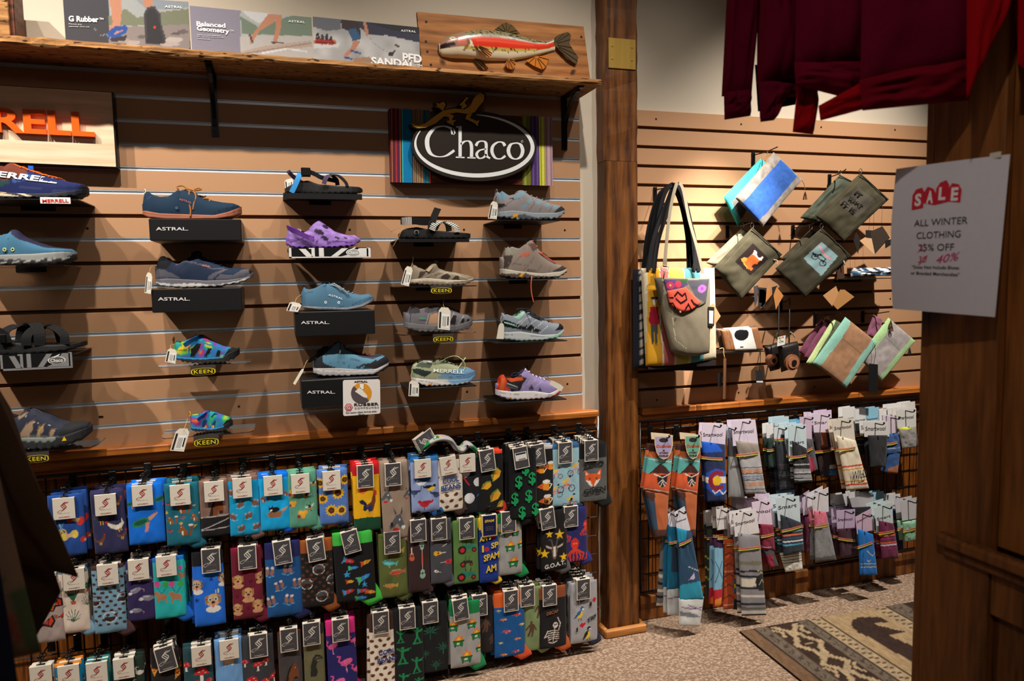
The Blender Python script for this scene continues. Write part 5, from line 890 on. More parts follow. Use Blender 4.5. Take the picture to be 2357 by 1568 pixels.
# ---- rubber compound card
YK = -0.214; c_ = cat_('a7', 700, 895, YK); r = thing('info_card', (c_[0], YK, c_[2]), 'white rubber compounds card with round picture in front of the lowest black box', 'card')
qd = [(572, 772), (830, 765), (833, 1004), (574, 1022)]; Qc = np.array([cat_('a7', a, b, YK)[[0, 2]]-c_[[0, 2]] for a, b in qd]); ctr = Qc.mean(0); pl = []
for i in range(4):
 a, b, c2 = Qc[i-1], Qc[i], Qc[(i+1) % 4]; d1 = (a-b)/np.linalg.norm(a-b)*0.006; d2 = (c2-b)/np.linalg.norm(c2-b)*0.006; pl += [tuple(b+d1), tuple(b+(d1+d2)*.3), tuple(b+d2)]
MB().prism(pl, 0.0, 0.0025, (222, 218, 216)).ob('card', MT['print'], r)
def dsk(cx, cy, rr, y, c, a0=0, a1=6.2832): return [tuple(cat_('a7', cx+rr*math.cos(t), cy+rr*1.0*math.sin(t), YK)[[0, 2]]-c_[[0, 2]]) for t in np.linspace(a0, a1, 30, endpoint=a1 < 6.2)]
m = MB(); m.prism(dsk(700, 862, 72, 0, 0), -0.0006, 0, (214, 146, 40)); m.prism(dsk(700, 862, 72, 0, 0, 0.75, 3.9), -0.0009, -0.0006, (84, 74, 78)); m.prism([tuple(cat_('a7', a, b, YK)[[0, 2]]-c_[[0, 2]]) for a, b in ((655, 850), (690, 820), (742, 880), (740, 895), (715, 890))], -0.0012, -0.0009, (226, 224, 222)); m.prism([tuple(cat_('a7', a, b, YK)[[0, 2]]-c_[[0, 2]]) for a, b in ((690, 797), (717, 797), (715, 835), (690, 830))], -0.0012, -0.0009, (236, 234, 232)); m.ob('round_picture', MT['print'], r)
hexa = lambda rr: [tuple(cat_('a7', 612+rr*math.cos(t), 961+rr*math.sin(t), YK)[[0, 2]]-c_[[0, 2]]) for t in np.linspace(0, 6.2832, 6, endpoint=False)]
MB().prism(hexa(29), -0.0006, 0, (178, 38, 60)).prism(hexa(23), -0.0009, -0.0006, (222, 218, 216)).prism(hexa(19), -0.0012, -0.0009, (178, 38, 60)).ob('hexagon_badge', MT['print'], r)
ptext(r, 'a7', 'G', 602, 973, 622, 972, 22, YK-0.0014, (240, 236, 234), bold=0.02); ptext(r, 'a7', 'ASTRAL', 650, 788, 744, 786, 11, YK-0.0006, (50, 46, 50), bold=0.03); ptext(r, 'a7', 'RUBBER', 650, 952, 820, 946, 18, YK-0.0006, (60, 56, 60), bold=0.03, space=1.1); ptext(r, 'a7', 'COMPOUNDS', 654, 972, 820, 966, 11, YK-0.0006, (90, 86, 90), space=1.4); ptext(r, 'a7', 'Our secret rubber formula sticks', 592, 1004, 806, 992, 11, YK-0.0006, (70, 66, 70)); ptext(r, 'a7', 'like tar.', 680, 1014, 724, 1012, 9, YK-0.0006, (70, 66, 70))
# ================================================================== socks on the left wire grid
YG = -0.05
gx0, gx1 = -1.3, at(1378, 1200, YG)[0]; gzt = at(1340, 990, YG)[2]; gzb = 0.12
g_ = thing('wire_grid', ((gx0+gx1)/2, YG, gzb), 'black wire grid panel carrying the novelty socks under the shoe wall', 'grid panel'); hw_ = (gx1-gx0)/2; hz_ = gzt-gzb
fr = MB().tube([(-hw_, 0, hz_), (hw_-0.006, 0, hz_)], 0.0055, 8); fr.ob('top_rail', MT['blackmetal'], g_, True)
MB().tube([(hw_, 0, 0), (hw_, 0, hz_+0.05)], 0.0045, 8).ob('side_rail', MT['chrome'], g_, True); MB().tube([(-hw_, 0, 0), (hw_-0.006, 0, 0)], 0.005, 8).ob('bottom_rail', MT['blackmetal'], g_, True)
def wire_mesh(root, hw, hz, step=0.0762):
 m = MB(); x = -hw+step/2
 while x < hw-0.01: m.tube([(x, 0, 0.004), (x, 0, hz-0.004)], 0.0026, 5, caps=False); x += step
 z = step
 while z < hz-0.01: m.tube([(-hw, 0.004, z), (hw-0.006, 0.004, z)], 0.0026, 5, caps=False); z += step
 put(m.ob('wires', MT['blackmetal'], root), kind='stuff')
wire_mesh(g_, hw_, hz_)
m = MB()
for x in np.arange(-hw_+0.1, hw_, 0.6): m.box(x-0.012, 0.006, hz_-0.10, x+0.012, 0.049, hz_-0.06)
put(m.ob('wall_clips', MT['blackmetal'], g_), kind='stuff')
# ---- print motifs, one unit wide, centred
BK = (20, 20, 24); WH = (236, 232, 226)
def m_yarn(c): return [ell(c, -.3, 0, .22, .26), ell(c, .3, 0, .22, .26), rect((214, 176, 130), -.2, -.13, .2, .13)]
def m_sciss(): return [poly((150, 190, 220), -.22, -.5, -.1, -.5, .08, .1, -.04, .12), poly((70, 140, 200), .22, -.5, .1, -.5, -.08, .1, .04, .12), line((226, 190, 60), .09, -.1, .1, -.3, .25, -.35, .45, -.15, .5, -.02, .2), line((226, 190, 60), .09, .1, .1, .3, .25, .35, .45, .15, .5, .02, .2)]
def m_hen(c, c2=(200, 40, 40)): return [poly(c, -.5, -.3, -.3, .05, 0, .05, .25, -.2, .35, -.42, .46, -.3, .42, 0, .2, .3, -.15, .35, -.42, .15), ell(c2, .4, -.45, .09, .09), line((220, 170, 60), .06, -.05, .3, -.05, .5), line((220, 170, 60), .06, .1, .3, .1, .5)]
def m_turtle(): return [ell((34, 128, 96), -.12, .1, .42, .2, -.35), ell((22, 84, 66), -.12, .1, .3, .12, -.35), poly((206, 150, 120), .2, -.1, .5, -.3, .6, -.38, .66, -.3, .5, -.14, .3, .06), poly((206, 130, 110), .1, .15, .28, .1, .2, .55, .06, .6), ell((30, 26, 24), .56, -.33, .03, .03)]
def m_squir(): return [poly((150, 84, 34), -.2, -.45, -.1, -.3, .05, -.28, .1, -.05, .25, .1, .3, .4, -.1, .45, -.2, .15, -.4, .1, -.25, -.1), poly((140, 76, 30), .2, .4, .45, .3, .5, -.05, .42, -.3, .62, -.35, .66, 0, .55, .45), ell(WH, .55, -.34, .16, .1), poly(WH, -.1, .1, 0, .1, 0, .4, -.08, .4), ell(WH, -.12, -.2, .03, .03)]
def m_horse(): return [poly((120, 66, 34), -.42, .6, -.3, .1, -.1, -.35, .05, -.5, .12, -.6, .22, -.5, .3, -.2, .34, .15, .3, .5, .1, .55, .05, .3, -.05, .6), poly((40, 26, 20), -.5, .6, -.38, .1, -.2, -.35, .05, -.55, -.1, -.3, -.25, .1, -.3, .6), poly(WH, .1, -.3, .17, -.32, .16, -.22), ell((40, 24, 18), .18, .4, .12, .09)]
def m_otter(): return [ell((120, 80, 66), -.14, .08, .16, .32, .5), ell((120, 80, 66), .2, .0, .16, .32, .5), ell((190, 150, 130), -.26, -.2, .12, .1), ell((190, 150, 130), .08, -.3, .12, .1), line((150, 220, 236), .05, -.4, .3, -.1, .42, .3, .3)]
def m_catbox(): return [poly((176, 128, 92), -.5, .1, .4, .05, .5, -.15, .3, .4, -.3, .42), poly((140, 98, 68), -.4, .1, -.3, .42, .3, .4, .36, .06), poly((200, 150, 112), .3, -.02, .75, -.2, .5, .1), ell((18, 18, 22), -.05, -.05, .3, .15), poly((18, 18, 22), -.36, -.3, -.3, -.2, -.18, -.2, -.12, -.3, -.08, 0, -.34, .02), ell(WH, -.22, -.02, .08, .05)]
def m_bee(): return [ell((196, 206, 190), -.25, -.15, .25, .1, .5), ell((196, 206, 190), .25, -.15, .25, .1, -.5), ell((60, 44, 24), 0, 0, .15, .35), line((224, 170, 50), .07, -.13, .05, .13, .05), line((224, 170, 50), .07, -.12, .2, .12, .2), line(BK, .05, -.1, -.3, -.2, -.5), line(BK, .05, .1, -.3, .2, -.5)]
def m_comb(): return [ell((236, 168, 40), x, y, .22, .22, .5, 6) for x, y in ((-.2, -.15), (.2, -.15), (0, .2))]+[ell((170, 34, 40), -.38, .2, .18, .18, .5, 6)]
def m_sun(): return [poly((240, 186, 30), *[v for k in range(24) for v in ((.5 if k % 2 == 0 else .34)*math.cos(k*math.pi/12), (.5 if k % 2 == 0 else .34)*math.sin(k*math.pi/12))]), ell((74, 42, 26), 0, 0, .24, .24), ell((110, 66, 36), 0, 0, .13, .13)]
def m_roost(): return [poly((22, 40, 66), -.5, -.2, -.3, -.28, -.1, -.05, 0, .25, -.2, .4, -.3, .3, -.25, .05, -.42, -.05), poly((112, 54, 30), -.15, .1, .15, -.1, .3, -.6, .42, -.5, .4, -.1, .25, .4, .05, .5), poly((26, 52, 110), -.1, .2, .2, 0, .2, .3, .05, .45), poly((206, 40, 40), .26, -.62, .36, -.78, .46, -.66, .46, -.44, .36, -.5), line((226, 170, 60), .05, .1, .45, .08, .75), line((226, 170, 60), .05, .2, .42, .25, .75)]
def m_donk(): return [poly((88, 90, 98), -.1, -.2, .12, -.25, .2, .05, .3, .35, .2, .5, .05, .42, -.05, .2, -.4, .45, -.45, .3), poly((70, 72, 80), -.14, -.2, -.22, -.6, -.06, -.3), poly((70, 72, 80), .1, -.25, .22, -.6, .2, -.2), ell((226, 224, 220), .22, .42, .1, .1), ell(WH, .06, .02, .05, .05), ell((196, 36, 48), -.15, .5, .16, .08)]
def m_bird(c, c2, c3=BK): return [poly(c, -.1, .3, -.35, .1, -.3, -.1, -.1, -.15, .2, -.1, .35, .1, .15, .3), poly(c2, -.3, -.1, .1, -.2, .5, -.15, .7, -.25, .6, 0, .2, .1), ell(c2, -.34, -.12, .13, .12), line(c3, .05, 0, .3, -.02, .5)]
def m_bean(): return [ell((112, 68, 40), 0, 0, .5, .36, -.5), ell((70, 40, 24), .05, .02, .3, .1, -.5)]
def m_golf(): return [ell((222, 222, 226), 0, 0, .5, .5), ell((190, 190, 198), .12, .12, .3, .3), ell((222, 222, 226), .06, .06, .28, .28)]
def m_taco(): return [poly((226, 168, 44), -.45, .25, -.3, -.2, .05, -.4, .4, -.3, .45, .05, .1, .3), line((90, 150, 50), .12, -.42, .2, -.1, -.3, .35, -.36), line((200, 60, 40), .06, -.35, .12, 0, -.28)]
def m_beer(): return [poly((236, 150, 36), -.1, -.2, .35, -.15, .35, .4, -.1, .35), ell(WH, .12, -.25, .3, .14), line(WH, .07, .36, -.1, .55, 0, .36, .25), poly((230, 110, 40), -.6, .1, -.15, -.15, -.1, .3), ell((190, 40, 30), -.3, .08, .07, .06)]
def m_bike(): return [line((30, 34, 44), .045, *[v for t in np.linspace(0, 6.3, 12) for v in (-.38+.2*math.cos(t), .3+.2*math.sin(t))]), line((30, 34, 44), .045, *[v for t in np.linspace(0, 6.3, 12) for v in (.36+.2*math.cos(t), .28+.2*math.sin(t))]), line((200, 50, 50), .05, -.38, .3, -.1, .05, .2, .05, .36, .28), line((226, 150, 120), .09, -.05, .25, .02, -.05, -.15, -.15), poly((230, 196, 60), -.3, -.2, .15, -.4, .22, -.3, -.15, -.05), ell((30, 30, 36), .25, -.46, .09, .07), line((226, 160, 130), .06, .12, -.3, .3, -.05)]
def m_fox(): return [poly((226, 96, 40), -.5, -.55, -.2, -.3, .2, -.3, .5, -.55, .46, 0, .15, .35, 0, .5, -.15, .35, -.46, 0), poly(WH, -.44, .05, -.15, .1, -.04, .4, 0, .48, -.2, .34), poly(WH, .44, .05, .15, .1, .04, .4, 0, .48, .2, .34), ell(BK, 0, .45, .06, .05), ell(BK, -.2, -.02, .05, .04), ell(BK, .2, -.02, .05, .04), poly((240, 200, 170), -.44, -.44, -.26, -.28, -.4, -.2), poly((240, 200, 170), .44, -.44, .26, -.28, .4, -.2)]
def m_fly(): return [poly((24, 18, 18), 0, 0, -.5, -.35, -.55, 0, -.3, .3, 0, .12, .35, .35, .6, 0, .5, -.35), poly((226, 110, 30), -.05, 0, -.42, -.26, -.46, -.02, -.28, .2), poly((214, 60, 36), .05, 0, .42, -.26, .48, -.02, .3, .22), line(BK, .04, -.2, .2, -.3, -.2), line(BK, .04, .2, .2, .3, -.2)]
def m_plant(k=0): return ([poly((184, 84, 48), -.16, .3, .16, .3, .12, .55, -.12, .55)]+[line((34, 90, 64), .09, 0, .3, a*.6, -.1, a, -.45+abs(a)*.3) for a in (-.4, -.25, -.1, .05, .2, .35)]) if k == 0 else [line((60, 100, 80), .05, 0, .45, a, b) for a, b in ((-.45, -.1), (-.3, -.3), (-.1, -.42), (.15, -.42), (.35, -.25), (.45, 0), (-.4, .2), (.42, .22))]
def m_pot(c): return [ell((206, 216, 220), 0, .1, .44, .4), ell(c, 0, .1, .38, .35), poly((52, 28, 24), -.37, .08, .37, .08, .3, .3, 0, .44, -.3, .3), line((110, 60, 40), .08, -.25, -.3, .25, -.3), line((110, 60, 40), .07, .3, -.3, .5, -.25, .42, .1)]
def m_poss(): return [ell((130, 130, 144), .05, 0, .38, .2, -.1), ell((176, 176, 186), -.1, -.12, .25, .08), ell((220, 218, 216), -.42, .06, .15, .12), ell((30, 26, 34), -.5, .08, .03, .03), line((190, 150, 150), .05, .4, .05, .6, .2, .5, .35)]
def m_dog(c=(206, 160, 110), c2=(170, 118, 70), gog=False):
 L = [ell(c, 0, 0, .36, .38), poly(c2, -.4, -.25, -.22, -.32, -.24, .1, -.4, .2), poly(c2, .4, -.25, .22, -.32, .24, .1, .4, .2), ell(WH if gog else c, 0, .5, .4, .2), ell((60, 34, 30), 0, .12, .1, .08), ell((226, 120, 120), 0, .32, .08, .1), ell(BK, -.14, -.06, .05, .05), ell(BK, .14, -.06, .05, .05)]
 return L+([line((34, 40, 44), .06, -.34, -.08, .34, -.08), ell((200, 206, 200), -.16, -.06, .12, .12), ell((200, 206, 200), .16, -.06, .12, .12), ell(BK, -.14, -.05, .05, .05), ell(BK, .14, -.05, .05, .05)] if gog else [])
def m_ball(): return [ell((216, 80, 160), -.2, -.45, .16, .18), ell((60, 170, 80), .25, -.4, .16, .18), line((40, 60, 90), .03, -.2, -.28, 0, .15), line((40, 60, 90), .03, .25, -.22, 0, .15)]+place([ell((176, 120, 84), 0, 0, .3, .2), ell((176, 120, 84), -.28, -.2, .17, .15), line((176, 120, 84), .1, -.2, .1, -.25, .35), line((176, 120, 84), .1, .2, .1, .25, .35)], 0, .3, .9)
def m_rocket(c, c2): return [poly(c, -.5, 0, -.2, -.18, .3, -.15, .55, 0, .3, .15, -.2, .18), poly(c2, -.5, -.3, -.15, -.15, -.2, .15, -.5, .3, -.4, 0), ell(c2, .15, 0, .08, .08)]
def m_fish(c, c2, c3): return [poly(c, -.5, 0, -.3, -.16, .1, -.18, .42, -.05, .6, -.2, .58, .2, .42, .06, .1, .18, -.3, .15), poly(c2, -.3, .0, .4, -.02, .4, .05, -.3, .12), line(c3, .05, -.3, -.12, .2, -.14), line(c2, .07, 0, .15, .08, .3), ell(BK, -.38, -.03, .03, .03)]
def m_guit(c, c2=(70, 40, 24)): return [ell(c, -.28, 0, .24, .22), ell(c, .02, 0, .18, .17), ell(c2, -.1, 0, .08, .08), line((220, 214, 204), .07, .1, 0, .6, 0)]
def m_trac(c=(40, 130, 110)): return [poly(c, -.3, -.2, .45, -.1, .5, .08, -.2, .1), ell((24, 26, 28), -.3, .12, .24, .24), ell((206, 40, 44), -.3, .12, .13, .13), ell((24, 26, 28), .38, .18, .14, .14), ell((206, 40, 44), .38, .18, .07, .07), line((24, 40, 40), .04, -.05, -.2, -.1, -.5), line((24, 40, 40), .04, .2, -.15, .25, -.4)]
def m_dump(): return [poly((26, 120, 64), -.42, 0, .45, 0, .36, .42, -.34, .42), poly((16, 86, 46), -.45, -.06, .48, -.06, .48, .05, -.45, .05), poly((236, 130, 30), -.3, -.06, -.25, -.35, -.1, -.25, .05, -.55, .2, -.3, .35, -.5, .38, -.06), poly((244, 196, 60), -.15, -.06, -.08, -.22, .1, -.35, .2, -.06), rect((206, 220, 200), -.15, .14, .1, .28), ell(BK, -.26, .45, .06, .06), ell(BK, .28, .45, .06, .06)]
def m_goat(): return [poly((122, 96, 84), -.2, -.25, .2, -.25, .16, .25, .06, .55, -.06, .55, -.16, .25), poly((226, 220, 214), -.06, -.2, .06, -.2, .08, .4, -.08, .4), poly((190, 170, 160), -.55, -.35, -.2, -.2, -.2, -.08, -.5, -.2), poly((190, 170, 160), .55, -.35, .2, -.2, .2, -.08, .5, -.2), line((84, 76, 80), .09, -.1, -.25, -.2, -.6, -.34, -.65), line((84, 76, 80), .09, .1, -.25, .2, -.6, .34, -.65), ell(BK, -.13, -.05, .04, .04), ell(BK, .13, -.05, .04, .04)]
def m_star(c=(240, 190, 40)): return [poly(c, *[v for k in range(10) for v in ((.5 if k % 2 == 0 else .2)*math.sin(k*math.pi/5), -(.5 if k % 2 == 0 else .2)*math.cos(k*math.pi/5))])]
def m_octo(): return [ell((214, 46, 40), 0, -.3, .22, .3)]+[line((216, 60, 40), .09, 0, -.05, a*.6, .15, a, .35+.1*math.sin(a*9), a*.8, .6) for a in (-.5, -.3, -.1, .12, .32, .5)]+[ell((240, 130, 60), -.06, -.3, .05, .05), ell((240, 130, 60), .08, -.3, .05, .05)]
def m_mush(): return [poly(WH, -.08, 0, .08, 0, .1, .5, -.1, .5), poly((206, 36, 44), -.42, .05, -.3, -.25, 0, -.4, .3, -.25, .42, .05, 0, .1), ell(WH, -.15, -.12, .05, .04), ell(WH, .12, -.2, .05, .04), ell(WH, .22, -.02, .05, .03)]
def m_flam(): return [ell((226, 84, 150), .05, -.05, .36, .2, -.35), line((226, 84, 150), .09, -.2, .0, -.4, -.15, -.3, -.4, -.45, -.45), line((236, 150, 190), .05, .0, .1, .05, .55), line((240, 150, 196), .04, -.1, -.1, .3, -.2), line((240, 150, 196), .04, -.05, .02, .32, -.08)]
def m_army(): c = (30, 140, 86); return [ell(c, 0, -.45, .1, .1), line(c, .14, 0, -.35, -.02, .05), line(c, .1, 0, -.25, .35, -.3), line(c, .09, 0, -.2, -.3, -.45), line(c, .1, 0, .05, -.22, .5), line(c, .1, 0, .05, .2, .5), line(c, .07, -.3, .52, .3, .52), line(c, .06, .1, -.32, .5, -.4)]
def m_leaf(): return [poly((34, 104, 78), 0, .05, a*.35-b*.06, b*.35+a*.06, a, b, a*.35+b*.06, b*.35-a*.06) for a, b in ((0, -.6), (-.35, -.45), (.35, -.45), (-.55, -.15), (.55, -.15), (-.4, .15), (.4, .15))]+[line((34, 104, 78), .05, 0, 0, 0, .4)]
def m_lure(c): return [ell(c, 0, 0, .4, .11, .1), line((196, 60, 50), .05, -.5, .02, -.35, 0), ell(WH, .2, -.02, .06, .05), line((200, 200, 206), .04, -.1, .1, -.05, .22)]
def m_foot(): return [ell((92, 62, 48), .02, -.5, .1, .12), poly((92, 62, 48), -.18, -.38, .2, -.4, .22, 0, .12, .5, 0, .5, .02, .1, -.15, .5, -.28, .45, -.12, 0), line((92, 62, 48), .1, -.15, -.3, -.35, 0), line((92, 62, 48), .1, .2, -.3, .36, .02)]
def m_skel(): c = (222, 212, 204); return [ell(c, .15, -.55, .15, .18), ell(BK, .1, -.58, .04, .05), ell(BK, .2, -.58, .04, .05), line(c, .05, .1, -.35, 0, .4)]+[line(c, .045, -.28, -.22+k*.12, .05, -.25+k*.12, .34, -.2+k*.12) for k in range(5)]+[line(c, .05, -.3, -.25, -.5, .1, -.2, .0), line(c, .05, .35, -.25, .45, -.6, .3, -.95), line(c, .06, -.25, .4, 0, .5, .25, .4)]
def m_tit(a, b): return [poly(b, -.2, .3, -.35, .05, -.1, -.2, .15, -.15, .15, .15, 0, .32), poly(a, -.5, .35, -.2, -.15, .1, -.3, 0, 0, -.3, .25), ell(a, .15, -.35, .16, .15), ell(WH, .2, -.3, .09, .06), line(BK, .04, -.1, .3, -.15, .5), line(BK, .04, .05, .3, .05, .5)]
def m_pizza(): return [poly((236, 170, 60), -.3, -.4, .35, -.25, 0, .5), line((180, 100, 50), .12, -.32, -.42, .38, -.26), ell((190, 44, 36), -.02, -.08, .09, .09), ell((190, 44, 36), .1, -.2, .07, .07), ell((190, 44, 36), .02, .2, .06, .06)]
def m_goose(): return [ell((214, 212, 208), 0, .15, .36, .22), line((214, 212, 208), .12, -.25, .05, -.35, -.3, -.25, -.42), ell((226, 150, 50), -.14, -.42, .07, .04)]
def m_dino(): return [poly((40, 40, 34), -.3, 1.0, -.25, .2, -.1, -.3, .1, -.55, .4, -.45, .6, -.2, .55, -.05, .2, .0, .1, .3, .2, .7, .1, 1.0), poly((70, 66, 50), -.05, -.2, .15, -.4, .4, -.35, .5, -.2, .2, -.12), ell((200, 180, 60), .2, -.32, .04, .03), line((200, 190, 170), .03, .15, -.08, .55, -.12)]
def m_paw(c): return [ell(c, 0, .12, .22, .18)]+[ell(c, a, b, .09, .1) for a, b in ((-.26, -.1), (-.1, -.25), (.1, -.25), (.26, -.1))]
def m_chev(c): return [line(c, .08, -.2, .3, .1, 0, -.2, -.3)]
def sc(M, *spots):
 out = []
 for sp_ in spots: out += place(M, *sp_)
 return out
def rows(M, n, k, s, c0=.25, seed=1, rot=0.0):
 r = np.random.default_rng(seed); out = []; j = 0; v = c0
 while v < k:
  for i in range(n): out += place(M, (i+.5*(j % 2)+.25)/n, v, s, rot+(r.random()-.5)*.5, 1 if r.random() > .3 else -1)
  v += s*1.25; j += 1
 return out
# ---- sock cards and hangers (shared meshes)
def card_mesh(kind):
 w, h = (0.060, 0.066) if kind == 'W' else (0.057, 0.079); c = (226, 218, 204) if kind == 'W' else (226, 216, 202); m = MB()
 m.box(-w/2, -0.0007, -h, w/2, 0.0004, 0, c); m.box(-w/2, 0.0004, -0.0012, w/2, 0.015, 0.0, c); m.box(-w/2, 0.015, -h*.7, w/2, 0.0158, 0, c)
 l = MB()
 if kind != 'W': l.add([(x, -0.0011, z) for x, z in ((-w/2+.0032, -.001), (w/2-.0032, -.001), (w/2-.0032, -h+.0036), (-w/2+.0032, -h+.0036))], [(0, 1, 2, 3)], (74, 72, 76) if kind == 'G' else (24, 30, 74))
 if kind == 'W': l.add([(x, -0.0011, z) for x, z in ((-w/2, -h), (w/2, -h), (w/2, -h+.0012), (-w/2, -h+.0012))], [(0, 1, 2, 3)], (60, 44, 60)); l.add([(x, -0.0011, z) for x, z in ((-w/2, 0), (-w/2+.001, 0), (-w/2+.001, -h), (-w/2, -h))], [(0, 1, 2, 3)], (60, 44, 60))
 ci = (166, 36, 44) if kind == 'W' else (226, 222, 214); y = -0.0013; zc = -h*(.40 if kind == 'W' else .42); sw = 0.0105 if kind == 'W' else 0.014
 def st(pts, wd):
  P2 = smooth_path([np.array([a*sw, 0, b*sw]) for a, b in pts], 6); V = []
  for i, p in enumerate(P2):
   d = P2[min(i+1, len(P2)-1)]-P2[max(i-1, 0)]; d /= np.linalg.norm(d)+1e-9; n = np.array([-d[2], 0, d[0]])*wd*sw*(.3+.7*abs(math.sin(math.pi*i/(len(P2)-1))))/2
   for q in (p-n, p+n): V.append((q[0], y, q[2]+zc))
  l.add(V, [(2*i, 2*i+1, 2*i+3, 2*i+2) for i in range(len(P2)-1)], ci)
 if kind != 'S':
  for dx, dz in ((0, 0), (.34, .30), (-.34, -.30)): st([(.75+dx, .95+dz*.4), (.2+dx, 1.05+dz), (-.3+dx, .7+dz), (.0+dx, .2+dz), (.35+dx, -.25+dz), (.1+dx, -.75+dz), (-.45+dx, -.8+dz)], .20)
  st([(-.4, -.8), (-1.1, -1.0), (-1.6, -1.35), (-1.3, -1.75), (-.6, -1.3)], .10); st([(.5, 1.0), (1.0, 1.2), (1.4, 1.4)], .12)
  V, F = text3('people who care', (-.013, y, zc-.0215), (.015, y, zc-.0215), (0, 0, 1), .0028, 0, shear=.3); l.add(V, F, (120, 112, 108) if kind == 'W' else (170, 168, 166))
  V, F = text3('SOCKSMITH', (-.015, y, -h+.006), (.015, y, -h+.006), (0, 0, 1), .0034, 0, bold=.02); l.add(V, F, (170, 60, 60) if kind == 'W' else (214, 208, 200))
 else:
  V, F = text3('SPAM', (-.018, y, -.026), (.018, y, -.026), (0, 0, 1), .010, 0, bold=.03, shear=.15); l.add(V, F, (240, 200, 50))
  for k in range(3): V, F = text3('people who care', (-.014, y, -.044-.006*k), (.014, y, -.044-.006*k), (0, 0, 1), .0026, 0); l.add(V, F, (190, 170, 90))
  for q in ([(-w/2+.002, -.001), (-w/2+.004, -.001), (-w/2+.004, -h+.004), (-w/2+.002, -h+.004)], [(w/2-.002, -.001), (w/2-.004, -.001), (w/2-.004, -h+.004), (w/2-.002, -h+.004)], [(-w/2+.002, -h+.004), (w/2-.002, -h+.004), (w/2-.002, -h+.002), (-w/2+.002, -h+.002)]): l.add([(a, y, b) for a, b in q], [(0, 1, 2, 3)], (226, 196, 80))
 return m.me('card'), l.me('card_print')
CARD = {k: card_mesh(k) for k in 'WGS'}
CARD['P'] = (CARD['G'][0], MB().add([(x, -0.0011, z) for x, z in ((-.0253, -.001), (.0253, -.001), (.0253, -.0754), (-.0253, -.0754))], [(0, 1, 2, 3)], (74, 72, 76)).add([(x, -0.0015, z) for x, z in ((-.022, -.018), (.022, -.018), (.022, -.048), (-.022, -.048))], [(0, 1, 2, 3)], (232, 232, 230)).add([(x, -0.0018, z) for x, z in ((-.019, -.020), (.019, -.020), (.019, -.026), (-.019, -.026))], [(0, 1, 2, 3)], (40, 44, 60)).add([(x, -0.0018, z) for x, z in ((-.01, -.042), (.016, -.042), (.016, -.046), (-.01, -.046))], [(0, 1, 2, 3)], (120, 120, 120)).me('card_print'))
_h = [(0, 0, .0), (0, 0, .006), (.006, 0, .013), (.010, 0, .018), (.006, 0, .025), (0, 0, .026), (-.005, 0, .022)]
HANG = MB().tube(smooth_path(_h), 0.0016, 6).box(-.012, -.0018, -.008, .012, .0018, .0005, bev=.0008).me('hanger', True)
HOOKM = {}
def hook_obj(x, z, y0, y1, label, group, ball=True):
 L = round(abs(y1-y0), 3)
 r = thing('display_hook', (x, y0, z), label, 'hook', group)
 if L not in HOOKM:
  a = MB().box(-.0115, -.010, -.035, .0115, -.0052, .022, bev=.002).me('back_plate'); b = MB().tube([(0, -.008, 0), (0, -L+.012, 0), (0, -L+.003, .003), (0, -L, .009)], .0026, 6).disc((0, -L-.002, .010), .004, .004, 'y', 8).me('rod', True); HOOKM[L] = (a, b)
 ob('back_plate', HOOKM[L][0], MT['blackplastic'], r); ob('rod', HOOKM[L][1], MT['blackmetal'], r); return r
YF = -0.165
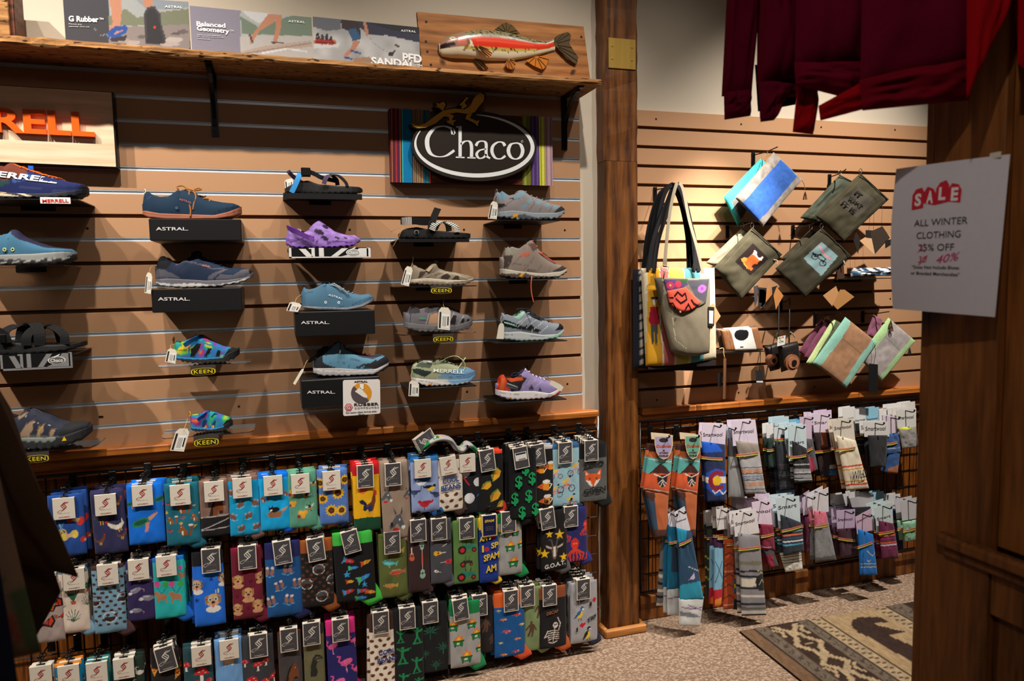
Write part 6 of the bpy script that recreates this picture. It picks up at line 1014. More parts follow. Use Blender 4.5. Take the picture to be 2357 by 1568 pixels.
def sock(label, card, kind, body, base, layers=(), cuff=None, toe=None, nb=2, dy=0.0, lean=0.0, tilt=0.0, texts=(), row=1, cuffh=.16, hook=True, nu=44, heel=None, step=0.024, group=None):
 """label; card=(x centre, y top) px; body=(xl,xr,ytop,ybot) px; layers in units of the sock's width"""
 yf = YF+dy; xl, xr, yt, yb = body; xc = (xl+xr)/2
 pt, pb = at(xc, yt, yf), at(xc, yb, yf); wL = at(xl, (yt+yb)/2, yf)[0]; wR = at(xr, (yt+yb)/2, yf)[0]; w = wR-wL; h = pt[2]-pb[2]; k = h/w
 cpos = at(card[0], card[1], yf-.012); ztop = cpos[2]
 r = thing('sock_pair', (pt[0], yf, pt[2]), label, 'socks', group or 'novelty socks on the left wire grid')
 lays = list(layers)
 if cuff: lays = lays+[rect(cuff, -.1, -.1, 1.1, cuffh)]
 fn = lambda A, B: paint(A, B*k, base, lays)
 q = [(-w/2, 0), (w/2, 0), (w/2+lean*w, -h), (-w/2+lean*w, -h)]
 V, F, C = pillow(q, 0.0065, nu, int(nu*k), fn, base, 5.0, (0, 0, .0, .002), .004, base, int(xc)); ob('sock', mesh('sock', V, F, C, True), MT['knit'], r)
 if toe:
  tc, tx, ty = toe if len(toe) == 3 else (toe[0], 1.18, .06)
  ty += .05; tx += .05; q = [(w*(.30+lean)-w/2, -h+.22*w), (w*(.97+lean)-w/2, -h+.42*w), (w*(tx+lean)-w/2, -h-ty*w), (w*(tx-.38+lean)-w/2, -h-(ty+.13)*w)]
  V, F, C = pillow(q, 0.0055, 12, 12, None, tc, 2.6, (0, .004, 0, .003)); ob('toe', mesh('toe', V, F, C, True), MT['knit'], r, (0, .004, 0))
 if card[0] > -900:
  cm, cl = CARD[kind]; c = ob('card', cm, MT['print'], r, (cpos[0]-pt[0], -.0125, ztop-pt[2]), (0, math.radians(tilt), 0)); ob('card_print', cl, MT['print'], c)
  ob('hanger', HANG, MT['blackplastic'], r, (cpos[0]-pt[0], -.004, ztop-pt[2]+.004))
 for (s_, u0, v0, u1, v1, hh, cc) in texts:
  p0 = np.array([u0*w-w/2+lean*w*v0/k, -.0095, -v0*w]); p1 = np.array([u1*w-w/2+lean*w*v1/k, -.0095, -v1*w]); V, F = text3(s_, p0, p1, (0, 0, 1), hh*w, .0004, bold=.03); ob('lettering', mesh('lettering', V, F, lin(cc)), MT['knit'], r)
 rg_ = random.Random(int(xc))
 for i in range(nb):
  c = clone(r); c.location.y += step*(i+1); c.location.x += rg_.uniform(-.005, .005); c.location.z += rg_.uniform(-.004, .004); c.rotation_euler = (0, rg_.uniform(-.05, .05), 0); c['label'] = ('first', 'second', 'third', 'fourth', 'fifth')[i]+' pair behind the '+label; c['group'] = 'novelty socks on the left wire grid'
  for ch in list(c.children):
   if ch.name.startswith('lettering'): bpy.data.objects.remove(ch)
 if hook and card[0] > -900: hook_obj(cpos[0], ztop+.022, YG, yf-.02, 'black hook holding the '+label, 'hooks on the left wire grid')
 return r
S1 = sock
# top row
S1('blue socks with scissors and yarn balls', (145, 1147), 'W', (108, 192, 1138, 1280), (34, 74, 150), sc(m_sciss(), (.35, 1.05, .36)) + sc(m_yarn((206, 52, 40)), (.75, .82, .5, .4), (1.02, 1.5, .35, .3)) + sc(m_yarn((226, 200, 80)), (.55, 1.3, .5, -.2)), nb=3)
S1('dark navy socks with hens', (241, 1139), 'W', (206, 284, 1130, 1274), (48, 48, 88), sc(m_hen((70, 72, 86)), (.28, .85, .5)) + sc(m_hen((226, 216, 202)), (.72, 1.15, .5, -.5, -1)) + sc(m_hen((110, 66, 52)), (.2, 1.6, .35), (.85, 1.5, .32), (.8, .35, .3)), nb=3, lean=.05)
S1('bright blue socks with a sea turtle', (326, 1118), 'W', (290, 374, 1114, 1252), (14, 112, 226), sc(m_turtle(), (.42, 1.1, .62), (.1, .55, .3), (.95, .45, .4)), nb=3)
S1('teal socks with squirrels and leaves', (413, 1117), 'W', (377, 456, 1112, 1254), (26, 108, 130), sc(m_squir(), (.48, .78, .42), (.15, 1.15, .3), (.85, 1.12, .3), (.5, 1.5, .42)) + sc(m_fish((190, 40, 50), (210, 50, 60), BK), (.12, .62, .16), (.5, 1.1, .16), (.1, 1.5, .16)) + sc(m_star((230, 180, 50)), (.45, 1.28, .15), (.85, 1.4, .14), (.05, .9, .14), (.85, .75, .12)), toe=((26, 100, 124), 1.1, .02), nb=3)
S1('taupe socks with a brown horse head', (491, 1109), 'W', (457, 523, 1104, 1234), (134, 104, 92), sc(m_horse(), (.62, 1.0, .62)) + [rect((28, 26, 30), -.1, 1.42, 1.1, 2.2), line((176, 170, 170), .04, -.1, 1.42, 1.1, 1.36), line((176, 170, 170), .04, 0, 1.88, 1.05, 1.5), line((176, 170, 170), .04, 0, 1.9, 1.05, 1.84)], nb=2)
S1('cyan socks with swimming otters', (556, 1101), 'W', (524, 594, 1096, 1232), (10, 158, 212), rows(m_otter(), 2, 1.9, .34, .55, 3), (126, 96, 88), ((126, 92, 84), 1.1, .04), nb=3)
S1('sky blue socks with a black cat in a cardboard box', (627, 1096), 'W', (595, 664, 1090, 1220), (14, 168, 232), sc(m_catbox(), (.5, 1.3, .62)) + sc(m_squir(), (.12, .85, .3), (.88, .72, .24)), (10, 110, 220), ((10, 92, 214), 1.18, .0), nb=2)
S1('sage green socks with bees and honeycomb', (690, 1092), 'W', (660, 727, 1084, 1214), (92, 158, 134), sc(m_comb(), (.2, .75, .36), (.18, 1.15, .3), (.5, 1.55, .4)) + sc(m_bee(), (.62, .9, .36, .3), (.75, 1.35, .36, -.3), (.9, .5, .3)), None, ((92, 158, 134), 1.2, .02), nb=2)
S1('denim blue socks with sunflowers', (762, 1085), 'W', (732, 799, 1080, 1206), (84, 124, 196), sc(m_sun(), (.65, .85, .48), (.12, 1.02, .4), (.4, 1.45, .46), (.75, 1.48, .42), (.05, .45, .4), (.9, .4, .4)), None, ((38, 44, 90), 1.05, -.02), nb=2)
S1('yellow socks with a rooster and red cuffs', (840, 1071), 'G', (810, 872, 1066, 1222), (240, 180, 20), sc(m_roost(), (.55, 1.55, .68)) + [ell((236, 110, 50), .35, .98, .18, .16)] + [poly((20, 74, 50), -.1, 2.1, .5, 2.05, 1.1, 2.12, 1.1, 2.8, -.1, 2.8)], (196, 24, 32), None, nb=2, cuffh=.45)
S1('taupe socks with grey donkey heads', (904, 1067), 'G', (872, 938, 1062, 1240), (154, 134, 118), sc(m_donk(), (.22, 1.15, .5), (.55, 2.05, .72), (.95, 1.15, .4)), None, ((154, 134, 118), 1.1, .02), nb=3, lean=.08)
S1('periwinkle socks with garden birds', (972, 1058), 'W', (944, 1009, 1052, 1178), (146, 164, 212), sc(m_bird((216, 222, 230), (40, 90, 170)), (.35, .82, .55)) + sc(m_bird((236, 196, 40), BK), (.68, 1.08, .42, 0, -1)) + sc(m_bird((196, 40, 52), (176, 30, 44)), (.45, 1.62, .5)) + sc(m_bird((60, 76, 120), (50, 60, 100)), (.9, 1.35, .4, .2, -1), (.1, 1.2, .35)), (36, 104, 168), ((30, 96, 166), 1.14, .04), nb=3)
S1('cream socks lettered cool beans', (1029, 1052), 'W', (998, 1063, 1048, 1176), (236, 226, 212), rows(m_bean(), 3, 1.9, .17, 1.38, 4) + sc(m_bean(), (.05, .5, .17), (.92, .5, .17), (.1, .75, .17)), (66, 44, 36), ((74, 50, 44), 1.14, .04), nb=2, tilt=-6, dy=.004, texts=[('COOL', .28, .98, .86, .93, .19, (44, 70, 140)), ('BEANS', .22, 1.24, .92, 1.18, .19, (44, 70, 140))])
S1('black socks with golf balls and tees', (1075, 1046), 'W', (1060, 1110, 1046, 1180), (26, 26, 32), sc(m_golf(), (.75, 1.25, .4), (.35, 1.95, .48), (.2, .8, .4)) + [line((206, 40, 50), .05, .05, .95, .35, 1.35), line((60, 110, 200), .04, .7, 1.9, .95, 1.6)], (24, 90, 60), ((30, 110, 66), 1.2, .04), nb=2, dy=.012)
S1('black socks with tacos and red cuffs', (1119, 1036), 'G', (1100, 1156, 1036, 1176), (24, 22, 24), sc(m_taco(), (.7, 1.0, .55, -.6), (.3, 1.4, .45), (.65, 1.85, .55, -.4), (.9, 2.2, .4)), (216, 66, 40), ((216, 60, 40), 1.2, .02), nb=2, tilt=-6, dy=.006)
S1('black socks with green dollar signs and a price sticker', (1196, 1030), 'P', (1170, 1234, 1032, 1194), (20, 20, 22), [], (18, 18, 20), ((18, 18, 20), .75, .1), nb=4, tilt=-7, dy=-.012, step=.025, texts=[('$', u, v, u+.26, v, .46, (20, 156, 90)) for u, v in ((.2, 1.38), (.68, 1.3), (.05, 1.95), (.55, 1.9), (.3, 2.45), (.78, 2.38), (.45, .95))])
S1('black socks with beer mugs and pizza', (1236, 1024), 'G', (1224, 1273, 1026, 1166), (24, 22, 24), sc(m_beer(), (.35, 1.0, .55), (.55, 1.75, .62), (.6, 2.4, .6), (.8, .9, .5)), (176, 174, 176), ((168, 166, 168), 1.25, .02), nb=3, tilt=-5)
S1('pale blue socks with racing cyclists', (1301, 1019), 'G', (1269, 1333, 1022, 1164), (152, 192, 208), sc(m_bike(), (.5, 1.35, .55), (.1, 1.55, .45), (.65, 1.95, .5), (.85, .85, .5), (.15, .95, .4)), (48, 88, 130), ((44, 70, 110), 1.12, .02), nb=4)
S1('charcoal socks with a red fox face', (1361, 1014), 'G', (1332, 1396, 1020, 1154), (92, 94, 94), sc(m_fox(), (.48, 1.18, .6)), (24, 24, 26), ((24, 24, 26), 1.16, .08), nb=4, texts=[('ZERO', .12, .82, .86, .76, .17, (30, 30, 32)), ('GIVEN', .12, 1.68, .92, 1.62, .17, (30, 30, 32))], cuffh=.5)
# middle row
def S2(*a, **k): k.setdefault('row', 2); return sock(*a, **k)
S2('greyish pink socks with monarch butterflies', (100, 1330), 'W', (74, 142, 1340, 1478), (176, 158, 154), sc(m_fly(), (.72, .95, .6, -.6), (.3, 1.6, .72, -.1), (.85, 1.4, .3)), nb=1, lean=0, dy=-.004)
S2('cream socks with potted houseplants', (168, 1311), 'W', (132, 200, 1310, 1456), (226, 208, 194), sc(m_plant(), (.48, 1.05, .6), (1.0, .75, .4), (.08, .8, .3)) + sc(m_plant(1), (.45, 1.8, .55), (.08, 1.35, .3), (.95, 1.3, .4)), (90, 130, 150), ((124, 164, 190), 1.15, .06), nb=3)
S2('dusty blue socks with coffee pots and beans', (246, 1300), 'W', (209, 284, 1300, 1456), (122, 166, 192), sc(m_pot((122, 166, 192)), (.5, 1.78, .5), (.05, 1.2, .45), (.95, 1.15, .45), (.5, .55, .4)) + rows([ell((70, 38, 34), 0, 0, .5, .36, .4)], 4, 2.1, .13, .3, 8), (70, 44, 44), ((80, 52, 54), 1.2, .05), nb=3)
S2('deep purple socks with grey possums', (317, 1289), 'W', (288, 354, 1290, 1428), (52, 40, 92), sc(m_poss(), (.68, .72, .5), (.3, 1.15, .5, -.4), (.72, 1.5, .55, .1), (.3, 1.95, .45), (.1, .4, .4)), nb=2, dy=.006)
S2('turquoise socks with poodles and balloons', (381, 1281), 'W', (350, 423, 1281, 1422), (36, 182, 184), sc(m_ball(), (.24, 1.2, .62), (.7, 1.25, .62), (.95, .6, .4)), (24, 110, 200), ((24, 100, 206), 1.2, .06), nb=4)
S2('royal blue socks with dogs in goggles', (484, 1264), 'G', (440, 512, 1268, 1440), (30, 110, 226), sc(m_dog((214, 176, 128), (170, 120, 72), True), (.12, 1.15, .5), (.62, 1.75, .62), (1.0, 1.0, .45)) + sc(m_star((20, 50, 130)), (.6, 1.0, .2), (.1, 1.7, .2)) + [line((214, 220, 140), .04, .72, 1.4, .72, 1.5), line((214, 220, 140), .04, .8, 1.38, .8, 1.5)], (24, 24, 28), None, nb=2, cuffh=.5)
S2('maroon socks with golden retrievers', (568, 1257), 'G', (530, 600, 1258, 1424), (112, 24, 48), sc(m_dog(), (.2, 1.15, .45), (.52, 1.65, .5), (.15, 2.15, .4), (.82, 2.1, .45), (.95, 1.1, .4)) + sc(m_paw((70, 12, 30)), (.62, 1.25, .2), (.15, 1.75, .2), (.5, 2.2, .2)), (120, 26, 52), ((112, 24, 48), 1.2, .06), nb=4)
S2('deep blue socks with pairs of otters', (647, 1246), 'G', (608, 690, 1246, 1418), (26, 84, 146), rows([ell((150, 104, 92), -.2, .12, .15, .3, .2), ell((150, 104, 92), .2, .05, .15, .3, .2), ell((226, 206, 196), -.22, -.25, .13, .12), ell((226, 206, 196), .18, -.3, .13, .12), line((110, 190, 226), .05, -.45, .35, 0, .48, .45, .3)], 2, 2.0, .36, .85, 5), (36, 36, 92), ((32, 32, 86), 1.2, .0), nb=2, cuffh=.5, tilt=-4)
S2('black socks with glass coffee pots and brown cuffs', (724, 1240), 'G', (690, 764, 1240, 1396), (30, 26, 26), sc(m_pot((70, 80, 90)), (.55, .95, .45), (.15, 1.4, .45), (.62, 1.85, .45), (.95, 1.35, .4)) + rows([ell((90, 54, 36), 0, 0, .5, .36, .4)], 4, 2.1, .11, .6, 9), (156, 84, 36), ((150, 80, 34), 1.15, .08), nb=2, tilt=-5, cuffh=.42)
S2('black socks with toy rockets and lime green cuffs', (802, 1223), 'G', (764, 856, 1222, 1384), (22, 22, 24), sc(m_rocket((206, 50, 40), (60, 150, 210)), (.35, .75, .3, .3), (.3, 1.55, .3, -.2), (.65, 1.58, .28)) + sc(m_rocket((60, 140, 220), (80, 190, 120)), (.45, .95, .25), (.7, 1.25, .35, -.4), (.6, 1.78, .3)) + sc(m_rocket((230, 170, 50), (220, 90, 40)), (.78, .85, .28, -.3), (.85, 1.65, .26, .3), (.35, 1.3, .2)) + sc(m_star((60, 160, 230)), (.72, 1.42, .2), (.3, 1.1, .22)), (64, 190, 70), ((70, 196, 70), 1.12, .02), nb=2, tilt=-10, cuffh=.34, lean=.06)
S2('olive socks with painted trout', (902, 1224), 'G', (870, 936, 1226, 1374), (92, 102, 50), sc(m_fish((200, 160, 60), (206, 70, 50), (60, 140, 150)), (.55, .62, .55, .1)) + sc(m_fish((80, 180, 190), (120, 200, 180), (40, 90, 100)), (.35, 1.05, .5, .2)) + sc(m_fish((190, 110, 80), (200, 50, 46), (140, 170, 130)), (.6, 1.4, .55)) + sc(m_fish((190, 150, 70), (220, 120, 60), (70, 110, 120)), (.35, 1.85, .48, .1)), (80, 90, 44), ((92, 102, 50), 1.1, .04), nb=2, dy=.006)
def guit(c, *sp_): return sc(m_guit(c), *sp_)
S2('dark brown socks with brown and mint guitars', (962, 1197), 'G', (936, 986, 1198, 1362), (58, 38, 40), guit((196, 96, 60), (.18, 1.55, .55, -1.57)) + guit((150, 190, 176), (.65, 1.25, .55, 1.57), (.65, 2.4, .6, -1.57)) + [line((206, 90, 70), .08, .65, 1.6, .65, 2.0)], None, ((62, 42, 44), 1.1, .04), nb=2)
S2('charcoal socks with yellow and red guitars', (1010, 1194), 'G', (988, 1038, 1194, 1342), (76, 76, 84), guit((236, 176, 50), (.4, 1.55, .5)) + guit((206, 50, 60), (.75, 2.0, .5, 3.14)) + guit((30, 30, 34), (.8, 1.15, .45, 2.7)) + guit((226, 226, 226), (.3, 2.4, .3, .3), (.5, .9, .3)), None, ((96, 96, 104), 1.12, .08), nb=2)
S2('green socks with red-wheeled tractors', (1074, 1192), 'G', (1042, 1099, 1196, 1342), (92, 130, 68), sc(m_trac(), (.55, 1.1, .72), (.5, 2.2, .72)) + sc(m_trac((52, 40, 36)), (.5, 1.7, .5)), (92, 130, 68), None, nb=2)
S2('royal blue and yellow socks printed with food-tin lettering', (1126, 1186), 'S', (1101, 1145, 1190, 1340), (26, 56, 148), [ell((206, 36, 56), .75, 1.02, .1, .1), ell((206, 36, 56), .38, 1.62, .12, .12)], (236, 200, 40), ((240, 204, 40), 1.15, .02), nb=2, texts=[('I', .5, 1.15, .6, 1.13, .32, (238, 200, 50)), ('AM', .0, 1.2, .4, 1.17, .26, (238, 200, 50)), ('I', .12, 1.75, .22, 1.74, .34, (238, 200, 50)), ('SP', .6, 1.62, .98, 1.58, .30, (238, 200, 50)), ('SPAM', .2, 2.25, 1.0, 2.12, .34, (238, 200, 50)), ('AM', .3, 2.85, .85, 2.78, .36, (238, 200, 50)), ('PAM', .1, .72, .8, .66, .26, (238, 200, 50))], cuffh=.6)
S2('grey socks with flaming green dumpsters', (1170, 1178), 'G', (1145, 1200, 1180, 1322), (160, 160, 160), sc(m_dump(), (.48, 1.35, .45), (.95, 1.3, .4), (.6, 2.0, .46), (.15, .75, .4), (.7, .8, .36)), (24, 128, 72), ((26, 140, 80), 1.25, .04), nb=3, cuffh=.4)
S2('black socks with a goat head and gold stars', (1258, 1171), 'G', (1244, 1304, 1174, 1312), (24, 22, 24), sc(m_goat(), (.5, 1.45, .62)) + sc(m_star(), (.3, .85, .3), (.7, .9, .4), (.12, 1.55, .36), (.85, 1.75, .34)), (26, 24, 26), ((96, 92, 96), 1.12, .04), nb=2, tilt=-6, dy=-.008, step=.026, texts=[('G.O.A.T.', .1, 2.12, .9, 2.02, .16, (210, 206, 200))])
S2('navy socks with red octopuses', (1314, 1166), 'G', (1292, 1350, 1168, 1294), (40, 40, 104), sc(m_octo(), (.5, 1.55, .7), (.08, .95, .5), (.95, .8, .45), (1.0, 1.9, .3)), (40, 40, 104), ((44, 50, 130), 1.2, .0), nb=2)
# bottom row
def S3(*a, **k): k.setdefault('row', 3); return sock(*a, **k)
S3('grey-brown carded socks at the left end', (92, 1534), 'W', (68, 120, 1536, 1640), (96, 60, 60), rows(m_mush(), 2, 2, .3, .6, 3), nb=1)
S3('blue socks with ragged orange cuffs', (156, 1533), 'W', (124, 188, 1524, 1680), (30, 140, 190), rows(m_fish((236, 150, 50), WH, BK), 2, 2, .3, .6, 4), (226, 140, 50), nb=2)
S3('teal socks beside the orange-cuffed pair', (221, 1526), 'W', (196, 250, 1518, 1680), (40, 130, 136), rows(m_chev((220, 230, 220)), 3, 2.4, .22, .9, 6), nb=2)
S3('dark green socks with white geese', (283, 1517), 'W', (264, 330, 1512, 1660), (36, 52, 44), sc(m_goose(), (.2, .95, .36), (.85, .6, .4), (.75, 1.1, .4)), nb=2)
S3('black socks with pizza slices', (375, 1491), 'G', (346, 412, 1496, 1660), (34, 28, 28), sc(m_pizza(), (.9, 1.0, .45, .4), (.4, 1.5, .5), (.1, .8, .36)), nb=2, tilt=-10)
S3('dark teal socks with red toadstools', (462, 1489), 'W', (420, 488, 1486, 1660), (40, 76, 84), sc(m_mush(), (.6, 1.05, .6), (.42, 1.4, .3), (.85, 1.38, .3), (.1, .7, .4), (.9, .55, .3)), nb=2)
S3('light blue socks with a cream puppy', (526, 1474), 'W', (492, 556, 1468, 1640), (112, 164, 222), sc([ell((226, 196, 160), 0, 0, .5, .4), line((226, 196, 160), .16, -.3, .2, -.35, .5), line((226, 196, 160), .16, .3, .2, .3, .5)], (.5, .85, .42)), nb=2)
S3('charcoal socks with red and white mushrooms', (594, 1461), 'G', (553, 628, 1462, 1640), (58, 60, 66), sc(m_mush(), (.1, .85, .3), (.5, 1.0, .36), (.75, .9, .3), (.3, 1.5, .46), (.7, 1.6, .36), (1.0, 1.5, .4)), (58, 60, 66), nb=2)
S3('dark grey socks with a brown animal face', (664, 1448), 'G', (638, 692, 1452, 1600), (72, 66, 68), sc(m_horse(), (.6, 1.9, .7)), (96, 40, 44), nb=1)
S3('olive socks with a dinosaur head', (716, 1434), 'G', (696, 744, 1438, 1600), (108, 104, 74), sc(m_dino(), (.5, 1.9, .72)), (44, 42, 34), nb=1, cuffh=.5)
S3('navy socks with pink flamingos and hot pink cuffs', (783, 1426), 'G', (748, 816, 1424, 1600), (40, 36, 106), sc(m_flam(), (.62, 1.6, .6), (.2, .95, .5), (.95, .85, .4), (.35, 2.25, .55), (1.0, 1.9, .45)), (216, 44, 130), ((216, 44, 130), 1.2, .02), nb=2, cuffh=.55, lean=.04)
S3('cream cool beans socks with brown cuffs', (876, 1409), 'G', (848, 906, 1410, 1590), (236, 226, 212), rows(m_bean(), 3, 3.2, .19, 1.1, 4), (66, 44, 36), nb=4, cuffh=.75, texts=[('COOL', .35, 1.75, 1.0, 1.7, .2, (44, 60, 130)), ('BEANS', .28, 2.05, 1.05, 2.0, .2, (44, 60, 130))])
S3('black socks with green toy soldiers', (937, 1399), 'G', (902, 972, 1400, 1590), (24, 26, 28), sc(m_army(), (.25, .9, .4), (.8, .95, .5), (.3, 1.55, .55), (.75, 1.95, .5), (.3, 2.4, .45), (.8, 2.6, .4)), nb=3)
S3('black socks with green leaf print', (990, 1386), 'G', (970, 1028, 1388, 1546), (24, 26, 28), sc(m_leaf(), (.3, 1.1, .75), (.8, 1.85, .6), (.1, 2.0, .4), (.5, 2.5, .5)), nb=3, dy=.004)
S3('light grey socks with burning dumpsters and green cuffs', (1058, 1380), 'G', (1034, 1104, 1384, 1534), (166, 166, 166), sc(m_dump(), (.25, 1.25, .4), (.85, 1.12, .38), (.5, 1.8, .42), (.95, 1.6, .3), (.1, .75, .36), (.7, .75, .34)), (24, 128, 72), ((26, 140, 80), 1.14, .04), nb=3, tilt=-5, dy=-.008, cuffh=.42)
S3('black socks with a brown ape figure', (1104, 1370), 'G', (1092, 1134, 1372, 1504), (32, 28, 28), sc(m_foot(), (.55, 1.6, .7), (.9, 2.4, .5)), nb=2, dy=.01)
S3('deep blue socks with fishing lures and orange cuffs', (1176, 1360), 'G', (1136, 1206, 1362, 1510), (20, 88, 156), sc(m_lure((214, 130, 60)), (.3, .85, .3), (.75, 1.55, .3), (.3, 2.0, .3)) + sc(m_lure((200, 70, 80)), (.75, .75, .36), (.4, 1.25, .36), (.7, 1.95, .3)) + sc(m_lure((214, 200, 110)), (.9, 1.1, .24), (.2, 1.6, .2), (.15, .55, .2)), (216, 96, 40), ((216, 84, 44), 1.2, .04), nb=3, cuffh=.45)
S3('pale green socks with brown ape figures', (1214, 1349), 'G', (1204, 1256, 1350, 1496), (122, 142, 96), sc(m_foot(), (.7, 1.05, .6), (.3, 1.8, .6), (.9, 2.2, .5)), None, ((122, 142, 96), 1.1, .04), nb=2, dy=.006)
S3('black socks with a skeleton drinking coffee', (1265, 1348), 'G', (1240, 1302, 1350, 1490), (24, 22, 24), sc(m_skel(), (.48, 1.7, .62)), (140, 74, 40), ((190, 90, 44), 1.16, .06), nb=3, cuffh=.4, texts=[('DECAF', .25, .98, .68, .93, .12, (150, 90, 60))])
S3('light grey socks with blue tits and red hearts', (1343, 1334), 'G', (1312, 1374, 1338, 1478), (166, 166, 172), sc(m_tit((36, 96, 160), (236, 196, 40)), (.35, 1.1, .5)) + sc(m_tit((30, 30, 34), (236, 206, 50)), (.62, 1.85, .5, -.2)) + [poly((196, 30, 50), .3, 1.52, .4, 1.42, .45, 1.47, .5, 1.4, .55, 1.48, .42, 1.62), poly((196, 30, 50), .78, .7, .88, .6, .95, .66, .9, .8)], (160, 160, 166), ((34, 42, 66), 1.12, .02), nb=4, step=.025, texts=[('I', .18, 1.72, .24, 1.7, .14, (30, 30, 34)), ('Tits', .58, 1.5, .92, 1.28, .16, (30, 30, 34)), ('Tits', .2, .78, .5, .66, .14, (30, 30, 34)), ('I', .68, .9, .76, .86, .14, (30, 30, 34))])
# rolled socks lying on the hooks
c_ = at(1024, 1030, -0.13); r = thing('sock_pair', c_, 'crumpled grey dumpster socks lying across the top hooks', 'socks', 'novelty socks on the left wire grid')
pa = [at(x, y, -0.13)-c_ for x, y in ((960, 1036), (985, 1018), (1010, 1008), (1034, 1012), (1048, 1030), (1062, 1034), (1076, 1022), (1092, 1034))]
pth = smooth_path(pa, 8); n = len(pth); V = []; C = []
for i, p in enumerate(pth):
 d = pth[min(i+1, n-1)]-pth[max(i-1, 0)]; d = d/np.linalg.norm(d); nn = np.array([-d[2], 0, d[0]])
 for j in range(13):
  t = j/12*2-1; V.append(p+np.array([0, t*.038, 0])+nn*.009*(1-abs(t)**4)); 
 for j in range(13):
  t = j/12*2-1; V.append(p+np.array([0, -t*.038, 0])-nn*.009*(1-abs(t)**4))
V = np.array(V); U_ = np.repeat(np.arange(n)/(n-1)*3, 26); V_ = np.tile(np.r_[np.linspace(0, 1, 13), np.linspace(1, 0, 13)], n)
C = paint(U_, V_, (166, 166, 168), [rect((24, 128, 72), -.1, -.1, .45, 1.1), rect((24, 128, 72), 2.7, -.1, 3.1, 1.1)]+sc(m_dump(), (.8, .3, .4, 1.57), (1.3, .7, .4, 1.57), (1.9, .3, .4, 1.57), (2.4, .7, .4, 1.57)))
F = [(i*26+k, i*26+(k+1) % 26, (i+1)*26+(k+1) % 26, (i+1)*26+k) for i in range(n-1) for k in range(26)]
ob('sock', mesh('sock', V, F, C, True), MT['knit'], r); cc = ob('card', CARD['G'][0], MT['print'], r, at(962, 1028, -0.17)-c_, (math.radians(25), math.radians(-116), 0)); ob('card_print', CARD['G'][1], MT['print'], cc)
# ================================================================== bags and pouches on the right slat wall
CR.update({'c8': (1400, 400, 2.851), 'c3': (1450, 0, 2.5987), 'z7': (1600, 320, 6.533), 'z3': (1640, 640, 5.059), 'd7': (1400, 880, 3.2736), 'd8': (1400, 1120, 3.2736), 'd6': (1700, 880, 5.749)})
def prj(crop, y, pl): return np.array([cat_(crop, a, b, y)[[0, 2]] for a, b in pl])
def slab(root, name, crop, quad, y, base, layers=(), t=0.010, nu=50, nv=50, mat='canvas', pw=5.0, wr=0.006, bow=(0, 0, 0, 0), label=None, seed=3, back=None):
 """cushion-shaped fabric piece whose four corners are given as crop pixels on the plane y"""
 o = np.array(root.location); Q = prj(crop, y, quad)-o[[0, 2]]; L = [(l[0], l[1], [tuple(np.array(p)-o[[0, 2]]) for p in l[2]])+tuple(l[3:]) if l[0] != 'f' else l for l in conv(crop, y, layers, 1.0/(CR[crop][2]*560.0))]
 def fn(A, B):
  A = A.ravel()[:, None]; B = B.ravel()[:, None]; XZ = (Q[0]*(1-A)+Q[1]*A)*(1-B)+(Q[3]*(1-A)+Q[2]*A)*B; return paint(XZ[:, 0], XZ[:, 1], base, L)
 V, F, C = pillow(Q, t, nu, nv, fn, base, pw, bow, wr, back or base, seed); V[:, 1] += y-o[1]
 return ob(name, mesh(name, V, F, C, True), MT[mat], root, label=label)
def bthing(name, label, cat, crop, x, y, yy, group=None): p = cat_(crop, x, y, yy); return thing(name, p, label, cat, group)
def cordp(root, name, crop, pts, r, c, mat='lace'): o = np.array(root.location); return MB().tube(smooth_path([cat_(crop, a, b, yy)-o for a, b, yy in pts]), r, 6, c).ob(name, MT[mat], root, True)
def bandp(root, name, crop, pts, w, c, mat='canvas', side=(1, 0, 0), th=0.002): o = np.array(root.location); return MB().band(smooth_path([cat_(crop, a, b, yy)-o for a, b, yy in pts], 6), w, th, side, c).ob(name, MT[mat], root)
def tagp(root, name, crop, quad, y, c, t=0.0012, mat='print'):
 o = np.array(root.location); Q = prj(crop, y, quad)-o[[0, 2]]; return MB().prism([tuple(q) for q in Q], y-o[1], y-o[1]+t, c).ob(name, MT[mat], root)
def shook(crop, x, y, xe, ye, lab, L=0.13):
 """slat-wall hook: plate on the wall, rod rising to its tip"""
 p = cat_(crop, x, y, YB); e = cat_(crop, xe, ye, YB-L); r = thing('slat_hook', p, lab, 'hook', 'hooks on the right slat wall')
 MB().box(-.008, -.006, -.05, .008, -.0005, .004, bev=.001).ob('plate', MT['blackmetal'], r); d = e-p
 MB().tube(smooth_path([(0, -.005, -.008), (d[0]*.5, -L*.5, -.006), (d[0]*.9, -L*.9, d[2]*.4), (d[0], -L, max(d[2], .0))], 4), .0024, 6).ob('rod', MT['blackmetal'], r, True)
OL = (66, 62, 48)
def tassel(root, crop, x, y, yy, c=(72, 40, 30), h=40):
 o = np.array(root.location); m = MB(); p = cat_(crop, x, y, yy)-o
 for k in range(7): a = k*.9; m.tube([p, p+[.004*math.cos(a), .003*math.sin(a), -.012], p+[.009*math.cos(a), .006*math.sin(a), -.034]], .0016, 4, c)
 put(m.ob('tassel', MT['leather'], root), kind='stuff')
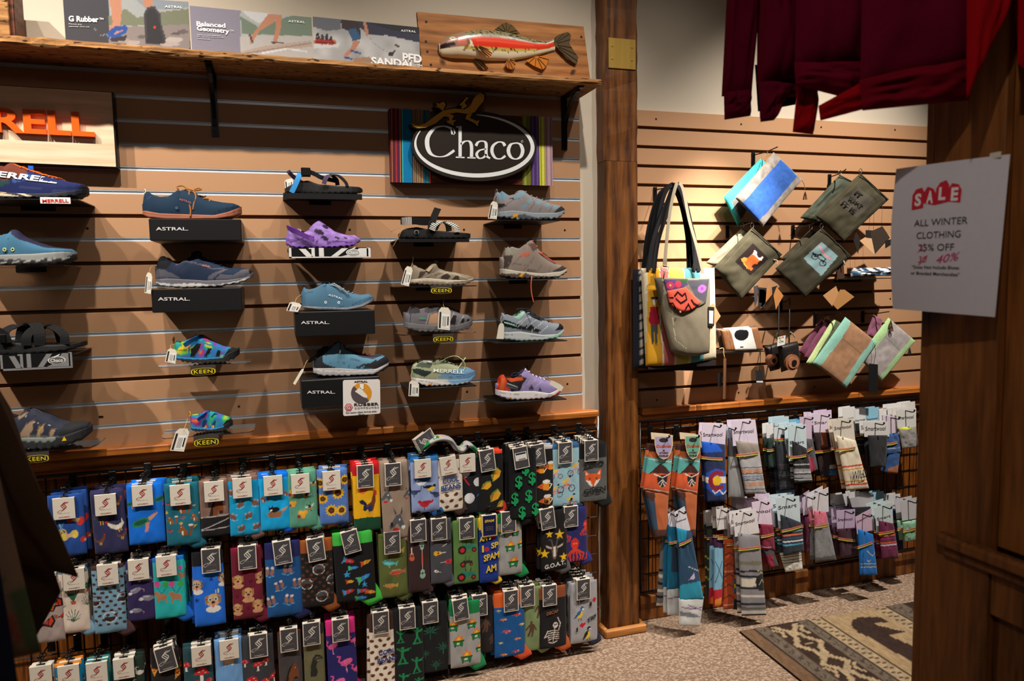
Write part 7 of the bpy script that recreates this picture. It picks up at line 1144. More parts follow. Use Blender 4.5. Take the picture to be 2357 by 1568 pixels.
# teal pouch behind, blue pouch in front
r = bthing('felt_pouch', 'teal and charcoal felt pouch hanging behind the blue pouch', 'pouch', 'z7', 1000, 300, -0.01, 'felt pouches on the bag wall')
slab(r, 'pouch', 'z7', [(990, 285), (1130, 430), (640, 1320), (425, 870)], -0.02, (74, 196, 200), [poly((120, 116, 114), 520, 950, 880, 640, 1020, 700, 660, 1240), poly((52, 48, 48), 580, 1000, 900, 700, 1000, 760, 680, 1220)], .012, 40, 50, 'felt')
r = bthing('felt_pouch', 'blue felt pouch with mottled grey edges and dark tassel', 'pouch', 'z7', 1180, 200, -0.075, 'felt pouches on the bag wall')
slab(r, 'pouch', 'z7', [(1180, 195), (1610, 615), (1020, 1320), (595, 880)], -0.085, (140, 132, 126), [('f', lambda U, V, C: C*(.7+.5*vnoise(U, V, 70, 2))[:, None]), poly((46, 90, 168), 1270, 300, 1520, 565, 935, 1245, 685, 970), ('f', lambda U, V, C: C*(.86+.28*vnoise(U, V, 90, 4))[:, None]), line((40, 76, 160), 9, 1115, 430, 1365, 695), line((44, 84, 170), 9, 870, 795, 1130, 1030)], .013, 60, 80, 'felt', bow=(-.004, -.004, 0, 0))
cordp(r, 'zip_cord', 'z7', [(1605, 620, -.09), (1640, 680, -.09), (1650, 760, -.09)], .0014, (150, 126, 100)); tassel(r, 'z7', 1655, 790, -.09); cordp(r, 'loop', 'z7', [(1090, 190, -.06), (1085, 250, -.07), (1050, 330, -.08), (1085, 260, -.075), (1150, 230, -.08)], .0012, (150, 110, 70))
shook('z7', 870, 215, 1240, 118, 'slat-wall hook holding the blue felt pouch')
# olive canvas pouches
def olive(label, crop, quad, y, col, layers=(), **k):
 r = bthing('canvas_pouch', label, 'pouch', crop, *quad[0], y, 'olive canvas pouches on the bag wall'); q = np.array(quad, float)
 lx = lambda a, b: tuple((q[0]*(1-a)+q[1]*a)*(1-b)+(q[3]*(1-a)+q[2]*a)*b); dk = tuple(int(v*1.25) for v in col)
 seams = [('l', dk, [lx(a, 0.02), lx(a, .98)], 4) for a in (.10, .88)]+[('l', dk, [lx(.02, b), lx(.98, b)], 4) for b in (.10, .9)]
 slab(r, 'pouch', crop, quad, y, col, [('f', lambda U, V, C: C*(.8+.4*vnoise(U, V, 40, 6))[:, None])]+seams+list(layers), .014, 64, 76, 'canvas', wr=.012, seed=int(quad[0][0]), **k)
 m = MB(); o = np.array(r.location); a, b = cat_(crop, *lx(.02, .02), y-.012)-o, cat_(crop, *lx(.98, .02), y-.012)-o; m.tube([a, (a+b)/2+[0, -.003, .001], b], .002, 5, (44, 42, 36)); m.ob('zip', MT['leather'], r)
 p = cat_(crop, *lx(.0, .0), y)-o; MB().tube([p+[.008*math.cos(t), 0, .008+.010*math.sin(t)] for t in np.linspace(0, 6.2, 12)], .0014, 5).ob('ring', MT['chrome'], r, True); return r
olive('grey-green canvas pouch behind the it is what it is pouch', 'c8', [(1520, 5), (1640, 70), (1420, 330), (1258, 290)], -.02, (72, 78, 66))
r = olive('olive canvas pouch with it is what it is patch', 'c8', [(1655, -5), (1842, 168), (1545, 445), (1355, 275)], -.085, OL, [poly((78, 74, 66), 1628, 92, 1738, 186, 1612, 292, 1502, 192)])
for i, s_ in enumerate(('IT IS', 'WHAT', 'IT IS')):
 a = (1624-42*i*1.0, 122+33*i); p0 = cat_('c8', a[0]-8-i*2, a[1]+5, -.103); p1 = cat_('c8', a[0]+76-i*2, a[1]+73, -.103); up = cat_('c8', a[0]+22, a[1]-18, -.103)-cat_('c8', a[0], a[1], -.103); V, F = text3(s_, p0, p1, up, .019, .0004, bold=.03); ob('lettering', mesh('lettering', V-np.array(r.location), F, lin((38, 34, 32))), MT['print'], r)
for q, c in (([(1690, 370), (1740, 372), (1735, 425), (1690, 420)], (36, 34, 34)), ([(1720, 380), (1800, 345), (1850, 420), (1750, 528)], (60, 48, 40)), ([(1650, 440), (1790, 352), (1865, 425), (1745, 530)], (206, 166, 126)), ([(1610, 440), (1625, 380), (1655, 430), (1640, 525)], (40, 36, 34)), ([(1815, 440), (1870, 425), (1875, 455), (1820, 490)], (30, 28, 30))): tagp(r, 'hang_tag', 'c8', q, -.075-.002*q[0][0]/1800, c)
for a, b in ((1722, 1710), (1745, 1740), (1800, 1790)): cordp(r, 'tag_string', 'c8', [(a, 220, -.085), (b, 372, -.076)], .0006, (90, 70, 50))
shook('c8', 1450, 10, 1560, -30, 'slat-wall hook holding the it is what it is pouch')
olive('pale sage canvas pouch behind the vintage car pouch', 'c8', [(880, 352), (990, 430), (820, 660), (640, 585)], -.02, (132, 128, 108))
r = olive('olive canvas pouch with a vintage car picture', 'c8', [(945, 352), (1142, 530), (872, 828), (690, 618)], -.085, OL,
  [poly((34, 24, 22), 930, 458, 1042, 560, 922, 668, 818, 578), poly((196, 90, 40), 930, 520, 985, 560, 925, 640, 870, 590), poly((226, 200, 190), 940, 500, 1000, 550, 985, 575, 930, 530), ell((30, 20, 20), 975, 530, 20, 24), ell((232, 130, 60), 880, 565, 16, 16), ell((30, 22, 24), 950, 610, 20, 16), line((236, 150, 70), 6, 860, 560, 900, 620)])
for q, c in (([(955, 740), (985, 732), (980, 830), (962, 880)], (60, 56, 60)), ([(985, 745), (1040, 750), (1030, 880), (985, 870)], (40, 38, 40)), ([(992, 758), (1030, 762), (1024, 850), (990, 846)], (120, 116, 116)), ([(1020, 800), (1050, 730), (1078, 790), (1000, 885)], (176, 120, 70))): tagp(r, 'hang_tag', 'c8', q, -.08-.001*(q[0][0] % 7), c)
cordp(r, 'clasp', 'c8', [(1085, 565, -.095), (1110, 570, -.098), (1105, 600, -.098)], .0018, (200, 190, 170), 'gloss'); shook('c8', 780, 345, 930, 325, 'slat-wall hook holding the vintage car pouch')
olive('dark olive canvas pouch behind the motorcycle pouch', 'c8', [(1330, 362), (1430, 430), (1260, 640), (1130, 560)], -.02, (66, 61, 48))
r = olive('olive canvas pouch with a motorcycle picture', 'c8', [(1400, 355), (1592, 538), (1292, 812), (1095, 622)], -.085, (62, 59, 47),
  [poly((126, 154, 160), 1385, 448, 1492, 540, 1382, 672, 1272, 556), line((214, 130, 140), 12, 1375, 480, 1400, 520, 1445, 560), line((24, 24, 28), 6, *[v for t in np.linspace(0, 6.3, 14) for v in (1345+20*math.cos(t), 545+18*math.sin(t))]), line((24, 24, 28), 6, *[v for t in np.linspace(0, 6.3, 14) for v in (1395+20*math.cos(t), 588+18*math.sin(t))]), line((24, 24, 28), 9, 1345, 545, 1380, 530, 1415, 560, 1395, 588), line((24, 24, 28), 9, 1330, 520, 1370, 555, 1400, 580)])
for q, c in (([(1075, 745), (1110, 735), (1108, 850), (1085, 870)], (36, 34, 36)), ([(1105, 742), (1150, 800), (1100, 892), (1085, 800)], (196, 134, 78)), ([(1410, 800), (1495, 738), (1520, 800), (1470, 870)], (190, 142, 96)), ([(1475, 860), (1530, 745), (1615, 808), (1505, 892)], (176, 128, 80)), ([(1505, 600), (1545, 590), (1550, 680), (1500, 700)], (70, 48, 36))): tagp(r, 'hang_tag', 'c8', q, -.08-.001*(q[0][0] % 7), c)
cordp(r, 'clasp', 'c8', [(1545, 570, -.095), (1552, 600, -.098)], .0022, (200, 190, 170), 'gloss'); shook('c8', 1210, 345, 1350, 330, 'slat-wall hook holding the motorcycle pouch')
# tote bags and shoulder bag
shook('c8', 305, 95, 440, 80, 'slat-wall hook holding the striped tote and shoulder bag', .12)
r = bthing('tote_bag', 'dark navy tote bag mostly hidden behind the striped tote', 'bag', 'c8', 200, 640, -.042, 'tote bags on the bag wall')
slab(r, 'bag', 'c8', [(160, 628), (600, 630), (640, 1290), (162, 1270)], -.079, (34, 36, 46), [poly((206, 200, 190), 196, 640, 212, 640, 226, 1250, 210, 1240)]+[rect((60, 50, 44), 196, 650+60*k, 214, 672+60*k) for k in range(10)], .012, 30, 40, bow=(.0, 0, 0, .006), wr=.003)
for x in (0, 1, 2): bandp(r, 'strap', 'c8', [(232+x*22, 632, -.072-x*.008), (262+x*26, 380, -.082-x*.01), (330+x*20, 150-x*10, -.092-x*.012), (420+x*14, 92-x*10, -.097-x*.012), (478+x*16, 200, -.097-x*.012), (520+x*18, 420, -.092-x*.01), (528+x*22, 632, -.082-x*.008)], .018, ((30, 30, 33), (26, 26, 30), (34, 34, 38))[x])
r = bthing('tote_bag', 'striped tote bag in cream, yellow, pink, olive and teal', 'bag', 'c8', 450, 630, -.102, 'tote bags on the bag wall')
CRM = (206, 196, 168)
slab(r, 'bag', 'c8', [(214, 620), (697, 617), (708, 1210), (246, 1262)], -.117, CRM,
  [poly((204, 150, 40), 248, 600, 328, 600, 322, 900, 348, 1290, 240, 1290, 246, 1000), poly((196, 106, 104), 332, 600, 384, 600, 378, 760, 430, 1290, 362, 1290, 330, 900), poly((176, 172, 84), 388, 600, 480, 600, 520, 1290, 448, 1290, 384, 800), poly((92, 156, 164), 484, 600, 584, 600, 620, 1290, 540, 1290), line((232, 226, 206), 5, 330, 600, 326, 900, 356, 1290), poly((150, 26, 50), 265, 870, 310, 868, 322, 960, 318, 985, 262, 985, 256, 960), poly((72, 74, 70), 268, 985, 314, 985, 308, 1110, 296, 1110, 290, 1010, 286, 1110, 272, 1110), ell((226, 220, 214), 289, 832, 13, 24), ell((40, 34, 36), 279, 815, 12, 10), ell((40, 34, 36), 300, 815, 11, 10), rect((176, 100, 50), 272, 1108, 284, 1118), rect((176, 100, 50), 298, 1108, 310, 1118), line((70, 150, 150), 8, 332, 940, 338, 1010)], .017, 90, 110, bow=(0, 0, 0, .010), wr=.005, pw=8)
MB().box(*(cat_('c8', 246, 1262, -.10)-np.array(r.location)-[0, .02, .012]), *(cat_('c8', 690, 1215, -.10)-np.array(r.location)+[0, .01, -.004]), (40, 34, 36)).ob('base_trim', MT['canvas'], r)
for pts in ([(262, 632, -.134), (300, 420, -.127), (390, 180, -.117), (440, 78, -.112), (500, 190, -.117), (560, 430, -.127), (596, 640, -.134)], [(300, 640, -.136), (330, 430, -.13), (410, 190, -.122), (452, 74, -.117), (510, 220, -.122), (575, 480, -.13), (560, 640, -.134)]): bandp(r, 'strap', 'c8', pts, .017, (36, 35, 38))
r = bthing('shoulder_bag', 'taupe canvas shoulder bag with a red embroidered flap', 'bag', 'c8', 480, 690, -.157)
TP = (130, 121, 103)
slab(r, 'bag', 'c8', [(300, 680), (668, 690), (664, 1175), (412, 1165)], -.163, TP, [line((128, 120, 104), 5, 380, 900, 400, 1060, 470, 1130, 640, 1145), line((190, 180, 158), 4, 400, 820, 430, 1080, 500, 1125), poly((86, 80, 68), 296, 670, 345, 670, 352, 760, 340, 1020, 300, 800)], .020, 60, 70, bow=(.004, 0, 0, .016), wr=.006)
slab(r, 'flap', 'c8', [(362, 690), (664, 686), (640, 850), (395, 860)], -.181, TP, [poly((92, 70, 110), 362, 690, 500, 690, 520, 720, 380, 790), poly((86, 84, 96), 510, 700, 660, 690, 640, 850, 560, 780), poly((60, 90, 60), 430, 690, 520, 690, 500, 720), ell((196, 60, 110), 402, 730, 26, 22), ell((206, 60, 90), 452, 720, 20, 20), ell((176, 110, 190), 610, 748, 30, 24), ell((236, 206, 80), 402, 730, 7, 6), ell((150, 80, 170), 610, 748, 11, 9)], .007, 60, 44, bow=(0, 0, 0, .02), wr=.002)
slab(r, 'flap_patch', 'c8', [(384, 770), (510, 745), (606, 845), (400, 850)], -.189, (226, 92, 74), [line((40, 18, 20), 9, *p) for p in ((430, 790, 450, 770, 480, 785, 500, 775, 510, 800, 470, 815, 440, 800), (400, 850, 420, 830, 440, 850, 430, 880, 460, 900, 480, 860), (500, 840, 520, 820, 545, 850, 530, 880, 560, 890, 575, 860), (470, 930, 490, 900, 520, 910, 540, 880), (400, 810, 420, 800), (540, 810, 560, 830, 590, 850), (440, 905, 450, 930))], .006, 64, 54, bow=(0, 0, 0, .034), wr=.001)
MB().disc(cat_('c8', 474, 906, -.198)-np.array(r.location), .004, .003, 'y', 12, (190, 150, 130)).ob('button', MT['gloss'], r)
bandp(r, 'strap', 'c8', [(372, 612, -.167), (380, 480, -.162), (405, 250, -.152), (440, 90, -.142), (462, 62, -.137), (492, 110, -.142), (530, 300, -.152), (580, 480, -.16), (622, 655, -.164)], .013, (150, 140, 120)); bandp(r, 'strap_tab', 'c8', [(372, 560, -.17), (372, 612, -.172)], .017, (140, 130, 112))
cordp(r, 'clasp', 'c8', [(350, 600, -.174), (392, 610, -.174), (388, 640, -.174), (350, 632, -.174), (350, 600, -.174)], .0015, (200, 196, 190), 'gloss'); cordp(r, 'clasp_hook', 'c8', [(370, 640, -.174), (362, 690, -.172)], .002, (60, 58, 60), 'gloss')
tagp(r, 'hang_tag', 'c8', [(648, 880), (690, 850), (738, 935), (672, 1030)], -.177, (206, 160, 116)); tagp(r, 'hang_tag', 'c8', [(656, 872), (696, 876), (694, 1002), (656, 998)], -.182, (30, 30, 32)); tagp(r, 'price_sticker', 'c8', [(662, 898), (690, 900), (688, 985), (662, 982)], -.1825, (214, 214, 212))
# cow-hide wallet on its small shelf
def bshelf(label, crop, x0, y0, x1, y1, yf):
 a, b = cat_(crop, x0, y0, yf), cat_(crop, x1, y1, yf); zc = (a[2]+b[2])/2; r = thing('slat_shelf', ((a[0]+b[0])/2, 0, zc), label, 'shelf', 'small shelves on the bag wall'); hw = (b[0]-a[0])/2
 MB().box(-hw, yf, -.003, hw, YB-.001, 0).ob('plate', MT['blackcard'], r); MB().box(-hw*.5, YB-.006, -.016, hw*.5, YB-.001, -.0032).ob('flange', MT['blackmetal'], r); return r
bshelf('black shelf under the cow-hide wallet', 'z3', 20, 872, 605, 858, -.105)
r = bthing('wallet', 'brown leather wallet with black and white cow-hide panel and wrist strap', 'wallet', 'z3', 340, 850, -.09); BR = (150, 104, 72)
slab(r, 'wallet_front', 'z3', [(85, 603), (522, 572), (590, 838), (142, 848)], -.095, BR, [poly((232, 230, 228), 185, 590, 430, 580, 498, 840, 255, 852), ell((22, 22, 26), 315, 662, 84, 66), ell((22, 22, 26), 360, 640, 40, 40), ell((30, 28, 30), 320, 803, 20, 10), line((110, 70, 46), 5, 145, 605, 210, 850), line((110, 70, 46), 5, 170, 605, 235, 850), line((120, 80, 54), 4, 440, 585, 510, 835)], .012, 70, 50, 'leather', wr=.001, pw=9)
slab(r, 'wallet_back', 'z3', [(35, 590), (500, 556), (560, 830), (90, 846)], -.066, (96, 70, 56), [poly((216, 210, 206), 120, 560, 420, 556, 420, 600, 120, 600)], .012, 30, 20, 'leather', wr=.001, pw=9)
cordp(r, 'clasp', 'z3', [(80, 825, -.11), (125, 820, -.112), (130, 880, -.113), (140, 930, -.114)], .002, (206, 180, 120), 'gloss'); bandp(r, 'wrist_strap', 'z3', [(140, 935, -.114), (138, 1100, -.114), (134, 1300, -.113), (130, 1410, -.112)], .010, (122, 84, 58), 'leather'); bandp(r, 'wrist_strap_return', 'z3', [(148, 935, -.109), (146, 1100, -.109), (138, 1405, -.110)], .010, (100, 66, 44), 'leather')
tagp(r, 'hang_tag', 'z3', [(505, 1080), (580, 1075), (590, 1215), (512, 1215)], -.10, (40, 42, 46)); tagp(r, 'hang_tag_edge', 'z3', [(512, 1200), (588, 1200), (590, 1218), (512, 1216)], -.1008, (226, 226, 226)); cordp(r, 'tag_string', 'z3', [(560, 850, -.1), (555, 1000, -.1), (545, 1080, -.1)], .0012, (30, 28, 28)); tagp(r, 'hang_tag', 'z3', [(66, 1110), (120, 1100), (100, 1270), (62, 1265)], -.10, (32, 32, 36))
# camera-shaped purses
for nm, q, yy, lens in (('back', [(600, 800), (745, 752), (775, 1062), (670, 1090)], -.03, (700, 960)), ('front', [(755, 785), (985, 735), (1008, 1010), (800, 1100)], -.085, (935, 985))):
 r = bthing('camera_purse', 'black camera-shaped coin purse with brown lens flap and name tag' if nm == 'front' else 'black camera-shaped coin purse tucked behind the other one', 'purse', 'z3', *q[0], yy, 'camera-shaped purses on the bag wall')
 slab(r, 'body', 'z3', q, yy, (34, 30, 30), [line((70, 66, 64), 5, 820, 880, 850, 850, 880, 870, 920, 830, 950, 840)] if nm == 'front' else [], .022, 30, 30, 'leather', wr=.002)
 lp = cat_('z3', *lens, yy-.03)-np.array(r.location); rr = 97/(5.059*560)*(1 if nm == 'front' else .75)
 MB().disc(lp, rr, .016, 'y', 28, (150, 98, 70)).disc(lp-[0, .004, 0], rr*.72, .004, 'y', 24, (166, 112, 82)).disc(lp-[0, .008, 0]+[rr*.1, 0, 0], rr*.34, .004, 'y', 20, (24, 20, 20)).ob('lens_flap', MT['leather'], r)
 if nm == 'front':
  for a, b in ((775, 770), (900, 892)): cordp(r, 'strap', 'z3', [(a, 230, -.02), (a-4, 420, -.05), (b, 640, -.08), (b, 760, -.085)], .0030, (26, 24, 24), 'leather')
  tagp(r, 'name_tag', 'z3', [(762, 690), (852, 668), (842, 775), (752, 798)], -.112, (226, 228, 226))
  m = MB(); o = np.array(r.location)
  for cx, cy, cc in ((780, 700, (60, 160, 80)), (800, 695, (230, 160, 40)), (822, 690, (210, 80, 60)), (790, 712, (240, 200, 60))): m.disc(cat_('z3', cx, cy, -.1128)-o, .0035, .0006, 'y', 8, cc)
  put(m.ob('tag_flowers', MT['print'], r), kind='stuff'); V, F = text3('Cha', cat_('z3', 776, 756, -.1126), cat_('z3', 826, 746, -.1126), (0, 0, 1), .009, .0002); ob('lettering', mesh('lettering', V-o, F, lin((60, 60, 60))), MT['print'], r)
  cordp(r, 'charm', 'z3', [(905, 630, -.1), (940, 660, -.1), (960, 690, -.1)], .003, (170, 160, 140), 'gloss'); cordp(r, 'charm', 'z3', [(760, 640, -.1), (735, 680, -.1), (745, 700, -.1)], .003, (70, 70, 50), 'gloss')
shook('c8', 1130, 830, 1190, 815, 'slat-wall hook holding the camera-shaped purses', .07)
# lower felt pouches
def feltp(label, quad, y, mid, edge, seed=1, **k):
 r = bthing('felt_pouch', label, 'pouch', 'c8', *quad[0], y, 'felt pouches on the bag wall'); q = np.array(quad, float); lx = lambda a, b: tuple((q[0]*(1-a)+q[1]*a)*(1-b)+(q[3]*(1-a)+q[2]*a)*b)
 L = [('f', lambda U, V, C: C*(.85+.3*vnoise(U, V, 60, seed))[:, None]), ('p', edge, [lx(-.02, -.02), lx(.16, -.02), lx(.2, .5), lx(.16, 1.02), lx(-.02, 1.02)]), ('p', edge, [lx(1.02, -.02), lx(.84, -.02), lx(.8, .5), lx(.84, 1.02), lx(1.02, 1.02)])] if edge else [('f', lambda U, V, C: C*(.85+.3*vnoise(U, V, 60, seed))[:, None])]
 slab(r, 'pouch', 'c8', quad, y, mid, L+[('l', tuple(int(v*.8) for v in mid), [lx(.2, .35), lx(.8, .35)], 4)], .011, 50, 60, 'felt', **k); return r
feltp('plum felt pouch furthest back on the left lower hook', [(1395, 955), (1440, 985), (1320, 1240), (1250, 1165)], .0, (120, 66, 90), None)
feltp('second plum felt pouch on the left lower hook', [(1430, 950), (1485, 990), (1340, 1260), (1285, 1200)], -.025, (128, 70, 96), None, 2)
feltp('lime green felt pouch behind the brown and teal pouch', [(1475, 950), (1560, 1000), (1440, 1310), (1298, 1240)], -.05, (84, 96, 70), (196, 220, 156), 3)
r = feltp('brown felt pouch with teal edges and dark hang tag', [(1555, 940), (1765, 1108), (1562, 1408), (1342, 1240)], -.085, (166, 124, 92), (142, 196, 180), 4)
q = [(1712, 1246), (1770, 1252), (1768, 1440), (1708, 1430)]; tagp(r, 'hang_tag', 'c8', q, -.11, (26, 26, 28)); cordp(r, 'tag_string', 'c8', [(1740, 1110, -.095), (1755, 1170, -.105), (1742, 1250, -.11)], .001, (60, 40, 30))
shook('c8', 1355, 915, 1525, 920, 'slat-wall hook holding the brown and teal felt pouch')
feltp('plum felt pouch behind the grey and lime pouch', [(1740, 925), (1800, 955), (1760, 1090), (1690, 1060)], -.02, (140, 86, 112), None, 5)
r = feltp('grey felt pouch with lime green edges and brown tassel', [(1838, 945), (2015, 1098), (1795, 1362), (1640, 1205)], -.07, (168, 160, 160), (170, 208, 150), 6); tassel(r, 'c8', 1855, 960, -.09, (92, 56, 40)); tassel(r, 'c8', 1860, 985, -.092, (92, 56, 40)); tassel(r, 'c8', 1978, 1140, -.085, (40, 34, 32))
shook('c8', 1668, 905, 1845, 905, 'slat-wall hook holding the grey and lime felt pouch')
bshelf('black shelf under the folded patterned cloth', 'c8', 1540, 690, 1905, 684, -.11)
r = bthing('folded_cloth', 'folded dark patterned cloth with white spots on the small shelf', 'cloth', 'c8', 1740, 660, -.1)
for i in range(3): slab(r, 'fold', 'c8', [(1590+8*i, 640-10*i), (1895, 632-10*i), (1890, 664-10*i), (1592+10*i, 678-12*i)], -.10+.012*i, (54, 60, 78), [('f', lambda U, V, C: np.where((vnoise(U, V, 55, 8) > .62)[:, None], lin((220, 218, 214)), C)), ('f', lambda U, V, C: np.where((vnoise(U, V, 80, 9) > .72)[:, None], lin((60, 110, 150)), C))], .014, 40, 16, 'canvas', wr=.008, seed=i)
# ================================================================== socks on the right wire grid
YG2 = YB-0.045; a_, b_ = at(1473, 976, YG2), at(2100, 915, YG2); g2 = thing('wire_grid', ((a_[0]+3.05)/2, YG2, .14), 'black wire grid panel carrying wool socks under the bag wall', 'grid panel'); hw2 = (3.05-a_[0])/2; hz2 = (a_[2]+b_[2])/2-.14
MB().tube([(-hw2, 0, hz2), (hw2, 0, hz2)], .0055, 8).ob('top_rail', MT['blackmetal'], g2, True); MB().tube([(-hw2, 0, 0), (hw2, 0, 0)], .005, 8).ob('bottom_rail', MT['blackmetal'], g2, True); MB().tube([(-hw2, 0, 0), (-hw2, 0, hz2)], .0045, 8).ob('side_rail', MT['blackmetal'], g2, True); wire_mesh(g2, hw2, hz2)
BAND = [(236, 110, 84), (120, 112, 96), (222, 214, 70)]
def wsock(label, crop, cardq, quad, base, layers=(), card=(236, 230, 240), txt='Smartwool', band=None, nb=1, y=-.12, step=.026, kind='S', tilt=0, shift=(0, 0), low=None, tx=None, accent=None, hang=True):
 """wool socks folded on a printed card: card quad + sock quad (crop px), band = (x0,y0,x1,y1) px"""
 r = bthing('sock_pair', label, 'socks', crop, cardq[0][0], cardq[0][1], y, 'wool socks on the right wire grid'); o = np.array(r.location)
 c = tagp(r, 'card', crop, cardq, y+.004, card, .001)
 if accent: 
  for q, cc in accent: tagp(c, 'card_print', crop, q, y+.0034, cc, .0004)
  for ch in list(c.children): ch.location = (0, 0, 0)
 if txt:
  q = np.array(cardq, float); L = lambda a, b: (q[0]*(1-a)+q[1]*a)*(1-b)+(q[3]*(1-a)+q[2]*a)*b; t0, t1 = tx or (.52, .52); p0, p1 = cat_(crop, *L(.06, t0), y+.0035), cat_(crop, *L(.86, t1), y+.0035); V, F = text3(txt, p0, p1, (0, 0, 1), abs(p1[0]-p0[0])*.17, .0003); ob('lettering', mesh('lettering', V-o, F, lin((52, 50, 60))), MT['print'], c)
 slab(r, 'sock', crop, quad, y-.007, base, layers, .0075, 36, 72, 'knit', wr=.005, pw=4, seed=int(quad[0][0]))
 if low: slab(r, 'foot', crop, low[0], y-.004, low[1], low[2] if len(low) > 2 else (), .007, 20, 30, 'knit', wr=.004)
 if band:
  x0, y0, x1, y1 = band
  for k, cc in enumerate(BAND):
   dy = 7*k; p = [cat_(crop, x0, y0+dy, y+.002)-o, cat_(crop, x0+(x1-x0)*.06, y0+dy+1, y-.016)-o, cat_(crop, (x0+x1)/2, (y0+y1)/2+dy+4, y-.0185)-o, cat_(crop, x0+(x1-x0)*.94, y1+dy+1, y-.016)-o, cat_(crop, x1, y1+dy, y+.002)-o]; MB().band(p, .0031, .0008, (0, 0, 1), cc).ob('band', MT['canvas'], r)
 rg_ = random.Random(int(quad[0][0]))
 for i in range(nb):
  c2 = clone(r); c2.location.y += step*(i+1); c2.location.x += rg_.uniform(-.008, .004); c2['label'] = ('first', 'second', 'third')[i]+' pair behind the '+label
 if hang:
  q = np.array(cardq, float); t = (q[0]+q[1])/2; p = cat_(crop, t[0], t[1]+14, y-.0)
  hook_obj(p[0], p[2], YG2, y-.045, 'black hook holding the '+label, 'hooks on the right wire grid')
 return r
OR = (186, 100, 58); 
def outl(label, dx, dy, badge, k=1.0, x0=400, y=-.13):
 X = lambda x, yy: (x0+(x-400)*k+dx, yy+dy); Pq = lambda *p: [X(p[i], p[i+1]) for i in range(0, len(p), 2)]
 lay = [('p', (60, 34, 28), Pq(290, 380, 500, 380, 500, 520, 290, 520)), ('p', (96, 178, 176), Pq(280, 560, 500, 580, 500, 680, 420, 660, 380, 612, 350, 640, 300, 690, 280, 680)), ('p', (70, 34, 30), Pq(290, 700, 350, 640, 385, 606, 430, 640, 470, 690, 460, 720, 300, 720)), ('p', (214, 92, 52), Pq(270, 700, 330, 680, 480, 690, 465, 820, 262, 790)), ('l', (232, 220, 206), Pq(275, 800, 360, 812, 460, 828), 7), ('l', (232, 220, 206), Pq(300, 575, 490, 600), 7), ('p', (40, 24, 26), Pq(360, 700, 440, 690, 436, 760, 400, 790, 365, 760)), ('l', (232, 224, 214), Pq(340, 690, 400, 715, 470, 680), 8), ('l', (232, 224, 214), Pq(370, 760, 400, 730, 430, 760), 6), ('l', (232, 224, 214), Pq(385, 785, 400, 745, 420, 780), 6)]
 r = wsock(label, 'd7', Pq(345, 388, 488, 400, 484, 440, 350, 440), Pq(312, 470, 492, 470, 456, 850, 262, 810), OR, lay, (226, 208, 176), None, None, 1, y, low=(Pq(268, 800, 456, 830, 440, 1170, 350, 1180), OR, [('p', (52, 74, 98), Pq(255, 830, 340, 850, 380, 1200, 340, 1200)), ('p', (70, 42, 36), Pq(255, 810, 350, 830, 340, 900, 270, 860)), ('p', (80, 48, 40), Pq(340, 1110, 450, 1110, 445, 1190, 340, 1190))]))
 o = np.array(r.location); pts = [(348, 402), (486, 402), (488, 470), (474, 530), (450, 570), (418, 584), (388, 568), (364, 530), (350, 470)]
 for nm, kk, c, yy in (('badge_card', 1.0, (226, 208, 176), -.026), ('badge', .9, badge, -.0265)):
  c0 = np.array((418, 490)); pl = [X(*(c0+(np.array(p)-c0)*kk)) for p in pts]; MB().prism([tuple(cat_('d7', *p, y+yy)[[0, 2]]-o[[0, 2]]) for p in pl], yy, yy+.0004, c).ob(nm, MT['print'], r)
 ha = X(418, 432); MB().prism([tuple(cat_('d7', *X(418+34*math.cos(t), 436+16*math.sin(t)), y-.0268)[[0, 2]]-o[[0, 2]]) for t in np.linspace(0, 6.28, 16, endpoint=False)], -.0272, -.0268, (52, 44, 48)).ob('badge_picture', MT['print'], r)
 for s_, a, b, yy, c, bo in (('Outlands', 362, 476, 492, (214, 96, 70), .02), ('x', 410, 428, 522, (60, 40, 36), .02), ('ATOMIC', 384, 452, 540, (90, 52, 44), .02), ('CHILD', 382, 454, 562, (90, 40, 34), .04)):
  V, F = text3(s_, cat_('d7', *X(a, yy), y-.0272), cat_('d7', *X(b, yy-2), y-.0272), (0, 0, 1), .007 if s_ != 'Outlands' else .011, .0002, bold=bo); ob('lettering', mesh('lettering', V-o, F, lin(c)), MT['print'], r)
outl('orange mountain socks with lavender badge card nearest the post', 0, 0, (172, 162, 196))
outl('orange mountain socks with green badge card', 218, -2, (112, 172, 150), .86, 405, -.15)
wsock('navy socks with a sunny state-flag print', 'd7', [(710, 312), (892, 318), (880, 490), (700, 500)], [(702, 445), (880, 470), (890, 900), (748, 900)], (36, 48, 92), [poly((30, 90, 200), 690, 430, 800, 450, 860, 520, 700, 530), poly((34, 90, 190), 735, 680, 800, 645, 890, 670, 890, 830, 800, 856, 740, 800), poly((232, 228, 222), 730, 712, 890, 706, 890, 756, 730, 760), line((150, 28, 60), 34, *[v for t in np.linspace(-.9, -5.4, 18) for v in (815+52*math.cos(t), 738+62*math.sin(t))]), ell((244, 196, 36), 810, 738, 34, 38), line((236, 236, 236), 9, 780, 815, 800, 836, 830, 810, 858, 840, 885, 815)], (228, 216, 236), band=(692, 560, 872, 572), nb=1, accent=[([(760, 420), (886, 370), (880, 488), (790, 450)], (226, 190, 206))])
wsock('two-tone grey and charcoal socks beside the flag socks', 'd7', [(890, 330), (935, 340), (935, 480), (895, 480)], [(900, 420), (990, 430), (1030, 880), (905, 870)], (64, 64, 68), [poly((150, 150, 152), 890, 560, 960, 560, 1030, 900, 890, 900)], (190, 200, 210), None, nb=0, y=-.10)
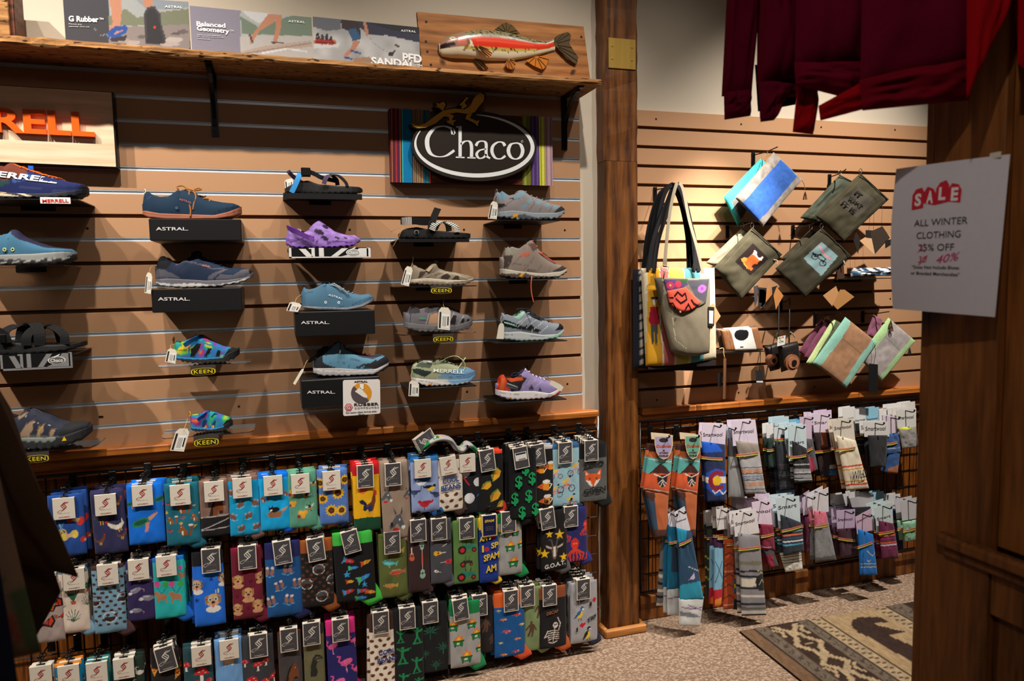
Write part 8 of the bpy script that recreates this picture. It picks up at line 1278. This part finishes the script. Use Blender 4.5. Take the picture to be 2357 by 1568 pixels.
wsock('pale grey socks with rust patterned stripes', 'd7', [(928, 292), (1108, 282), (1132, 470), (940, 480)], [(958, 440), (1130, 460), (1188, 840), (1036, 840)], (178, 178, 182), [poly((150, 140, 132), 950, 430, 1140, 450, 1140, 520, 970, 540)]+[line((50, 52, 66), 6, 980, y, 1200, y-10) for y in (645, 690, 740, 810)]+[line((196, 140, 110), 14, 1000, y, 1200, y-10) for y in (662, 678, 762, 778)]+[line((120, 130, 150), 10, 1000, y, 1200, y-10) for y in (712, 728)], (228, 216, 236), band=(955, 545, 1140, 528), nb=1, accent=[([(1010, 380), (1120, 300), (1130, 460), (1040, 440)], (226, 190, 206))])
wsock('black socks with grey stripes on icy blue card', 'd7', [(1355, 330), (1490, 318), (1500, 590), (1362, 595)], [(1384, 440), (1495, 500), (1540, 750), (1404, 762)], (40, 40, 44), [rect((150, 150, 154), 1380, 650, 1560, 720)]+[line((190, 190, 192), 10, 1380, y, 1560, y-6) for y in (620, 680, 735)]+[line((26, 26, 36), 9, 1380, y, 1560, y-6) for y in (632, 692)], (206, 226, 234), 'Smart', band=(1362, 560, 1500, 545), nb=3, step=.028, accent=[([(1440, 400), (1490, 350), (1496, 440), (1460, 470)], (120, 190, 220))])
wsock('dark striped socks left of the icy blue card', 'd7', [(1248, 340), (1330, 330), (1330, 460), (1250, 470)], [(1252, 440), (1330, 450), (1400, 800), (1290, 820)], (46, 50, 58), [line((80, 60, 66), 10, 1260, y, 1420, y-5) for y in (620, 700, 780)]+[line((26, 28, 34), 12, 1260, y, 1420, y-5) for y in (660, 740)], (214, 222, 226), None, nb=2, y=-.08)
wsock('rose and charcoal ankle socks on a lilac card', 'd7', [(1440, 262), (1530, 256), (1536, 430), (1460, 420)], [(1470, 420), (1540, 430), (1580, 660), (1510, 690)], (84, 82, 88), [poly((176, 62, 90), 1480, 560, 1530, 560, 1560, 690, 1500, 690)], (214, 190, 212), None, band=(1470, 520, 1545, 490), nb=0, y=-.085)
wsock('dark brown and blue socks on lilac cards in the middle', 'd7', [(1540, 240), (1680, 235), (1684, 380), (1550, 390)], [(1545, 380), (1690, 375), (1720, 700), (1600, 720)], (50, 36, 40), [poly((120, 66, 40), 1595, 380, 1640, 375, 1645, 480, 1600, 490), poly((40, 90, 190), 1660, 390, 1700, 390, 1700, 470, 1660, 470), rect((190, 186, 180), 1660, 620, 1740, 650), rect((60, 130, 210), 1660, 660, 1740, 700)], (228, 214, 234), 'Smart', band=(1550, 520, 1690, 505), nb=2, y=-.08)
wsock('cream socks with red and yellow stripes lettered WILD', 'd7', [(1682, 290), (1845, 272), (1866, 480), (1718, 500)], [(1715, 400), (1865, 440), (1965, 800), (1795, 815)], (232, 220, 196), [line((206, 56, 40), 13, 1740, 640, 1960, 612), line((226, 160, 60), 11, 1740, 664, 1960, 636), line((226, 160, 60), 11, 1760, 752, 1980, 730), line((206, 56, 40), 13, 1760, 778, 1980, 756)], (226, 218, 206), 'Smartwool', band=(1705, 505, 1870, 488), nb=1, y=-.15, tx=(.35, .33))
wild = [o for o in COL.objects if o.get('label') == 'cream socks with red and yellow stripes lettered WILD'][0]; V, F = text3('WILD', cat_('d7', 1838, 736, -.173), cat_('d7', 1946, 716, -.173), (0, 0, 1), .036, .0004); ob('lettering', mesh('lettering', V-np.array(wild.location), F, lin((40, 36, 36))), MT['knit'], wild)
wsock('black socks on a plain white card', 'd7', [(1922, 298), (2112, 296), (2118, 410), (1930, 412)], [(1955, 400), (2105, 400), (2090, 640), (1975, 640)], (44, 44, 48), [], (226, 224, 222), 'Smartwool', nb=1, y=-.13, tx=(.6, .58), accent=[([(1922, 298), (1932, 298), (1938, 412), (1930, 412)], (226, 226, 60))])
wsock('blue ankle socks with rust heel at the right', 'd7', [(2100, 260), (2170, 250), (2176, 380), (2110, 390)], [(2092, 390), (2185, 385), (2205, 530), (2095, 545)], (54, 92, 150), [line((180, 190, 210), 5, 2090, 500, 2210, 490)], (222, 206, 222), None, band=(2096, 460, 2185, 445), nb=1, y=-.11, low=([(2105, 530), (2200, 520), (2180, 690), (2085, 680)], (46, 84, 140), [poly((176, 104, 60), 2100, 650, 2200, 610, 2200, 710, 2100, 710)]))
wsock('light grey socks on a white card beside the dark cabinet', 'd7', [(2170, 210), (2320, 195), (2320, 340), (2180, 350)], [(2185, 340), (2320, 330), (2320, 490), (2215, 500)], (156, 152, 152), [poly((206, 214, 70), 2180, 345, 2250, 335, 2300, 350, 2190, 356)], (228, 226, 224), 'Smartwool', nb=2, y=-.12)
# lower row
TE = (34, 140, 178)
wsock('tall teal ski socks with snowy white feet', 'd8', [(498, 195), (575, 150), (620, 330), (520, 350)], [(515, 310), (625, 340), (720, 850), (540, 860)], (40, 74, 104), [poly(TE, 500, 290, 590, 300, 580, 400, 520, 420), poly((42, 150, 184), 540, 740, 730, 700, 730, 880, 530, 880), poly((206, 190, 226), 600, 700, 640, 645, 650, 690), line((200, 210, 220), 5, 600, 600, 690, 640)], (228, 228, 240), 'Smartwool', band=(528, 435, 632, 392), nb=0, y=-.17, low=([(530, 840), (722, 830), (690, 1056), (535, 1050)], (206, 210, 212), [line((110, 70, 140), 8, 545, 905, 640, 920, 715, 905), line((110, 70, 140), 6, 600, 890, 700, 930), poly((120, 126, 132), 540, 940, 640, 950, 700, 985, 540, 975)]))
wsock('tall teal ski socks behind with pale grey feet', 'd8', [(450, 210), (500, 175), (510, 330), (460, 340)], [(452, 300), (560, 310), (560, 770), (440, 780)], (24, 110, 150), [rect((40, 60, 84), 470, 420, 560, 640)], (228, 228, 240), None, band=(455, 420, 520, 410), nb=1, y=-.135, low=([(440, 760), (556, 750), (540, 975), (445, 970)], (196, 202, 206), [line((100, 70, 130), 7, 450, 840, 540, 825)]))
wsock('tall grey and cream striped socks behind the teal ones', 'd8', [(400, 330), (440, 320), (440, 420), (405, 430)], [(395, 430), (470, 420), (440, 900), (362, 900)], (110, 110, 116), [rect((206, 200, 186), 360, y, 480, y+22) for y in (660, 770, 880)]+[rect((30, 30, 34), 360, y, 480, y+20) for y in (620, 715, 820)]+[poly((140, 190, 176), 420, 640, 480, 640, 470, 920, 415, 920)], (200, 200, 206), None, nb=0, y=-.10, hang=False)
wsock('tall light blue and flame red socks in the cluster', 'd8', [(812, 170), (900, 160), (905, 320), (820, 330)], [(795, 400), (868, 390), (858, 900), (790, 905)], (130, 184, 214), [rect((60, 30, 60), 790, 390, 880, 460), poly((196, 34, 50), 785, 780, 870, 760, 870, 920, 785, 920), poly((236, 150, 40), 800, 850, 850, 830, 840, 920, 800, 920), line((60, 90, 130), 6, 800, 560, 860, 700), line((60, 90, 130), 6, 850, 560, 800, 720)], (222, 220, 220), 'Smartwool', band=(818, 382, 905, 376), nb=1, y=-.12)
wsock('tall rust socks with zigzag pattern in the cluster', 'd8', [(890, 190), (945, 180), (950, 380), (900, 390)], [(878, 400), (955, 390), (945, 920), (866, 930)], (176, 74, 34), [line((90, 40, 26), 9, 870, y, 905, y-26, 945, y) for y in (520, 600, 680, 760, 840)]+[line((206, 170, 140), 6, 870, y, 940, y-8) for y in (640, 800, 890)], (170, 160, 166), None, band=(890, 430, 950, 424), nb=1, y=-.13)
wsock('tall dark socks with bright woven bands in the cluster', 'd8', [(935, 240), (960, 235), (962, 340), (940, 345)], [(945, 470), (1005, 460), (1000, 910), (940, 915)], (36, 34, 44), [rect((30, 110, 170), 930, 700, 1010, 725), rect((206, 206, 50), 930, 730, 1010, 760), rect((30, 110, 170), 930, 765, 1010, 790), rect((206, 110, 40), 930, 660, 1010, 690), rect((196, 90, 40), 930, 800, 1010, 840)], (190, 186, 190), None, nb=0, y=-.125)
wsock('tall grey socks with black and cream stripes in front', 'd8', [(940, 205), (1112, 170), (1140, 350), (955, 380)], [(975, 350), (1140, 370), (1192, 970), (1005, 975)], (140, 138, 144), [rect((28, 28, 34), 990, y, 1210, y+16) for y in (628, 668, 755, 872, 960)]+[rect((216, 208, 192), 1000, 690, 1110, 750), rect((120, 116, 92), 990, 560, 1210, 590), rect((216, 210, 200), 990, 815, 1210, 832), rect((216, 210, 200), 990, 935, 1210, 958), ell((30, 28, 30), 1150, 720, 46, 66), line((206, 180, 120), 6, 1120, 630, 1180, 660), line((206, 196, 160), 6, 1130, 740, 1150, 700, 1180, 730), rect((100, 96, 84), 990, 905, 1210, 925)], (232, 228, 230), 'Smartwool', band=(972, 468, 1152, 450), nb=1, y=-.18, tx=(.55, .5))
wsock('maroon and charcoal ankle socks on lilac card', 'd8', [(1080, 120), (1232, 90), (1248, 290), (1100, 280)], [(1145, 285), (1240, 290), (1255, 480), (1160, 480)], (130, 36, 62), [line((226, 200, 206), 6, 1150, 455, 1220, 455)], (234, 216, 236), 'wool', band=(1145, 372, 1252, 352), nb=2, y=-.13, low=([(1160, 470), (1240, 470), (1285, 600), (1215, 615)], (70, 70, 78), [poly((150, 44, 66), 1160, 520, 1230, 500, 1250, 610, 1200, 610)]))
wsock('multicoloured striped socks on icy blue card', 'd8', [(1262, 90), (1440, 70), (1450, 290), (1285, 320)], [(1295, 210), (1460, 275), (1475, 490), (1320, 520)], (48, 52, 64), [line(c, 12, 1290, y, 1480, y-24) for y, c in ((345, (120, 150, 170)), (372, (226, 110, 70)), (398, (60, 80, 110)), (420, (216, 222, 226)), (446, (80, 170, 200)), (470, (40, 44, 54)))], (210, 226, 234), 'Smart', band=(1298, 330, 1470, 292), nb=2, y=-.15, tx=(.38, .36), accent=[([(1380, 120), (1436, 90), (1440, 220), (1400, 200)], (110, 160, 196))])
wsock('white socks with thin dark green stripes low on the grid', 'd8', [(1300, 430), (1440, 410), (1440, 470), (1300, 480)], [(1290, 500), (1452, 470), (1466, 625), (1335, 646)], (226, 224, 216), [line((40, 80, 66), 5, 1290, y, 1470, y-26) for y in (520, 538, 560, 580)], (60, 60, 66), None, nb=0, y=-.125, hang=False)
wsock('speckled grey wool socks with pink foot', 'd8', [(1532, 70), (1658, 5), (1662, 190), (1545, 215)], [(1548, 180), (1640, 190), (1720, 555), (1560, 568)], (138, 138, 142), [poly((206, 110, 130), 1545, 170, 1640, 180, 1640, 270, 1550, 290), ('f', lambda U, V, C: C*(.75+.5*vnoise(U, V, 300, 7))[:, None]), poly((96, 96, 102), 1555, 535, 1725, 510, 1725, 580, 1555, 580)], (222, 218, 226), None, band=(1548, 298, 1662, 282), nb=1, y=-.15, accent=[([(1560, 80), (1650, 60), (1650, 150), (1570, 170)], (150, 190, 210))])
wsock('dark plum socks behind the speckled grey pair', 'd8', [(1460, 90), (1540, 40), (1545, 200), (1470, 220)], [(1480, 230), (1560, 220), (1560, 480), (1495, 500)], (96, 40, 66), [], (206, 190, 212), None, nb=1, y=-.12)
wsock('dark maroon socks on lilac cards left of the blue pair', 'd8', [(1718, 180), (1860, 170), (1860, 330), (1725, 340)], [(1725, 320), (1868, 310), (1880, 520), (1750, 540)], (62, 32, 46), [], (196, 176, 206), 'Smartwool', band=(1725, 385, 1870, 400), nb=2, y=-.13)
wsock('bright blue socks with fine gold zigzags', 'd8', [(1862, 230), (1984, 165), (1990, 330), (1875, 360)], [(1880, 320), (1995, 360), (2028, 668), (1895, 668)], (24, 112, 196), [line((226, 206, 120), 5, 1940, 480, 1960, 500, 1985, 520, 2015, 480), line((226, 206, 120), 5, 1940, 550, 1955, 565, 1970, 550), line((226, 206, 120), 5, 1900, 580, 2010, 578), line((226, 206, 120), 5, 1900, 605, 2015, 602), line((12, 70, 140), 10, 1910, 500, 1912, 668)], (214, 184, 210), 'Smartwool', band=(1872, 452, 1998, 416), nb=0, y=-.17, tx=(.4, .3))
wsock('purple, orange and maroon striped socks', 'd8', [(2008, 160), (2140, 115), (2150, 330), (2022, 350)], [(2035, 255), (2150, 280), (2190, 540), (2060, 548)], (104, 34, 70), [line(c, 13, 2030, y, 2200, y-18) for y, c in ((372, (236, 120, 50)), (398, (150, 34, 110)), (428, (226, 96, 50)), (446, (206, 190, 206)), (470, (140, 30, 90)))], (210, 226, 230), 'Smart', band=(2030, 348, 2160, 330), nb=2, y=-.14, accent=[([(2080, 160), (2136, 140), (2140, 250), (2100, 240)], (110, 160, 190))])
wsock('mint green socks half hidden by the dark cabinet', 'd8', [(2200, 110), (2330, 80), (2330, 240), (2215, 260)], [(2215, 270), (2320, 250), (2320, 400), (2235, 420)], (140, 190, 160), [], (206, 204, 210), None, band=(2215, 330, 2320, 310), nb=1, y=-.13)
wsock('dark socks on grey cards behind the striped ones', 'd8', [(1810, 90), (2000, 60), (2000, 150), (1815, 165)], [(1820, 160), (2000, 150), (2010, 420), (1840, 430)], (34, 32, 40), [], (196, 194, 200), None, nb=2, y=-.08, hang=False)
# further pairs hanging at the back of the right grid
for crop, lab, cx, cy, w, h, L, card, sk, st in (
 ('d7', 'dark green socks left of the icy blue cluster', 1222, 312, 64, 130, 330, (232, 232, 234), (40, 58, 54), None),
 ('d7', 'navy socks on a pale blue card above the dark striped pair', 1300, 262, 120, 110, 300, (196, 222, 236), (36, 42, 62), (150, 60, 60)),
 ('d7', 'slate socks on a bright blue card behind the icy blue one', 1420, 285, 100, 110, 330, (120, 190, 226), (70, 78, 90), (190, 190, 196)),
 ('d7', 'chestnut socks on a lilac card behind the WILD pair', 1632, 214, 100, 130, 330, (222, 204, 230), (104, 60, 44), (60, 40, 36)),
 ('d7', 'charcoal socks on the white card above the WILD pair', 1812, 188, 90, 130, 360, (234, 234, 234), (52, 52, 58), None),
 ('d7', 'black socks on a white card above the plain black pair', 1900, 200, 90, 130, 340, (230, 232, 234), (30, 30, 34), (120, 120, 126)),
 ('d7', 'steel blue socks on a blue card near the cabinet', 1990, 192, 100, 130, 350, (150, 206, 230), (70, 96, 130), (200, 200, 206)),
 ('d7', 'dark grey socks on a white card left of the cabinet', 2076, 205, 90, 130, 350, (232, 232, 232), (60, 60, 66), (40, 40, 46)),
 ('d7', 'black socks on the highest white card near the cabinet', 2150, 168, 110, 120, 330, (236, 236, 236), (34, 34, 38), None),
 ('d7', 'brown socks on a white card touching the cabinet edge', 2262, 150, 100, 120, 330, (234, 232, 230), (84, 60, 50), None),
 ('d8', 'dark green and lime socks left of the lower cluster', 770, 190, 70, 130, 640, (230, 230, 230), (54, 60, 56), (170, 190, 60)),
 ('d8', 'black socks on a white card behind the striped tall pair', 1020, 90, 120, 130, 420, (236, 234, 238), (34, 32, 36), (160, 60, 50)),
 ('d8', 'plum socks on a lilac card behind the maroon pair', 1170, 55, 90, 130, 400, (226, 208, 234), (90, 40, 64), None),
 ('d8', 'navy socks on a blue card behind the multicoloured pair', 1350, 30, 110, 120, 440, (130, 196, 226), (40, 52, 84), (226, 226, 220)),
 ('d8', 'black socks right of the speckled grey pair', 1745, 60, 90, 120, 400, (226, 226, 228), (36, 34, 40), None),
 ('d8', 'dark teal socks on a white card above the maroon pair', 1850, 40, 80, 110, 400, (230, 230, 232), (34, 70, 80), (190, 200, 200)),
 ('d8', 'dark red socks on a white card above the bright blue pair', 1940, 55, 80, 110, 400, (232, 230, 232), (110, 36, 44), None),
 ('d8', 'grey socks on a pale blue card above the purple striped pair', 2030, 40, 90, 110, 420, (170, 214, 232), (104, 104, 112), (60, 60, 66)),
 ('d8', 'dark blue socks on a white card beside the mint green pair', 2150, 60, 100, 130, 420, (226, 226, 230), (36, 46, 84), None)):
 lay = [line(st, 12, cx-w, cy+L*f, cx+w, cy+L*f-8) for f in (.55, .68, .8)] if st else []
 wsock(lab, crop, [(cx-w/2, cy+6), (cx+w/2, cy-6), (cx+w/2+4, cy+h), (cx-w/2+4, cy+h+8)], [(cx-w*.45, cy+h*.85), (cx+w*.5, cy+h*.8), (cx+w*.75, cy+L), (cx-w*.25, cy+L+8)], sk, lay, card, 'Smartwool' if w > 85 else None, (cx-w*.45, cy+h*1.5, cx+w*.55, cy+h*1.45), 1, -.062, .022, hang=False, tx=(.7, .66))
# ================================================================== rug
R0, R1, R2 = atz(1702.4, 1457.5), atz(2090, 1391.9), atz(1833.8, 1568); ua = (R1-R0)/np.linalg.norm(R1-R0); va = np.array([ua[1], -ua[0], 0.0]); va = va if (R2-R0)@va > 0 else -va
def ruv(x, y): d = atz(*cpx('d8', x, y))-R0; return (d@ua, d@va)
RW, RL = 1.75, 1.25; nu, nv = 190, 140
A, B = np.meshgrid(np.linspace(0, RW, nu), np.linspace(0, RL, nv)); rl = []
fe = lambda x: ruv(x, 1105-(x-990)*.169)[0]
DB, CRm, GR = (74, 58, 50), (196, 172, 138), (124, 110, 96)
def bandr(x0, x1, c): rl.append(rect(c, fe(x0), -.1, fe(x1), 3))
bandr(900, 1092, (132, 104, 80)); bandr(1092, 1100, (60, 50, 46)); bandr(1100, 1185, GR); bandr(1185, 1192, CRm); bandr(1192, 1420, DB); bandr(1420, 1500, GR); bandr(1500, 1512, (70, 58, 52)); bandr(1512, 1600, CRm); bandr(1600, 1612, (70, 56, 50)); bandr(1612, 1985, (190, 162, 124)); bandr(1985, 1995, (70, 56, 50)); bandr(1995, 2080, CRm); bandr(2080, 2095, (70, 56, 50)); bandr(2095, 2220, GR); bandr(2220, 2700, DB); bandr(2700, 4000, (132, 104, 80))
m0, m1 = fe(1192), fe(1420); mc = (m0+m1)/2; mw = (m1-m0)/2
for j in range(8):
 v0 = .02+j*.30
 rl += [line(CRm, .022, mc-mw*.7, v0, mc-mw*.15, v0+.05, mc-mw*.25, v0+.10, mc-mw*.75, v0+.15, mc-mw*.25, v0+.20, mc-mw*.15, v0+.25, mc-mw*.7, v0+.30), line(CRm, .022, mc+mw*.7, v0, mc+mw*.15, v0+.05, mc+mw*.25, v0+.10, mc+mw*.75, v0+.15, mc+mw*.25, v0+.20, mc+mw*.15, v0+.25, mc+mw*.7, v0+.30), line(CRm, .014, mc-mw*.9, v0+.02, mc-mw*.6, v0+.05, mc-mw*.8, v0+.08), line(CRm, .014, mc+mw*.9, v0+.02, mc+mw*.6, v0+.05, mc+mw*.8, v0+.08), poly(DB, mc-mw*.4, v0+.15, mc, v0+.10, mc+mw*.4, v0+.15, mc, v0+.20), line(CRm, .008, mc-mw*.2, v0+.15, mc+mw*.2, v0+.15), line(CRm, .008, mc, v0+.125, mc, v0+.175)]
for x0, x1 in ((1100, 1185), (1420, 1500), (2095, 2220)):
 a, b = fe(x0)+.01, fe(x1)-.01
 for j in range(40): rl.append(line((86, 74, 66), .007, a+(.3 if j % 2 else 0)*(b-a), .02+j*.045, (a+b)/2, .04+j*.045, a+(1 if j % 2 else .7)*(b-a), .02+j*.045))
for x0, x1 in ((1512, 1600), (1995, 2080)):
 a, b = fe(x0), fe(x1)
 for j in range(50): rl.append(line((92, 70, 58), .008, a+(b-a)*.25, .01+j*.036, a+(b-a)*.75, .018+j*.036))
rl.append(('p', (72, 56, 50), [ruv(*p) for p in ((1830, 1062), (1845, 1018), (1900, 1000), (2050, 1000), (2105, 1038), (2000, 1046), (2020, 1062), (2235, 1112), (2110, 1138), (2262, 1205), (2400, 1300), (2400, 1420), (2262, 1320), (2080, 1225), (1960, 1150), (1880, 1115))]))
C = paint(A, B, DB, rl); nz = vnoise(A.ravel()*6, B.ravel(), 60, 3); C *= (.52+.32*nz)[:, None]
V = [R0+ua*a+va*b+np.array([0, 0, .009]) for a, b in zip(A.ravel(), B.ravel())]; o0 = R0+ua*RW/2+va*RL/2
rg = thing('area_rug', (o0[0], o0[1], 0), 'brown and cream patterned rug with bear figure lying on the carpet', 'rug')
m = MB(); m.addc(np.array(V)-np.array([o0[0], o0[1], 0]), gridF(nu, nv, True), C); ob('pile', m.me('pile'), MT['rugpile'], rg)
E4 = [R0-o0*[1, 1, 0], R0+ua*RW-o0*[1, 1, 0], R0+ua*RW+va*RL-o0*[1, 1, 0], R0+va*RL-o0*[1, 1, 0]]; b = MB()
b.add([(*(p[:2]), z) for z in (.0005, .0092) for p in E4], [(0, 1, 5, 4), (1, 2, 6, 5), (2, 3, 7, 6), (3, 0, 4, 7)], (52, 44, 40)); ob('bound_edge', b.me('bound_edge'), MT['rugpile'], rg)
# ================================================================== dark cabinet at the right with the sale sheet
XC = 1.207
cab = thing('dark_cabinet', (XC+.2, -1.9, 0), 'tall dark-stained wooden cabinet side at the right edge', 'cabinet')
ya, yb2 = atx(2145, 700, XC)[1], atx(2112, 1500, XC)[1]; yfar = (atx(2138, 720, XC)[1]+atx(2116, 1500, XC)[1]+atx(2152, 240, XC)[1])/3; yst = (atx(2290, 740, XC)[1]+atx(2276, 1500, XC)[1])/2; yn = -2.62; oc = np.array(cab.location)
def cb(name, x0, y0, z0, x1, y1, z1, bev=.002, lab=None): return MB().box(x0-oc[0], y0-oc[1], z0-oc[2], x1-oc[0], y1-oc[1], z1-oc[2], bev=bev).ob(name, MT['darkwood'], cab, label=lab)
cb('stile', XC, yst, 0, XC+.02, yfar, 2.9); cb('edge_board', XC+.004, yfar+.0015, 0, XC+.40, yfar+.022, 2.9)
zr0, zr1 = atx(2200, 1262, XC)[2], atx(2200, 1232, XC)[2]
cb('upper_panel', XC+.016, yn, zr1, XC+.022, yst-.001, 2.9); cb('lower_panel', XC+.016, yn, 0.05, XC+.022, yst-.001, zr0-.10)
cb('middle_rail', XC+.004, yn, zr0-.10, XC+.02, yst-.001, zr0); cb('moulding', XC-.022, yn, zr0, XC+.004, yfar-.045, zr1, .006); cb('moulding_bead', XC-.010, yn, zr0-.020, XC+.003, yfar-.055, zr0-.001, .004); cb('back', XC+.36, yn, 0, XC+.40, yfar, 2.9)
pw_ = [[2063, 389, 1.42], [2325, 355, 1.245], [2290, 730, 1.25], [2055, 711, 1.42]]; Qp = np.array([atd(*p) for p in pw_])
sh = thing('sale_sheet', Qp.mean(0), 'white sale sheet with red SALE tags taped to the dark cabinet', 'sign'); os_ = Qp.mean(0); nP = 24; V = []
nrm = np.cross(Qp[1]-Qp[0], Qp[3]-Qp[0]); nrm /= np.linalg.norm(nrm); nrm = nrm if nrm@(EYE-os_) > 0 else -nrm
def sp(a, b): return (Qp[0]*(1-a)+Qp[1]*a)*(1-b)+(Qp[3]*(1-a)+Qp[2]*a)*b+nrm*(.012*math.sin(math.pi*b)*(1-a)+.004*math.sin(math.pi*a))
V = [sp(i/nP, j/nP)-os_ for j in range(nP+1) for i in range(nP+1)]; V2 = [v-nrm*.0004 for v in V]
m = MB(); F0 = gridF(nP+1, nP+1); m.add(V, F0, (214, 210, 220)); m.add(V2, [f[::-1] for f in F0], (214, 210, 220)); m.ob('paper', MT['print'], sh, True)
def stx(s_, a0, b0, a1, b1, h, c, **k):
 Vv, F, _ = glyphs(s_, **k); out = []
 for u, v in Vv: out.append(sp(a0+(a1-a0)*u, b0+(b1-b0)*u-h*v)+nrm*.0012-os_)
 ob('lettering', mesh('lettering', out, F, lin(c)), MT['print'], sh)
def shp(pl, c, off=.0010, name='red_tag'):
 V = [sp(a, b)+nrm*off-os_ for a, b in pl]; ob(name, mesh(name, V, [tuple(range(len(V)))], lin(c)), MT['print'], sh)
RD = (206, 34, 58)
for i, (ch, a, b, rt) in enumerate((('S', .255, .235, -.01), ('A', .365, .222, .02), ('L', .475, .205, -.015), ('E', .585, .215, .012))):
 w_, h_ = .058, .085; shp([(a-w_, b-h_*.35), (a-w_*.5, b-h_*.8), (a+w_*.5, b-h_*.8+rt), (a+w_, b-h_*.35+rt), (a+w_*.95, b+h_*.75), (a-w_*.95, b+h_*.75-rt)], RD); stx(ch, a-.030, b+.05, a+.032, b+.05, .088, (240, 236, 238), bold=.04)
stx('ALL WINTER', .235, .425, .715, .418, .045, (34, 32, 36)); stx('CLOTHING', .265, .51, .665, .505, .045, (34, 32, 36)); stx('25% OFF', .29, .592, .615, .59, .045, (34, 32, 36)); stx('"Does Not Include Shoes', .225, .712, .67, .712, .022, (44, 42, 46), bold=.015); stx('or Branded Merchandise"', .215, .753, .675, .757, .022, (44, 42, 46), bold=.015); stx('30', .285, .672, .37, .668, .042, (206, 40, 96), shear=.2); stx('40%', .46, .678, .67, .650, .052, (206, 40, 120), shear=.3)
for p in ([(.285, .545), (.35, .60)], [(.345, .54), (.28, .605)], [(.38, .62), (.29, .69)]):
 (a, b), (c2, d) = p; shp([(a, b-.003), (c2, d-.003), (c2, d+.003), (a, b+.003)], (206, 40, 96), .0014, 'pen_stroke')
MB().box(*(sp(.88, .0)+nrm*.001-os_-[.0, .012, .004]), *(sp(.9, .0)+nrm*.001-os_+[.001, .012, .006]), (220, 214, 200)).ob('tape', MT['print'], sh)
# ================================================================== foreground garments
def garment(name, label, cat, d, px0, py0, group, pieces, mat='fleece'):
 o = atd(px0, py0, d); r = thing(name, o, label, cat, group, (0, 0, -YAW)); ca, sa = math.cos(YAW), math.sin(YAW)
 for nm, quad, t, col, dd, lay in pieces:
  Q = []
  for a, b in quad: v = atd(a, b, d+dd)-o; Q.append((v[0]*ca-v[1]*sa, v[2]))
  fn = None
  if lay: fn = lambda A, B: paint(A, B, col, lay)
  V, F, C = pillow(Q, t, 22, 30, fn, col, 3.0, (0, 0, 0, 0), t*.9, col, int(abs(quad[0][0])), None)
  V[:, 1] += dd*.95; ob(nm, mesh(nm, V, F, C, True), MT[mat], r)
 return r
MR, RDk = (96, 12, 36), (150, 12, 20); gs = 'sweatshirts hanging at the upper right'
garment('sweatshirt', 'dark maroon sweatshirt with straight sleeve, leftmost of the hanging ones', 'sweatshirt', 1.52, 1700, 0, gs, [('sleeve', [(1682, -330), (1762, -330), (1736, 212), (1666, 218)], .030, MR, 0, None), ('cuff', [(1671, 208), (1734, 202), (1735, 262), (1674, 271)], .022, MR, 0, None), ('body', [(1735, -330), (1850, -330), (1850, 120), (1745, 160)], .03, MR, .06, None)])
garment('jacket', 'dark teal garment peeking out between the maroon sweatshirts', 'jacket', 1.62, 1790, 200, 'garments hanging at the upper right', [('hem', [(1736, 150), (1840, 160), (1832, 240), (1746, 256)], .02, (22, 44, 50), 0, None)])
garment('sweatshirt', 'maroon sweatshirt with bent cuff, second from the left', 'sweatshirt', 1.46, 1790, 0, gs, [('sleeve', [(1752, -330), (1870, -330), (1840, 175), (1748, 190)], .032, MR, 0, None), ('cuff', [(1750, 182), (1836, 190), (1790, 272), (1758, 276)], .024, MR, 0, None), ('waistband', [(1780, 180), (1850, 150), (1850, 218), (1785, 222)], .02, MR, .03, None)])
garment('sweatshirt', 'maroon sweatshirt with wide waistband, third from the left', 'sweatshirt', 1.37, 1910, 0, gs, [('body', [(1830, -330), (2010, -330), (2012, 150), (1834, 148)], .035, MR, 0, None), ('waistband', [(1832, 140), (2012, 140), (2000, 232), (1838, 192)], .026, (104, 12, 36), 0, None), ('cuff', [(1840, 190), (1888, 205), (1880, 306), (1832, 300)], .020, RDk, .05, None)])
garment('sweatshirt', 'maroon sweatshirt with the longest waistband, fourth from the left', 'sweatshirt', 1.27, 2110, 0, gs, [('body', [(1975, -330), (2260, -330), (2250, 150), (1988, 190)], .028, MR, 0, None), ('waistband', [(1985, 180), (2250, 120), (2242, 226), (1995, 250)], .028, (110, 12, 30), 0, None), ('lining', [(1890, 240), (2000, 180), (2120, 215), (1896, 274)], .012, RDk, .04, None)])
garment('sweatshirt', 'bright red sweatshirt at the upper right corner', 'sweatshirt', 1.18, 2300, 0, gs, [('body', [(2210, -330), (2330, -330), (2320, 20), (2236, 226)], .024, RDk, .0, None), ('sleeve', [(2330, -330), (2440, -330), (2440, 220), (2352, 140)], .03, RDk, -.02, None)])
garment('jacket', 'dark brown jacket sleeve with frayed cuff at the left edge', 'jacket', 1.2, 40, 1150, 'garments at the left edge', [('sleeve', [(-260, 560), (-20, 830), (172, 1336), (30, 1300)], .035, (84, 64, 46), 0, None), ('front', [(-300, 700), (10, 900), (130, 1370), (60, 1490)], .03, (76, 58, 42), .04, None)], 'canvas')
garment('shirt', 'patterned pink and green shirt hanging below the brown jacket', 'shirt', 1.05, 20, 1350, 'garments at the left edge', [('front', [(-260, 900), (2, 1020), (86, 1508), (-120, 1560)], .03, (170, 140, 116), 0, [('f', lambda U, V, C: np.where((vnoise(U, V, 6, 4) > .56)[:, None], lin((190, 104, 84)), C)), ('f', lambda U, V, C: np.where((vnoise(U, V, 5, 9) > .6)[:, None], lin((104, 122, 88)), C))])], 'canvas')
garment('shirt', 'navy shirt at the lower left corner', 'shirt', .94, 0, 1480, 'garments at the left edge', [('front', [(-260, 1180), (4, 1240), (46, 1680), (-200, 1700)], .03, (36, 40, 66), 0, None)], 'canvas')
